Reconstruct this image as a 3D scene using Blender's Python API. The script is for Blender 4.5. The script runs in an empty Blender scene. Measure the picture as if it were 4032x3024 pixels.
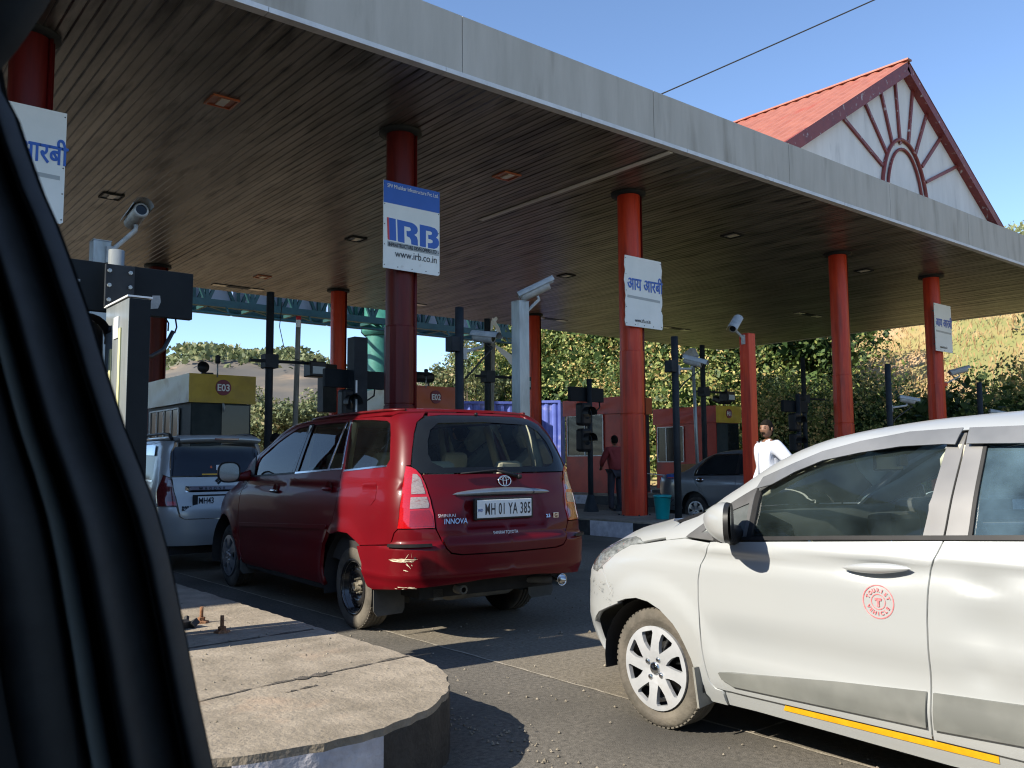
import bpy, bmesh, math, random
import numpy as np
from mathutils import Matrix, Vector
from mathutils.geometry import delaunay_2d_cdt
R=math.radians; PI=math.pi
scene=bpy.context.scene; C=scene.collection
random.seed(7); rng=np.random.default_rng(7)
# ---------------- camera ----------------
cd=bpy.data.cameras.new('camera'); cam=bpy.data.objects.new('camera',cd); C.objects.link(cam); scene.camera=cam
yaw,pitch,roll=R(39.3),R(5.03),R(.4)
fw=Vector((math.sin(yaw)*math.cos(pitch),math.cos(yaw)*math.cos(pitch),math.sin(pitch)))
r0=Vector((math.cos(yaw),-math.sin(yaw),0)); u0=r0.cross(fw)
rr=r0*math.cos(roll)-u0*math.sin(roll); uu=r0*math.sin(roll)+u0*math.cos(roll)
cam.matrix_world=Matrix(((rr.x,uu.x,-fw.x,0),(rr.y,uu.y,-fw.y,0),(rr.z,uu.z,-fw.z,1.31),(0,0,0,1)))
cd.sensor_width=4.8; cd.lens=4.8*3434/4032; cd.clip_start=.02; cd.clip_end=3000
cd.dof.use_dof=True; cd.dof.focus_distance=9.0; cd.dof.aperture_fstop=1.8
# ---------------- sky and sun ----------------
w=bpy.data.worlds.new('World'); scene.world=w; w.use_nodes=True
nt=w.node_tree; bg=nt.nodes['Background']; sk=nt.nodes.new('ShaderNodeTexSky'); sk.sky_type='NISHITA'; sk.sun_disc=False
SUN=Vector((1,-.12,-.70)).normalized()
sk.sun_elevation=math.asin(-SUN.z); sk.sun_rotation=math.atan2(-SUN.x,-SUN.y); sk.air_density=.8; sk.dust_density=.15; sk.ozone_density=3.0; sk.altitude=300
nt.links.new(sk.outputs[0],bg.inputs[0]); bg.inputs[1].default_value=.14
sl=bpy.data.lights.new('sun','SUN'); so=bpy.data.objects.new('sun',sl); C.objects.link(so)
sl.energy=4.9; sl.angle=R(.5); sl.color=(1,.925,.80); so.location=(-30,4,25)
so.rotation_euler=SUN.to_track_quat('-Z','Y').to_euler()
scene.view_settings.view_transform='Standard'; scene.view_settings.look='None'; scene.view_settings.gamma=1
scene.view_settings.exposure=.92
scene.cycles.max_bounces=7; scene.cycles.transparent_max_bounces=16; scene.cycles.diffuse_bounces=4; scene.cycles.glossy_bounces=4
scene.cycles.filter_width=1.15; scene.cycles.caustics_reflective=False; scene.cycles.caustics_refractive=False; scene.cycles.sample_clamp_indirect=6
# ---------------- materials ----------------
def pmat(name,c1,c2=None,scale=4,detail=4,rough=.6,rough2=None,bump=0,bscale=None,metal=0,coat=0,spec=.5,stretch=None,lo=.35,hi=.65,c3=None,c3scale=1.5,c3lo=.55,c3hi=.75):
    m=bpy.data.materials.new(name); m.use_nodes=True; t=m.node_tree; b=t.nodes['Principled BSDF']
    b.inputs['Roughness'].default_value=rough; b.inputs['Metallic'].default_value=metal
    b.inputs['Coat Weight'].default_value=coat; b.inputs['Coat Roughness'].default_value=.04; b.inputs['Specular IOR Level'].default_value=spec
    b.inputs['Base Color'].default_value=(*c1,1)
    if c2 is None: c2=tuple(min(1,c*1.12+.004) for c in c1)
    tc=t.nodes.new('ShaderNodeTexCoord'); vec=tc.outputs['Object']
    if stretch:
        mp=t.nodes.new('ShaderNodeMapping'); mp.inputs['Scale'].default_value=stretch; t.links.new(vec,mp.inputs[0]); vec=mp.outputs[0]
    n=t.nodes.new('ShaderNodeTexNoise'); n.inputs['Scale'].default_value=scale; n.inputs['Detail'].default_value=detail; n.inputs['Roughness'].default_value=.62
    t.links.new(vec,n.inputs['Vector'])
    r=t.nodes.new('ShaderNodeValToRGB'); r.color_ramp.elements[0].position=lo; r.color_ramp.elements[1].position=hi
    r.color_ramp.elements[0].color=(*c1,1); r.color_ramp.elements[1].color=(*c2,1); t.links.new(n.outputs['Fac'],r.inputs[0])
    out=r.outputs[0]
    if c3 is not None:
        n3=t.nodes.new('ShaderNodeTexNoise'); n3.inputs['Scale'].default_value=c3scale; n3.inputs['Detail'].default_value=6; t.links.new(vec,n3.inputs['Vector'])
        r3=t.nodes.new('ShaderNodeMapRange'); r3.inputs['From Min'].default_value=c3lo; r3.inputs['From Max'].default_value=c3hi; t.links.new(n3.outputs['Fac'],r3.inputs[0])
        mx=t.nodes.new('ShaderNodeMix'); mx.data_type='RGBA'; t.links.new(r3.outputs[0],mx.inputs[0]); t.links.new(out,mx.inputs[6]); mx.inputs[7].default_value=(*c3,1); out=mx.outputs[2]
    t.links.new(out,b.inputs['Base Color'])
    if rough2 is not None:
        mr=t.nodes.new('ShaderNodeMapRange'); mr.inputs['To Min'].default_value=rough; mr.inputs['To Max'].default_value=rough2; t.links.new(n.outputs['Fac'],mr.inputs[0]); t.links.new(mr.outputs[0],b.inputs['Roughness'])
    if bump:
        nb=t.nodes.new('ShaderNodeTexNoise'); nb.inputs['Scale'].default_value=bscale or scale*6; nb.inputs['Detail'].default_value=5; t.links.new(vec,nb.inputs['Vector'])
        bp=t.nodes.new('ShaderNodeBump'); bp.inputs['Strength'].default_value=bump; bp.inputs['Distance'].default_value=.02; t.links.new(nb.outputs['Fac'],bp.inputs['Height']); t.links.new(bp.outputs[0],b.inputs['Normal'])
    return m
def glass(name,tint,ior=1.45,rough=.0,haze=0.0,hazecol=(.5,.6,.6)):
    m=bpy.data.materials.new(name); m.use_nodes=True; t=m.node_tree; t.nodes.remove(t.nodes['Principled BSDF']); o=t.nodes['Material Output']
    tr=t.nodes.new('ShaderNodeBsdfTransparent'); tr.inputs[0].default_value=(*tint,1)
    gl=t.nodes.new('ShaderNodeBsdfGlossy'); gl.inputs['Roughness'].default_value=rough
    fr=t.nodes.new('ShaderNodeFresnel'); fr.inputs[0].default_value=ior
    mx=t.nodes.new('ShaderNodeMixShader'); t.links.new(fr.outputs[0],mx.inputs[0])
    base=tr.outputs[0]
    if haze:
        df=t.nodes.new('ShaderNodeBsdfDiffuse'); df.inputs[0].default_value=(*hazecol,1); m2=t.nodes.new('ShaderNodeMixShader')
        n=t.nodes.new('ShaderNodeTexNoise'); n.inputs['Scale'].default_value=5; n.inputs['Detail'].default_value=6; mr=t.nodes.new('ShaderNodeMapRange'); mr.inputs['From Min'].default_value=.3; mr.inputs['From Max'].default_value=.75; mr.inputs['To Min'].default_value=haze*.4; mr.inputs['To Max'].default_value=haze*1.8
        tc=t.nodes.new('ShaderNodeTexCoord'); t.links.new(tc.outputs['Object'],n.inputs['Vector']); t.links.new(n.outputs['Fac'],mr.inputs[0]); t.links.new(mr.outputs[0],m2.inputs[0])
        t.links.new(tr.outputs[0],m2.inputs[1]); t.links.new(df.outputs[0],m2.inputs[2]); base=m2.outputs[0]
    t.links.new(base,mx.inputs[1]); t.links.new(gl.outputs[0],mx.inputs[2]); t.links.new(mx.outputs[0],o.inputs['Surface'])
    return m
M={}
M['asphalt']=pmat('asphalt',(.075,.069,.058),(.175,.158,.132),scale=38,detail=10,rough=.9,spec=.2,bump=.35,bscale=150,lo=.3,hi=.7,c3=(.062,.058,.05),c3scale=.55,c3lo=.47,c3hi=.68)
M['concrete']=pmat('concrete',(.19,.16,.118),(.31,.262,.20),scale=5,detail=9,rough=.9,bump=.45,bscale=45,c3=(.36,.25,.17),c3scale=2.2,c3lo=.62,c3hi=.85)
M['kerb_white']=pmat('kerb_white',(.42,.40,.42),(.62,.60,.62),scale=6,rough=.8,bump=.4,bscale=30,c3=(.22,.2,.18),c3scale=4)
M['kerb_black']=pmat('kerb_black',(.012,.012,.013),(.03,.029,.028),scale=6,rough=.7,bump=.4,bscale=30,c3=(.1,.09,.08),c3scale=3,c3lo=.6,c3hi=.9)
M['fascia']=pmat('fascia',(.41,.385,.33),(.49,.46,.40),scale=1.2,detail=9,rough=.7,stretch=(2.2,2.2,.35),c3=(.17,.15,.11),c3scale=1.1,c3lo=.55,c3hi=.85,bump=.12,bscale=9)
M['trim']=pmat('trim',(.55,.56,.56),(.68,.69,.69),scale=3,rough=.5,c3=(.28,.25,.2),c3scale=4,c3lo=.62,c3hi=.85)
M['soffit']=pmat('soffit',(.10,.092,.080),(.27,.245,.212),scale=.9,detail=8,rough=.36,metal=.3,stretch=(3,.45,1),c3=(.04,.035,.03),c3scale=2.0,c3lo=.52,c3hi=.68)
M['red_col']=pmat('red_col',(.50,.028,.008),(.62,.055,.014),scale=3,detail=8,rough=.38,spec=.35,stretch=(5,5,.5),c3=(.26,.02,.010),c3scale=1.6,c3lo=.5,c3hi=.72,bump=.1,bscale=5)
M['dark_red']=pmat('dark_red',(.075,.004,.005),(.11,.006,.006),scale=2,detail=6,rough=.4,spec=.25,stretch=(6,6,.6),c3=(.13,.012,.01),c3scale=1.2,bump=.1,bscale=5)  # tone lowered to put deep shade on the far left column
M['booth_red']=pmat('booth_red',(.42,.022,.010),(.50,.035,.014),scale=2,rough=.38,spec=.3,bump=.25,bscale=2.5,c3=(.22,.02,.015),c3scale=1.3)
M['booth_orange']=pmat('booth_orange',(.50,.09,.025),(.42,.07,.02),scale=2,rough=.4,bump=.2,bscale=2.5)
M['booth_yellow']=pmat('booth_yellow',(.55,.36,.025),(.42,.27,.02),scale=2.5,rough=.45,bump=.2,bscale=2.5,c3=(.2,.13,.03),c3scale=1.6,c3lo=.6,c3hi=.85)
M['booth_cream']=pmat('booth_cream',(.76,.71,.56),(.82,.78,.66),scale=2.5,rough=.5,bump=.15,bscale=2.5,c3=(.33,.21,.09),c3scale=1.4,c3lo=.55,c3hi=.8)
M['booth_grey']=pmat('booth_grey',(.022,.034,.036),(.04,.052,.052),scale=3,rough=.6,spec=.2,c3=(.3,.3,.28),c3scale=2.2,c3lo=.68,c3hi=.95)
M['window_dark']=pmat('window_dark',(.010,.013,.015),rough=.12,spec=.35)
M['dark_metal']=pmat('dark_metal',(.018,.022,.026),(.03,.035,.04),scale=5,rough=.6,spec=.18,c3=(.05,.045,.04),c3scale=3,c3lo=.62,c3hi=.9)
M['panel_black']=pmat('panel_black',(.008,.011,.014),(.013,.017,.02),scale=3,rough=.6,spec=.15)
M['post_grey']=pmat('post_grey',(.22,.25,.255),(.33,.36,.365),scale=4,rough=.35,metal=.35,stretch=(2,2,.5),c3=(.2,.2,.18),c3scale=3)
M['cctv']=pmat('cctv',(.30,.31,.30),(.42,.43,.41),scale=8,rough=.45,c3=(.3,.28,.24),c3scale=6,c3lo=.6,c3hi=.85)
M['white']=pmat('white',(.72,.73,.70),(.8,.8,.78),scale=5,rough=.45,c3=(.5,.48,.42),c3scale=6,c3lo=.62,c3hi=.9)
M['sign_white']=pmat('sign_white',(.70,.73,.70),(.78,.80,.77),scale=2,rough=.35,c3=(.45,.44,.38),c3scale=5,c3lo=.66,c3hi=.9)
M['sign_blue']=pmat('sign_blue',(.012,.09,.42),(.015,.10,.46),scale=3,rough=.35)
M['sign_red']=pmat('sign_red',(.5,.03,.04),rough=.4)
M['sign_grey']=pmat('sign_grey',(.33,.36,.36),rough=.4)
M['sign_black']=pmat('sign_black',(.015,.015,.02),rough=.4)
M['maroon']=pmat('maroon',(.17,.02,.04),(.22,.03,.05),rough=.5)
M['teal']=pmat('teal',(.03,.15,.125),(.045,.21,.17),scale=3,rough=.5,c3=(.02,.09,.09),c3scale=2)
M['teal_dark']=pmat('teal_dark',(.014,.06,.062),(.022,.085,.085),scale=3,rough=.5)
M['gantry_board']=pmat('gantry_board',(.34,.38,.46),(.42,.46,.54),scale=1.2,rough=.6,stretch=(1,1,.5))
M['rubber']=pmat('rubber',(.012,.012,.012),(.018,.018,.018),scale=10,rough=.55)
M['blackplastic']=pmat('blackplastic',(.012,.012,.013),(.018,.018,.018),scale=12,rough=.45,spec=.25)
M['wood_pole']=pmat('wood_pole',(.20,.19,.16),(.33,.31,.27),scale=5,rough=.8,stretch=(3,3,.6))
M['bucket']=pmat('bucket',(.0,.32,.33),(.01,.37,.37),scale=4,rough=.35)
M['carton']=pmat('carton',(.42,.2,.08),(.5,.25,.1),scale=4,rough=.8)
M['cont_blue']=pmat('cont_blue',(.07,.10,.36),(.10,.14,.44),scale=2,rough=.5,c3=(.3,.3,.5),c3scale=2)
M['roof_red']=pmat('roof_red',(.29,.10,.065),(.36,.13,.085),scale=3,rough=.5,c3=(.34,.07,.04),c3scale=1.1)
M['gable_white']=pmat('gable_white',(.66,.65,.62),(.76,.75,.72),scale=1.4,detail=9,rough=.7,stretch=(2,2,.4),c3=(.34,.34,.34),c3scale=1.6,c3lo=.62,c3hi=.86)
M['gable_red']=pmat('gable_red',(.17,.025,.02),(.23,.04,.03),scale=3,rough=.5,c3=(.5,.45,.42),c3scale=9,c3lo=.62,c3hi=.75)
M['lamp_glass']=pmat('lamp_glass',(.75,.7,.6),rough=.25)
M['lamp_red_glow']=pmat('lamp_red_glow',(.45,.09,.04),(.5,.2,.1),rough=.3)  # red colour stands in for a glow reflected in the fittings
M['orange']=pmat('orange',(.75,.12,.03),rough=.5)
# ---------------- mesh builder ----------------
class MB:
    def __init__(s): s.v=[]; s.f=[]; s.sm=[]
    def add(s,vs,fs,smooth=False):
        n=len(s.v); s.v+= [tuple(v) for v in vs]; s.f+=[tuple(i+n for i in f) for f in fs]; s.sm+=[smooth]*len(fs); return s
    def box(s,x0,x1,y0,y1,z0,z1,rot=None,piv=(0,0,0)):
        vs=[(x,y,z) for z in (z0,z1) for y in (y0,y1) for x in (x0,x1)]
        if rot is not None:
            p=Vector(piv); vs=[tuple(rot@(Vector(v)-p)+p) for v in vs]
        return s.add(vs,[(0,2,3,1),(4,5,7,6),(0,1,5,4),(2,6,7,3),(0,4,6,2),(1,3,7,5)])
    def bar(s,p,q,w,h=None,up=(0,0,1)):
        p=Vector(p); q=Vector(q); d=(q-p).normalized(); h=h or w; u=Vector(up)
        if abs(d.dot(u))>.98: u=Vector((0,1,0))
        a=d.cross(u).normalized(); b=a.cross(d)
        vs=[]
        for e in (p,q):
            for i,j in ((-1,-1),(1,-1),(1,1),(-1,1)): vs.append(e+a*(i*w/2)+b*(j*h/2))
        return s.add(vs,[(0,1,2,3),(7,6,5,4),(0,4,5,1),(1,5,6,2),(2,6,7,3),(3,7,4,0)])
    def tube(s,pts,r,n=12,caps=True,smooth=True):
        pts=[Vector(p) for p in pts]; k=len(pts); rs=r if isinstance(r,(list,tuple)) else [r]*k
        vs=[]; prev=None
        for i,p in enumerate(pts):
            d=(pts[min(i+1,k-1)]-pts[max(i-1,0)]).normalized()
            if prev is None:
                a=d.orthogonal().normalized()
            else:
                a=prev-d*prev.dot(d); a=a.normalized() if a.length>1e-6 else d.orthogonal().normalized()
            prev=a; b=d.cross(a)
            for j in range(n):
                t=2*PI*j/n; vs.append(p+(a*math.cos(t)+b*math.sin(t))*rs[i])
        fs=[(i*n+j,i*n+(j+1)%n,(i+1)*n+(j+1)%n,(i+1)*n+j) for i in range(k-1) for j in range(n)]
        s.add(vs,fs,smooth)
        if caps:
            o=len(s.v)-k*n; s.f+=[tuple(o+j for j in range(n))[::-1],tuple(o+(k-1)*n+j for j in range(n))]; s.sm+=[False,False]
        return s
    def lathe(s,prof,org=(0,0,0),ax=(0,0,1),n=24,smooth=True):
        ax=Vector(ax).normalized(); a=ax.orthogonal().normalized(); b=ax.cross(a); o=Vector(org); vs=[]
        for r,h in prof:
            for j in range(n):
                t=2*PI*j/n; vs.append(o+ax*h+(a*math.cos(t)+b*math.sin(t))*r)
        k=len(prof)
        return s.add(vs,[(i*n+j,i*n+(j+1)%n,(i+1)*n+(j+1)%n,(i+1)*n+j) for i in range(k-1) for j in range(n)],smooth)
    def poly(s,loop,M4,depth=0.0):   # loop in 2D, M4 maps (u,v,w)->3D, extruded along -w by depth
        tris=cdt_fill([loop],None); vs=[Vector((u,v,0)) for u,v in tris[0]]; fs=tris[1]
        n=len(vs); allv=[M4@v for v in vs]; ff=[tuple(f) for f in fs]
        if depth:
            allv+=[M4@Vector((v.x,v.y,-depth)) for v in vs]; ff+=[tuple(i+n for i in f[::-1]) for f in fs]
            cnt={}
            for f in fs:
                for i in range(len(f)):
                    e=(f[i],f[(i+1)%len(f)]); cnt[tuple(sorted(e))]=cnt.get(tuple(sorted(e)),[])+[e]
            for k,e in cnt.items():
                if len(e)==1: a,b=e[0]; ff.append((b,a,a+n,b+n))
        return s.add(allv,ff)
    def build(s,name,mat,parent=None,bevel=0):
        me=bpy.data.meshes.new(name); me.from_pydata(s.v,[],s.f); me.update()
        if any(s.sm): me.polygons.foreach_set('use_smooth',s.sm)
        if isinstance(mat,str): mat=M[mat]
        me.materials.append(mat)
        o=bpy.data.objects.new(name,me); C.objects.link(o)
        if parent: o.parent=parent
        if bevel:
            b=o.modifiers.new('bevel','BEVEL'); b.width=bevel; b.segments=2; b.limit_method='ANGLE'
        return o
def seg_resample(loop,h):
    out=[]; n=len(loop)
    for i in range(n):
        a=loop[i]; b=loop[(i+1)%n]; L=math.hypot(b[0]-a[0],b[1]-a[1]); k=max(1,int(math.ceil(L/h)))
        for j in range(k): out.append((a[0]+(b[0]-a[0])*j/k,a[1]+(b[1]-a[1])*j/k))
    return out
def inside(p,loops):
    c=False; x,y=p
    for L in loops:
        n=len(L); j=n-1
        for i in range(n):
            xi,yi=L[i]; xj,yj=L[j]
            if (yi>y)!=(yj>y) and x<(xj-xi)*(y-yi)/(yj-yi)+xi: c=not c
            j=i
    return c
def cdt_fill(loops,h):
    vs=[]; es=[]
    for L in loops:
        o=len(vs); vs+= [Vector(p) for p in L]; es+=[(o+i,o+(i+1)%len(L)) for i in range(len(L))]
    if h:
        xs=[p[0] for L in loops for p in L]; ys=[p[1] for L in loops for p in L]
        bx=np.array([p for L in loops for p in L])
        y=min(ys)+h*.5; row=0
        while y<max(ys):
            x=min(xs)+h*(.5 if row%2 else .1)
            while x<max(xs):
                if inside((x,y),loops) and np.min((bx[:,0]-x)**2+(bx[:,1]-y)**2)>(h*.45)**2: vs.append(Vector((x,y)))
                x+=h
            y+=h; row+=1
    r=delaunay_2d_cdt(vs,es,[],0,1e-6)
    ov=[(v.x,v.y) for v in r[0]]; fs=[]
    for f in r[2]:
        cx=sum(ov[i][0] for i in f)/3; cy=sum(ov[i][1] for i in f)/3
        if inside((cx,cy),loops):
            a=[ov[i] for i in f]; ar=(a[1][0]-a[0][0])*(a[2][1]-a[0][1])-(a[2][0]-a[0][0])*(a[1][1]-a[0][1])
            if abs(ar)>1e-12: fs.append(tuple(f) if ar>0 else tuple(f[::-1]))
    return ov,fs
# ---------------- tagging ----------------
def tag(o,label=None,cat=None,group=None,kind=None):
    if label: o['label']=label
    if cat: o['category']=cat
    if group: o['group']=group
    if kind: o['kind']=kind
    return o
def thing(name,label,cat,loc=(0,0,0),rz=0,group=None):
    o=bpy.data.objects.new(name,None); C.objects.link(o); o.location=loc; o.rotation_euler=(0,0,rz); o.empty_display_size=.2
    return tag(o,label,cat,group)
def copy_tree(o,parent=None):
    c=o.copy(); C.objects.link(c); c.parent=parent
    for ch in [x for x in o.children]: copy_tree(ch,c)
    return c
def text(body,size,org,xdir,ydir,mat,parent,name='lettering',ext=.001,align='LEFT',sx=1.0,bold=0.0,spacing=1.0,shear=0.0):
    c=bpy.data.curves.new('t','FONT'); c.body=body; c.size=size; c.extrude=ext; c.align_x=align; c.offset=bold; c.space_character=spacing; c.shear=shear; c.resolution_u=4
    o=bpy.data.objects.new('t',c); C.objects.link(o); dg=bpy.context.evaluated_depsgraph_get()
    me=bpy.data.meshes.new_from_object(o.evaluated_get(dg)); bpy.data.objects.remove(o)
    x=Vector(xdir).normalized(); y=Vector(ydir).normalized(); z=x.cross(y)
    m=Matrix(((x.x*sx,y.x,z.x,org[0]),(x.y*sx,y.y,z.y,org[1]),(x.z*sx,y.z,z.z,org[2]),(0,0,0,1)))
    me.transform(m); me.materials.clear(); me.materials.append(M[mat] if isinstance(mat,str) else mat)
    ob=bpy.data.objects.new(name,me); C.objects.link(ob)
    if parent: ob.parent=parent
    return ob
def plane_m(org,x,y):
    x=Vector(x).normalized(); y=Vector(y).normalized(); z=x.cross(y)
    return Matrix(((x.x,y.x,z.x,org[0]),(x.y,y.y,z.y,org[1]),(x.z,y.z,z.z,org[2]),(0,0,0,1)))
# ================= ground, road, islands =================
def ground_mat():
    m=M['asphalt']; t=m.node_tree; b=t.nodes['Principled BSDF']; src=b.inputs['Base Color'].links[0].from_socket
    tc=t.nodes.new('ShaderNodeTexCoord'); sx=t.nodes.new('ShaderNodeSeparateXYZ'); t.links.new(tc.outputs['Object'],sx.inputs[0])
    # right of the joint the slab is a little paler
    nz=t.nodes.new('ShaderNodeTexNoise'); nz.inputs['Scale'].default_value=6; t.links.new(tc.outputs['Object'],nz.inputs['Vector'])
    ad=t.nodes.new('ShaderNodeMath'); ad.operation='MULTIPLY_ADD'; t.links.new(nz.outputs['Fac'],ad.inputs[0]); ad.inputs[1].default_value=.03; t.links.new(sx.outputs[0],ad.inputs[2])
    g=t.nodes.new('ShaderNodeMath'); g.operation='GREATER_THAN'; t.links.new(ad.outputs[0],g.inputs[0]); g.inputs[1].default_value=3.62
    mul=t.nodes.new('ShaderNodeMix'); mul.data_type='RGBA'; mul.blend_type='MULTIPLY'; t.links.new(g.outputs[0],mul.inputs[0]); t.links.new(src,mul.inputs[6]); mul.inputs[7].default_value=(1.35,1.3,1.2,1)
    t.links.new(mul.outputs[2],b.inputs['Base Color'])
ground_mat()
M['earth']=pmat('earth',(.17,.12,.07),(.28,.2,.11),scale=1.5,detail=9,rough=.95,bump=.4,bscale=12,c3=(.12,.12,.05),c3scale=.25,c3lo=.45,c3hi=.6)
g=MB(); g.add([(-600,-200,-.03),(900,-200,-.03),(900,1200,-.03),(-600,1200,-.03)],[(0,1,2,3)]); tag(g.build('ground','earth'),kind='structure')
g=MB(); g.add([(-30,-40,0),(34.5,-40,0),(34.5,160,0),(-30,160,0)],[(0,1,2,3)]); tag(g.build('road','asphalt'),kind='structure')
jm=pmat('joint_fill',(.24,.21,.16),(.34,.3,.24),scale=14,rough=.95,bump=.4)
g=MB(); y=-2.0; x=3.602
L=[];Rr=[]
while y<30:
    L.append((3.596+random.uniform(-.006,.006),y,.0035)); Rr.append((3.612+random.uniform(-.006,.008),y,.0035)); y+=.08
n=len(L); g.add(L+Rr,[(i,n+i,n+i+1,i+1) for i in range(n-1)]); tag(g.build('road_joint',jm),kind='structure')
# cross joints
g=MB()
for yy in (2.62,):
    L=[];Rr=[]; x=3.61
    while x<4.9: L.append((x,yy-.008+random.uniform(-.005,.005),.0036)); Rr.append((x,yy+.008+random.uniform(-.005,.005),.0036)); x+=.08
    n=len(L); g.add(L+Rr,[(i,i+1,n+i+1,n+i) for i in range(n-1)])
tag(g.build('road_joint',jm),kind='structure')
def island(cx,hw,y0,y1,h,label,nose=True,jag=0.0,blk=.86,first=None):
    t=thing('traffic_island',label,'traffic island',(cx,y0,0),0,'raised islands between the toll lanes')
    out=[]  # outline, local: nose centre at (0,hw)
    N=28
    for i in range(N+1):
        a=PI+PI*i/N; out.append((hw*math.cos(a),hw+hw*math.sin(a)*.98))
    L=y1-y0
    k=int((L-hw)/.5)
    out+= [(hw,hw+(L-hw)*i/k) for i in range(1,k+1)]
    out+= [(-hw,hw+(L-hw)*(k-i)/k) for i in range(0,k)]
    out=seg_resample(out,.07 if jag else .4)
    rnd=random.Random(3)
    if jag: out=[(x+rnd.uniform(-jag,jag),y+rnd.uniform(-jag,jag)) for x,y in out]
    tp=cdt_fill([out],None); m=MB(); m.add([(x,y,h) for x,y in tp[0]],tp[1])
    n=len(out); ar=sum(out[i][0]*out[(i+1)%n][1]-out[(i+1)%n][0]*out[i][1] for i in range(n))
    # lip
    lip=[(x,y,h) for x,y in out]+[(x,y,h-.03) for x,y in out]
    m.add(lip,[(i,(i+1)%n,n+(i+1)%n,n+i) if ar<0 else (i,n+i,n+(i+1)%n,(i+1)%n) for i in range(n)])
    m.build('top','concrete',t)
    # painted kerb blocks
    per=0; start=0; cur=0; runs=[]; acc=0; pts=[out[0]]
    for i in range(1,n+1):
        a=out[i-1]; b=out[i%n]; acc+=math.hypot(b[0]-a[0],b[1]-a[1]); pts.append(b)
        if acc>=(first[len(runs)] if first and len(runs)<len(first) else blk) or i==n: runs.append(pts); pts=[b]; acc=0
    sg=1 if ar>0 else -1
    for i,pp in enumerate(runs):
        m=MB(); k=len(pp)
        vs=[(x,y,h-.03) for x,y in pp]+[(x,y,-.02) for x,y in pp]
        m.add(vs,[(j,k+j,k+j+1,j+1)[::(1 if sg>0 else -1)] for j in range(k-1)],True)
        m.build('kerb_block','kerb_white' if i%2 else 'kerb_black',t)
    return t,out
ISL_H=.30
t,out=island(1.575,.955,2.93,30,ISL_H,'near concrete island with broken edge and rusty anchor bolts, beside the silver hatchback',jag=.009,blk=1.0,first=[1.08,.55,1.1])
def crack(pts,wd,z,parent,mat):
    m=MB(); a=[];b=[]; rnd=random.Random(5)
    P=[]
    for i in range(len(pts)-1):
        for j in range(8): P.append(Vector(pts[i]).lerp(Vector(pts[i+1]),j/8))
    for i,p in enumerate(P):
        w=wd*rnd.uniform(.2,1.3); a.append((p.x+rnd.uniform(-.008,.008),p.y+w+rnd.uniform(-.01,.01),z)); b.append((p.x+rnd.uniform(-.008,.008),p.y-w,z))
    n=len(a); m.add(a+b,[(n+i,n+i+1,i+1,i) for i in range(n-1)]); return m.build('crack',mat,parent)
ck=pmat('crack_dirt',(.05,.045,.035),(.13,.11,.09),scale=20,rough=1,bump=.5)
crack([(.95,1.02,0),(.5,.96,0),(.1,.93,0),(-.25,.85,0)],.012,ISL_H+.003,t,ck)
crack([(.45,.95,0),(.25,.935,0)],.03,ISL_H+.004,t,ck)
crack([(.9,2.02,0),(.3,1.98,0),(-.2,1.95,0)],.014,ISL_H+.003,t,ck)
crack([(.3,.78,0),(.12,.75,0)],.008,ISL_H+.003,t,ck)
# anchor bolts and rubble on the near island
rust=pmat('rust',(.16,.07,.03),(.28,.14,.07),scale=20,rough=.9,bump=.5)
for (x,y,lab) in ((2.04,5.62,'rusty anchor bolt standing in sunlight on the near island'),(2.02,5.22,'rusty anchor bolt in the shade stripe on the near island')):
    b=thing('anchor_bolt',lab,'bolt',(x,y,ISL_H)); m=MB(); m.tube([(0,0,0),(0,0,.1)],.012,8); m.build('rod',rust,b); m=MB(); m.lathe([(0,0),(.05,.0),(.045,.012),(.022,.014),(.024,.035),(0,.036)],n=6,smooth=False); m.build('nut',rust,b)
m=MB()
for i in range(9):
    a=random.uniform(0,6.28); p=Vector((random.uniform(-.07,.07),random.uniform(-.05,.05),random.uniform(.01,.05))); s=random.uniform(.02,.045)
    q=Matrix.Rotation(a,3,Vector((random.random(),random.random(),random.random())).normalized())
    m.box(p.x-s,p.x+s,p.y-s*.6,p.y+s*.6,p.z-s*.4,p.z+s*.5,q,p)
o=m.build('rubble',M['kerb_black'],None); o.location=(1.87,5.5,ISL_H); tag(o,'small dark clump of rubble beside the anchor bolt on the near island','rubble')
t2,_=island(6.72,1.0,8.62,30,.26,'island right of the red people carrier, with white nose and booth E03',blk=.9)
island(11.85,1.0,9.1,30,.29,'island under the third red column with the teal bucket, patchy black and white kerb',blk=.9)
island(19.5,1.0,9.0,30,.29,'island carrying the red booth with the grille window',blk=.9)
island(24.3,1.0,9.0,30,.29,'island carrying booth F01 beside the bank',blk=.9)
gr=[];rg=np.random.default_rng(3)
P=np.stack([rg.uniform(2.2,9,1600),rg.uniform(1.8,9,1600),rg.uniform(.003,.012,1600)],1); k=rg.random(1600)<.45; P[k,0]=2.56+np.abs(rg.normal(0,.10,k.sum()))
M['grit']=pmat('grit',(.10,.085,.06),(.30,.26,.2),scale=9,rough=.95)
m=MB()
for x,y,z in P:
    if 2.6<x<2.62: continue
    s_=rg.uniform(.003,.011)*(1+.8*(rg.random()>.96)); a=rg.uniform(0,6.28); c_,d_=math.cos(a)*s_,math.sin(a)*s_
    m.add([(x+c_,y+d_,.004),(x-d_,y+c_,.004),(x-c_*.8,y-d_*.9,.004),(x+d_,y-c_,.004),(x+c_*.2,y,.004+s_)],[(0,1,4),(1,2,4),(2,3,4),(3,0,4)])
tag(m.build('road_grit','grit'),kind='stuff')
m=MB()
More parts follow.
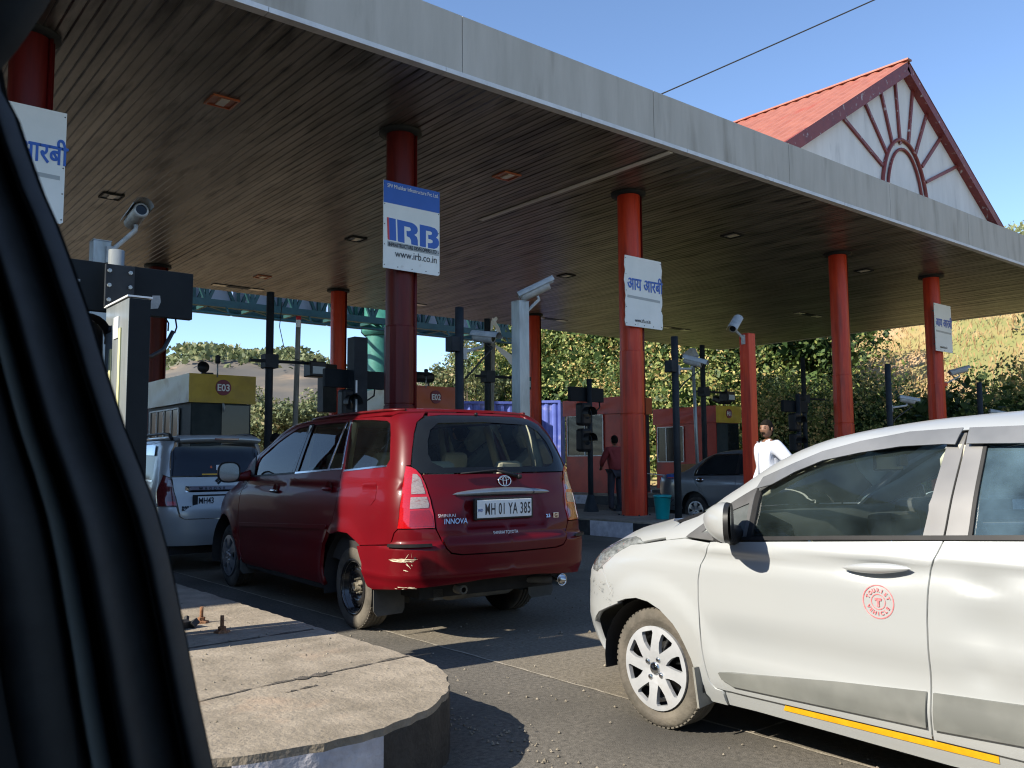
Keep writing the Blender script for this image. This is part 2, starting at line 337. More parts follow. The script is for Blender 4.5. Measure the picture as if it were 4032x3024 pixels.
for i in range(260):
    x=rg.uniform(.8,2.45); y=rg.uniform(3.2,7); s_=rg.uniform(.003,.009); a=rg.uniform(0,6.28); c_,d_=math.cos(a)*s_,math.sin(a)*s_; z=ISL_H+.0005
    m.add([(x+c_,y+d_,z),(x-d_,y+c_,z),(x-c_*.8,y-d_*.9,z),(x+d_,y-c_,z),(x+c_*.2,y,z+s_)],[(0,1,4),(1,2,4),(2,3,4),(3,0,4)])
tag(m.build('island_grit','grit'),kind='stuff')
# ================= canopy =================
S=6.4; X0,X1,Y0,Y1=-1.0,33.2,9.06,25.3
can=thing('toll_canopy','long flat grey canopy with dark slatted ceiling spanning the toll lanes','canopy',(0,0,0))
def boards(x0,x1,y0,y1,name):
    m=MB(); x=x0; W=.135
    while x<x1-.01:
        a=x; b=min(x1,x+W); z=S
        yy=[y0,y0+(y1-y0)*.31+random.uniform(-.3,.3),y0+(y1-y0)*.66+random.uniform(-.3,.3),y1]
        dz=random.uniform(-.004,.004)
        m.add([(a,y0,z+.011),(a,y1,z+.011),(a+.02,y0,z+dz),(a+.02,y1,z+dz),(b-.012,y0,z+dz),(b-.012,y1,z+dz),(b,y0,z+.011),(b,y1,z+.011)],[(0,1,3,2),(2,3,5,4),(4,5,7,6)])
        x+=W
    return m.build(name,'soffit',can)
boards(X0,X1-.15,Y0+.12,Y1-.1,'slatted_ceiling')
boards(-60,-1.0,7.5,Y1-.1,'slatted_ceiling')  # left part out of view, lengthened to darken the shade below
m=MB(); m.box(X0,X1-.05,Y0+.1,Y1-.05,S+.06,S+.62); m.box(-60,-1.0,7.45,Y1-.05,S+.06,S+.62); m.build('roof_slab','fascia',can)
def fascia_run(p,q,nrm):
    p=Vector(p);q=Vector(q); L=(q-p).length; d=(q-p).normalized(); k=max(1,int(round(L/3.68))); nrm=Vector(nrm)
    for i in range(k):
        a=p+d*(L*i/k+.006); b=p+d*(L*(i+1)/k-.006); m=MB()
        off=random.uniform(-.006,.006)
        pts=[]
        for e in (a,b):
            for h,dd in ((S+.045,0),(S+.84+off,0),(S+.84+off,.12),(S+.045,.12)): pts.append(e-nrm*dd+Vector((0,0,h)))
        m.add(pts,[(0,1,2,3),(7,6,5,4),(0,4,5,1),(1,5,6,2),(2,6,7,3),(3,7,4,0)])
        m.build('fascia_panel','fascia',can)
    k=max(1,int(round(L/2.4)))
    for i in range(k):
        a=p+d*(L*i/k+.004)+nrm*.012; b=p+d*(L*(i+1)/k-.004)+nrm*.012; m=MB(); pts=[]
        for e in (a,b):
            for h,dd in ((S-.01,0),(S+.052,0),(S+.052,.13),(S-.01,.13)): pts.append(e-nrm*dd+Vector((0,0,h)))
        m.add(pts,[(0,1,2,3),(7,6,5,4),(0,4,5,1),(1,5,6,2),(2,6,7,3),(3,7,4,0)])
        m.build('edge_trim','trim',can)
fascia_run((X0,Y0,0),(X1,Y0,0),(0,-1,0)); fascia_run((X1,Y0+.13,0),(X1,Y1,0),(1,0,0)); fascia_run((-60,7.4,0),(-1.02,7.4,0),(0,-1,0))
m=MB(); m.box(10.90,11.02,9.2,14.4,S-.02,S-.007); m.build('cover_strip','white',can)
# ceiling fittings
def fixture(x,y,lab,red,grp='square lamp fittings in the canopy ceiling'):
    t=thing('ceiling_lamp',lab,'ceiling lamp',(x,y,S),0,grp)
    m=MB(); m.box(-.19,.19,-.19,-.16,-.03,.0); m.box(-.19,.19,.16,.19,-.03,0); m.box(-.19,-.16,-.16,.16,-.03,0); m.box(.16,.19,-.16,.16,-.03,0); m.build('frame','lamp_red_glow' if red else 'dark_metal',t)
    m=MB(); m.box(-.16,.16,-.16,.16,-.012,-.006); m.build('reflector','lamp_red_glow' if red else 'sign_grey',t)
    m=MB(); m.box(-.06,.06,-.15,.1,-.035,-.013); m.build('bulb','lamp_glass',t)
for x,y,l,r in ((9.59,11.83,'reddish ceiling lamp between the second and third columns',1),(9.66,17.4,'pale ceiling lamp just left of the blue topped sign',0),(9.66,22.6,'reddish ceiling lamp above booth E03',1),(4.4,11.8,'dim reddish ceiling lamp nearest the camera',1),(4.4,17.4,'dim ceiling lamp above the near left camera post',0),(16.25,11.9,'ceiling lamp between the third and fourth columns',0),(16.2,17.4,'ceiling lamp behind the square red post',0),(22.2,12.0,'ceiling lamp between the fourth and fifth columns',0)):
    fixture(x,y,l,r)
def hatch(x,y,lab):
    t=thing('ceiling_light',lab,'ceiling light',(x,y,S),0,'long twin light fittings in the ceiling')
    m=MB(); m.box(-.75,.75,-.13,.13,-.015,0); m.build('casing','dark_metal',t)
    for s in (-1,1):
        m=MB(); m.box(s*.55-.2,s*.55+.2,-.11,.11,-.022,-.0155); m.build('lens','lamp_glass',t)
for x,y,l in ((9.7,24.4,'long twin light fitting at the far edge above booth E03'),(14.9,23.6,'long twin light fitting behind the second column'),(20.8,23.2,'long twin light fitting behind the silver camera post'),(27.5,17.0,'dark long light fitting behind the fourth column'),(26.3,22.0,'long twin light fitting above the cross armed pole by booth F01')): hatch(x,y,l)
# gable roof on top
gb=thing('gable_roof','white triangular gable with red sunburst ribs and a red sheet roof above the canopy','gable',(19.82,9.6,7.0))
yf=0.0; m=MB(); Mf=plane_m((0,0,0),(1,0,0),(0,0,1))
m.poly([(-6.0,-.05),(5.6,-.05),(.06,3.5)],Mf,.15); m.build('wall','gable_white',gb)
def rib(p,q,w,d=.05): m=MB(); m.bar((p[0]-19.88,-.03,p[1]-7),(q[0]-19.88,-.03,q[1]-7),w,d,(0,1,0)); m.build('rib','gable_red',gb)
for p,q in [((17.07,8.68),(18.79,7.93)),((18.08,9.27),(19.03,8.25)),((18.84,9.75),(19.32,8.5)),((19.56,10.18),(19.68,8.62)),((20.43,10.18),(20.07,8.69)),((21.1,9.73),(20.4,8.54)),((21.79,9.28),(20.71,8.3)),((22.67,8.74),(20.87,7.95))]: rib(p,q,.075)
for r,h,w in ((1.08,1.62,.09),(.84,1.4,.07)):
    m=MB(); pts=[(r*math.cos(PI*i/24)-.07,-.035,.0+.12+h*math.sin(PI*i/24)) for i in range(25)]; pts=[(pts[0][0],-.035,-.1)]+pts+[(pts[-1][0],-.035,-.1)]
    m.tube(pts,w/2,8); m.build('arch_rib','gable_red',gb)
m=MB(); m.bar((-6.2,-.08,-.30),(.09,-.08,3.50),.28,.22,(0,1,0)); m.build('barge_board','gable_red',gb)
m=MB(); m.bar((6.0,-.08,-.26),(.05,-.08,3.52),.20,.22,(0,1,0)); m.build('barge_board','gable_red',gb)
def sheet(x0,z0,x1,z1,ya,yb):
    m=MB(); n=int((yb-ya)/.08); prof=[0,0,.035,.035]; L=[];Rr=[]
    for i in range(n*1+1):
        y=ya+i*.08; h=prof[i%4]; L.append((x0,y,z0+h)); Rr.append((x1,y,z1+h))
    k=len(L); m.add(L+Rr,[(i,i+1,k+i+1,k+i) for i in range(k-1)]); return m
sheet(-6.2,-.14,.07,3.66,-.2,12.4).build('roof_sheet','roof_red',gb); sheet(.07,3.66,6.0,-.14,-.2,12.4).build('roof_sheet','roof_red',gb)
m=MB(); m.bar((.07,-.22,3.69),(.07,12.4,3.69),.2,.04); m.build('ridge_cap','roof_red',gb)
# ================= columns =================
def column(x,y,lab,mat,lower=True):
    t=thing('column',lab,'column',(x,y,0),0,'red steel columns holding up the canopy')
    base=.25
    m=MB(); m.lathe([(.215,base),(.215,S+.01)],n=28); m.build('shaft',mat,t)
    for z0,z1,r in ((base+.02,2.15,.236),(2.17,3.35,.229),):
        m=MB(); m.lathe([(r-.004,z0),(r,z0+.012),(r,z1-.012),(r-.004,z1),(.21,z1+.004)],n=14,smooth=False); m.build('sleeve',mat,t)
    m=MB(); m.lathe([(.34,base-.0),(.34,base+.03),(.22,base+.03)],n=20,smooth=False)
    for k in range(6): m.lathe([(.018,base+.03),(.018,base+.06),(0,base+.062)],(.29*math.cos(k*PI/3),.29*math.sin(k*PI/3),0),n=6,smooth=False)
    m.build('base_plate','dark_metal',t)
    m=MB(); m.lathe([(.21,S-.06),(.33,S-.05),(.33,S-.004)],n=28); m.build('head_plate','dark_metal',t)
    m=MB(); m.tube([(.2,-.12,base),(.2,-.12,S)],.028,8); m.build('conduit','dark_red',t)
    m=MB(); m.tube([(.25,-.0,base),(.25,-.0,S)],.02,8); m.build('conduit',mat,t)
    return t
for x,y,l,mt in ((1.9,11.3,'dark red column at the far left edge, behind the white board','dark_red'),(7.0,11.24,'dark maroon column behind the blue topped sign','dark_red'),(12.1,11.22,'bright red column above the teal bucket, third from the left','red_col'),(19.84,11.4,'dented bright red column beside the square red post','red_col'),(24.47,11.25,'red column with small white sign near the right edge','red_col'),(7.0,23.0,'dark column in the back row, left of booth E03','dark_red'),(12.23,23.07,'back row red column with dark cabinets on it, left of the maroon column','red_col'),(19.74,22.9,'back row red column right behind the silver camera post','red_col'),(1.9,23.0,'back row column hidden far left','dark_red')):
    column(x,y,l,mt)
# ================= signs =================
def sign_board(x,y,z,lab,h=1.32,wav=0.0):
    t=thing('sign_board',lab,'sign',(x,y,z),0,'white boards fixed to the red columns')
    m=MB(); lp=[(0,0),(.03,-.0),(.97,0),(1,.02),(1,h),(0,h)]
    if wav:
        rnd=random.Random(int(x*10)); lp=[(0,0),(1,0)]+[(1+rnd.uniform(-.02,.03)*wav,h*i/14) for i in range(1,14)]+[(1,h),(0,h)]+[(rnd.uniform(-.03,.02)*wav,h*(14-i)/14) for i in range(1,14)]
    m.poly(lp,plane_m((0,0,0),(1,0,0),(0,0,1)),.012); m.build('board','sign_white',t)
    m=MB()
    for dx in (.12,.88): m.box(dx-.02,dx+.02,.014,.06,.04,h-.04)
    for dz in (.2,h-.2): m.box(.1,.9,.06,.1,dz-.02,dz+.02)
    m.build('back_frame','dark_metal',t)
    m=MB()
    for dx in (.02,.98):
        for k in range(5): m.lathe([(0,-.006),(.008,-.005),(.008,0)],org=(dx,0,.05+k*(h-.1)/4),ax=(0,1,0),n=6)
    for dx in (.25,.5,.75): m.lathe([(0,-.006),(.008,-.005),(.008,0)],org=(dx,0,.04),ax=(0,1,0),n=6)
    m.build('screws','sign_black',t)
    return t
def flat(t,loop,mat,name,off=.002,d=.0015):
    m=MB(); m.poly(loop,plane_m((0,-off,0),(1,0,0),(0,0,1)),d); return m.build(name,mat,t)
XD,YD=(1,0,0),(0,0,1)
s1=sign_board(6.52,10.93,4.147,'large board with blue header and big blue letters on the maroon column')
flat(s1,[(0,.985),(1,.985),(1,1.32),(0,1.32)],'sign_blue','header')
flat(s1,[(0.058,0.763),(0.091,0.765),(0.106,0.429),(0.073,0.431)],'sign_red','emblem_bar')
flat(s1,[(0.091,0.765),(0.209,0.762),(0.222,0.428),(0.106,0.429)],'sign_blue','emblem_letter')
flat(s1,[(0.235,0.76),(0.421,0.754),(0.49,0.751),(.53,.74),(0.559,0.723),(.583,.705),(0.596,0.68),(0.6,0.64),(0.583,0.603),(0.539,0.573),(0.583,0.548),(0.6,0.501),(0.603,0.413),(0.485,0.419),(0.48,0.483),(0.457,0.518),(0.405,0.532),(0.399,0.613),(0.439,0.613),(0.470,0.625),(0.478,0.651),(0.456,0.674),(0.359,0.678),(0.366,0.421),(0.248,0.427)],'sign_blue','emblem_letter')
flat(s1,[(0.635,0.751),(0.828,0.748),(0.911,0.737),(0.959,0.704),(0.973,0.661),(0.965,0.624),(0.935,0.594),(0.975,0.571),(0.99,0.533),(0.986,0.482),(0.955,0.437),(0.9,0.411),(0.787,0.411),(0.783,0.485),(0.828,0.489),(0.868,0.50),(0.872,0.535),(0.84,0.549),(0.793,0.552),(0.789,0.616),(0.828,0.616),(0.857,0.633),(0.857,0.663),(0.828,0.674),(0.748,0.674),(0.748,0.411),(0.640,0.414)],'sign_blue','emblem_letter')
flat(s1,[(.07,.327),(.985,.31),(.985,.395),(.07,.415)],'sign_grey','stripe')
text('INFRASTRUCTURE DEVELOPERS LTD',.078,(.085,-.006,.338),XD,YD,'sign_black',s1,sx=.67,bold=.0015)
text('www.irb.co.in',.155,(.2,-.006,.19),XD,YD,'sign_black',s1,sx=.86)
text('SPV Mhaiskar Infrastructure Pvt. Ltd.',.085,(.06,-.006,1.22),XD,YD,'sign_white',s1,sx=.72)
def deva(x,z,lab,wav=0,faint=True):
    s=sign_board(x,10.93,z,lab,wav=wav)
    text('आय आरबी',.33,(.05,-.005,.69),XD,YD,'sign_blue',s,sx=.71,bold=.0035); text('आय आरबी',.33,(.054,-.0065,.694),XD,YD,'sign_blue',s,sx=.71,bold=.0035)
    flat(s,[(.05,.53),(.95,.51),(.95,.56),(.05,.58)],'sign_grey','stripe')
    text('www.irb.co.in',.105,(.24,-.006,.09),XD,YD,'sign_black',s,sx=.72)
    return s
deva(1.25,4.07,'white board at the left edge, half hidden by the car window frame')
deva(11.66,3.77,'dented white board on the third red column, left of the square red post',wav=1)
deva(23.88,4.22,'small white board on the fifth column at the right')
# ================= posts, cameras, lights =================
def cctv_head(t,p,d,L=.42,r=.075,up=True,arm=None,mat='cctv'):
    # bullet camera housing: p centre, d pointing direction; parts body, hood, lens, bracket
    p=Vector(p); d=Vector(d).normalized(); side=d.cross(Vector((0,0,1))).normalized(); u=side.cross(d)
    m=MB(); m.lathe([(0,-L/2),(r*.8,-L/2),(r,-L/2+.03),(r,L/2-.04),(r*.94,L/2),(r*.7,L/2)],p,d,16); b=m.build('housing',mat,t)
    m=MB(); m.lathe([(0,L/2-.012),(r*.72,L/2-.01)],p,d,16); m.build('lens','window_dark',t)
    m=MB(); n=9; vs=[]
    for e in (-L/2-.02,L/2+.09):
        for k in range(n):
            a=PI*(.04+.92*k/(n-1)); vs.append(p+d*e+side*math.cos(a)*(r+.018)+u*(math.sin(a)*(r+.018)))
    m.add(vs,[(k,k+1,n+k+1,n+k) for k in range(n-1)]); vs2=[v+ (v-p-d*((v-p).dot(d))).normalized()*.004 for v in vs]; m.add(vs2,[(k+1,k,n+k,n+k+1) for k in range(n-1)]); m.build('hood',mat,t)
    if arm:
        m=MB(); a=Vector(arm); q=p-u*(r+.01); m.tube([q,q-u*.05,a+Vector((0,0,.02)),a],.022,8); m.box(a.x-.03,a.x+.03,a.y-.03,a.y+.03,a.z-.08,a.z+.08); m.build('bracket',mat,t)
def rect_post(m,w,d,z0,z1,cx=0,cy=0): m.box(cx-w/2,cx+w/2,cy-d/2,cy+d/2,z0,z1)
# square camera posts at Y 8.87
def cam_post(x,y,mat,lab,camlab,cams,top=3.43,w=.17,zb=.27):
    t=thing('camera_post',lab,'post',(x,y,0),0,'square posts carrying cameras at the island noses')
    m=MB(); rect_post(m,w,w,zb,top); m.build('post',mat,t,.006)
    m=MB(); rect_post(m,w*1.9,w*1.9,zb,zb+.03); m.build('base_plate','dark_metal',t)
    m=MB(); rect_post(m,w+.004,w+.004,top-.0,top+.008); m.build('cap',mat,t)
    for (off,d,armp,mt) in cams:
        c=thing('security_camera',camlab,'camera',(x,y,0),0,'security cameras around the lanes')
        cctv_head(c,off,d,arm=armp,mat=mt,L=.42,r=.072)
cam_post(7.41,8.87,'post_grey','silver square post behind the red people carrier','camera on top of the silver square post',[((.22,-.05,3.60),(.62,-.5,.38),(.10,0,3.28),'cctv')])
cam_post(12.45,8.87,'red_col','bright red square post between the two white signs','camera with white hood on the square red post',[((-.28,.03,3.58),(-.85,-.35,-.5),(-.1,0,3.33),'cctv')],w=.19)
cam_post(2.16,8.87,'post_grey','short silver post end behind the near dark signboard','near left camera seen from behind above the dark signboard',[((.26,-.2,3.68),(-.05,-1,.10),(.06,-.08,3.3),'cctv')],w=.16)
c=thing('security_camera','camera on a red bracket on the right of the fifth column','camera',(24.47,11.25,0),0,'security cameras around the lanes')
cctv_head(c,(.62,-.35,3.72),(.72,-.5,.22),L=.5,r=.075,arm=(.3,-.12,3.35))
m=MB(); m.bar((.22,-.1,3.35),(.34,-.12,3.35),.1); m.build('bracket','red_col',c)
# round dark poles with a camera
def round_pole(x,y,top,r,lab,cam=None,camlab=None,mat='dark_metal',box=True):
    t=thing('pole',lab,'pole',(x,y,0),0,'slim dark poles on the islands')
    m=MB(); m.tube([(0,0,.25),(0,0,top)],r,14); m.build('shaft',mat,t)
    if box:
        m=MB(); m.box(-r-.12,-r+.01,-.08,.08,top-.62,top-.42); m.build('junction_box','dark_metal',t,.005)
    if cam:
        c=thing('security_camera',camlab,'camera',(x,y,0),0,'security cameras around the lanes')
        cctv_head(c,cam[0],cam[1],L=.32,r=.07,arm=cam[2])
        m=MB(); a=Vector(cam[2]); p=Vector(cam[0]); m.tube([p-Vector(cam[1]).normalized()*.17,p+Vector((.12,-.05,-.14)),a+Vector((.14,-.02,-.22)),a+Vector((.02,0,-.34))],.014,7); m.build('cable','rubber',c)
round_pole(6.97,9.65,3.42,.06,'dark pole holding the camera with a hanging cable, above the red car roof',((.34,-.1,3.02),(.35,-.9,-.15),(.06,-.02,2.78)),'camera facing the road on the dark pole above the red car roof')
round_pole(11.6,9.75,3.42,.06,'dark pole beside the teal bucket',((.36,-.1,3.0),(.45,-.85,-.3),(.07,0,2.85)),'box camera on the dark pole above the bucket')
round_pole(18.9,9.75,3.42,.065,'dark pole with small camera between the fourth and fifth columns',((.55,-.15,2.62),(.6,-.7,-.2),(.08,0,2.42)),'small camera between the fourth and fifth columns',box=False)
round_pole(23.6,9.75,3.25,.065,'dim pole with small camera at the far right',((.6,-.15,2.45),(.6,-.7,-.2),(.08,0,2.25)),'small camera at the far right edge above the silver roof',box=False)
# tall poles with cross arm
def cross_pole(x,lab,unit=True):
    t=thing('cross_arm_pole',lab,'pole',(x,15.4,0),0,'tall poles with a cross arm')
    m=MB(); m.tube([(0,0,.25),(0,0,4.5)],.072,14); m.build('shaft','dark_metal',t)
    m=MB(); m.bar((-.42,-.1,3.18),(1.0,-.1,3.2),.055); m.build('cross_arm','panel_black',t)
    m=MB(); m.box(-.13,.13,-.13,.1,3.06,3.32); m.build('clamp','dark_metal',t,.01)
    if unit:
        m=MB(); m.box(.68,1.02,-.32,-.02,2.93,3.22); m.build('sensor_box','blackplastic',t,.02)
        m=MB(); m.box(.72,.98,-.335,-.325,2.98,3.12); m.build('sensor_face','sign_grey',t)
        m=MB(); m.lathe([(0,.0),(.04,0),(.03,.07),(0,.08)],(.85,-.15,3.22)); m.build('antenna','blackplastic',t)
cross_pole(6.75,'tall dark pole with cross arm and hanging box right of booth E03'); cross_pole(11.9,'tall dark pole with cross arm left of the silver post'); cross_pole(19.5,'tall dark pole with cross arm in front of booth F01'); cross_pole(24.5,'tall dark pole in front of the shaded bank',False)
# plain weathered poles
t=thing('wooden_pole','weathered pale pole with red and white top right of booth E03','pole',(7.7,16.4,0)); m=MB(); m.tube([(0,0,0),(.06,0,2),(.1,0,4.25)],[.06,.055,.05],10); m.build('shaft','wood_pole',t)
m=MB(); m.lathe([(.053,4.2),(.053,4.28),(0,4.29)],(.1,0,0)); m.build('red_band','sign_red',t); m=MB(); m.lathe([(.0525,4.05),(.0525,4.2)],(.1,0,0)); m.build('white_band','white',t)
t=thing('wooden_pole','thin grey pole with torn plastic sheet, left of the silver post','pole',(13.2,17.0,0)); m=MB(); m.tube([(0,0,0),(.04,0,2.2),(.12,0,4.45)],[.07,.065,.06],10); m.build('shaft','wood_pole',t)
m=MB(); 
for (a,b,w) in (((-.1,-.05,4.5),(.25,0,4.9),.2),((.1,0,4.85),(.5,.1,4.4),.22),((.1,-.05,4.2),(1.3,.1,3.55),.22)):
    a=Vector(a);b=Vector(b); n=7; L=[];Q=[]
    for i in range(n):
        p=a.lerp(b,i/(n-1)); ww=w*math.sin(PI*(i+.7)/(n+.6)); L.append(p+Vector((0,random.uniform(-.05,.05),ww/2))); Q.append(p+Vector((0,random.uniform(-.05,.05),-ww/2)))
    m.add(L+Q,[(i,i+1,n+i+1,n+i) for i in range(n-1)],True)
m.build('plastic_sheet','white',t)
t=thing('light_pole','slim pale pole with box lamp between the red booths','pole',(17.6,14.2,0)); m=MB(); m.tube([(.12,0,0),(.05,0,2),(0,0,3.85)],.045,10); m.build('shaft','post_grey',t)
m=MB(); q=Matrix.Rotation(R(-28),3,'X'); m.box(-.2,.02,-.16,.16,3.82,4.08,q,(0,0,3.95)); m.build('lamp_head','cctv',t,.02)
m=MB(); m.box(-.04,.04,-.06,.02,.6,1.0); m.build('switch_box','cctv',t)
# ================= signal posts with dark boards =================
def signal_post(x,y,zb,pw,lab,square,flip=1,board=.54):
    t=thing('signal_post',lab,'traffic signal',(x,y,0),0,'lane signals with a dark cross board')
    m=MB()
    if square: rect_post(m,pw,pw,zb,3.3)
    else: m.tube([(0,0,zb),(0,0,2.95)],pw/2,14)
    m.build('post','dark_metal',t,.004 if square else 0)
    if not square:
        m=MB(); m.lathe([(.16,zb),(.15,zb+.05),(.07,zb+.32),(.05,zb+.34)],n=14); m.build('base','dark_metal',t)
    m=MB(); m.box(-board,board,.06,.14,2.49,2.78); m.build('board','panel_black',t,.006)
    for k,z in ((0,2.24),(1,1.72)):
        m=MB(); m.box(-.30,-.04,-.1,.12,z-.24,z+.22); m.build('signal_head','blackplastic',t,.05)
        m=MB(); vs=[];n=12
        for e in (0,.16):
            for i in range(n):
                a=-.2+ (PI+.4)*i/(n-1); vs.append((-.17+.13*math.cos(a),-.10-e,z+.0+.13*math.sin(a)))
        m.add(vs,[(i,i+1,n+i+1,n+i) for i in range(n-1)],True); m.build('visor','blackplastic',t)
        m=MB(); m.lathe([(0,.012),(.09,.008),(.11,0)],(-.17,-.10,z),(0,-1,0),20); m.build('lens','window_dark',t)
    m=MB(); m.tube([(.38,.1,2.5),(.34,.05,2.38),(.2,.02,2.3),(.05,0,2.34)],.014,7); m.build('cable','rubber',t)
    return t
signal_post(6.9,12.35,.26,.24,'dark square signal post with two reflective strips in front of the maroon column',True)
t=bpy.data.objects[-1] if False else None
signal_post(12.33,12.6,.29,.11,'black lane signal on a round post standing left of the third red column',False,board=.47)
signal_post(19.6,12.5,.29,.12,'dark lane signal in the shade right of the man in white',False)
m=MB(); sp=bpy.data.objects['signal_post']
for z0,z1 in ((1.55,1.75),(1.85,2.3),(2.4,2.6)): m.box(-.095,-.065,-.124,-.1215,z0,z1)
m.build('reflective_strip','white',sp)
# near signal on island one
t=thing('signal_post','near signal post with big dark board and tall light box at the left','traffic signal',(1.40,5.38,0),0,'lane signals with a dark cross board')
m=MB(); m.tube([(0,0,ISL_H),(0,0,2.56)],.044,18); m.build('post','post_grey',t)
m=MB(); m.box(-.26,.47,.05,.10,2.20,2.49); m.build('board','panel_black',t,.004)
sc=pmat('scuff',(.22,.24,.25),(.3,.32,.33),scale=20,rough=.7)
for lp in ([(.10,2.22),(.165,2.21),(.16,2.25),(.15,2.31),(.105,2.315)],[(.21,2.24),(.26,2.25),(.275,2.29),(.27,2.33),(.225,2.325),(.215,2.27)],[(-.2,2.36),(-.18,2.36),(-.18,2.375),(-.2,2.375)]):
    m=MB(); m.poly(lp,plane_m((0,.048,0),(1,0,0),(0,0,1)),.001); m.build('torn_sticker',sc,t)
m=MB(); m.box(-.075,.085,-.075,-.05,2.21,2.46); m.build('clamp_plate','dark_metal',t,.003)
m=MB()
for zz in (2.25,2.335,2.42):
    for xx in (-.055,.06): m.lathe([(.012,0),(.012,.012),(0,.013)],(xx,-.075,zz),(0,-1,0),6,False)
m.build('bolts','post_grey',t)
m=MB(); m.box(-.06,.05,-.50,-.055,ISL_H,2.20); m.build('light_box','post_grey',t,.004)
m=MB(); m.box(-.058,.052,-.506,-.501,ISL_H,2.195); m.build('box_front_shade','panel_black',t)  # black sheet paints the shaded face of the box
m=MB(); m.box(-.07,.06,-.51,-.045,2.203,2.212); m.build('box_lid','white',t)
yl=pmat('strip_yellow',(.62,.60,.30),(.7,.68,.4),rough=.5)
for y0 in (-.38,-.20):
    m=MB(); m.box(-.067,-.0605,y0,y0+.035,.6,1.95+(.1 if y0<-.3 else 0)); m.build('yellow_strip',yl,t)
m=MB(); m.box(-.066,-.0605,-.33,-.24,2.0,2.12); m.build('white_sticker','white',t)
m=MB(); m.lathe([(.018,0),(.018,.01),(0,.012)],(-.06,-.16,2.07),(-1,0,0),12); m.build('key_lock','dark_metal',t)
m=MB(); m.tube([(.02,.05,2.21),(-.02,-.05,2.22),(.06,-.05,2.21)],.005,6); m.build('wire_tie','white',t)
m=MB(); m.tube([(.38,.09,2.2),(.385,.08,2.15),(.37,.07,2.11)],.005,6); m.tube([(.32,.09,2.2),(.335,.08,2.17),(.33,.07,2.12)],.005,6); m.build('wire','rubber',t)
m=MB(); m.tube([(.36,.07,2.12),(.30,.05,2.0),(.22,.02,1.95),(.135,.0,1.945)],.013,8); m.build('cable','rubber',t)
for z in (2.02,1.70):
    m=MB(); m.box(-.30,-.05,-.02,.16,z-.15,z+.15); m.build('signal_head','blackplastic',t,.05)
    m=MB(); vs=[];n=12
    for e in (0,.16):
        for i in range(n):
            a=-.2+(PI+.4)*i/(n-1); vs.append((-.18+.125*math.cos(a),-.02-e,z+.125*math.sin(a)))
    m.add(vs,[(i,i+1,n+i+1,n+i) for i in range(n-1)],True); m.build('visor','blackplastic',t)
m=MB(); m.bar((-.2,.02,1.86),(.0,.0,1.86),.03); m.build('arm','dark_metal',t)
# cabinets on the back row column
t=thing('control_cabinet','dark curved cabinet hung on the back row red column','cabinet',(11.95,22.7,0),0,'dark boxes around the back column'); m=MB(); m.box(-.42,-.05,-.25,.1,2.72,4.1); m.build('casing','dark_metal',t,.03); m=MB(); m.box(-.5,-.4,-.27,.1,2.72,4.1); m.build('flange','dark_metal',t,.02)
t=thing('control_cabinet','small dark green box at the foot of the back row red column','cabinet',(11.4,21.0,0),0,'dark boxes around the back column'); m=MB(); m.box(-.3,.3,-.2,.2,.29,1.98); m.build('casing',pmat('dkgreen',(.02,.035,.03),(.04,.06,.05),rough=.5),t,.02); m=MB(); m.box(-.27,.27,-.206,-.2,1.0,1.9); m.build('door','dark_metal',t)
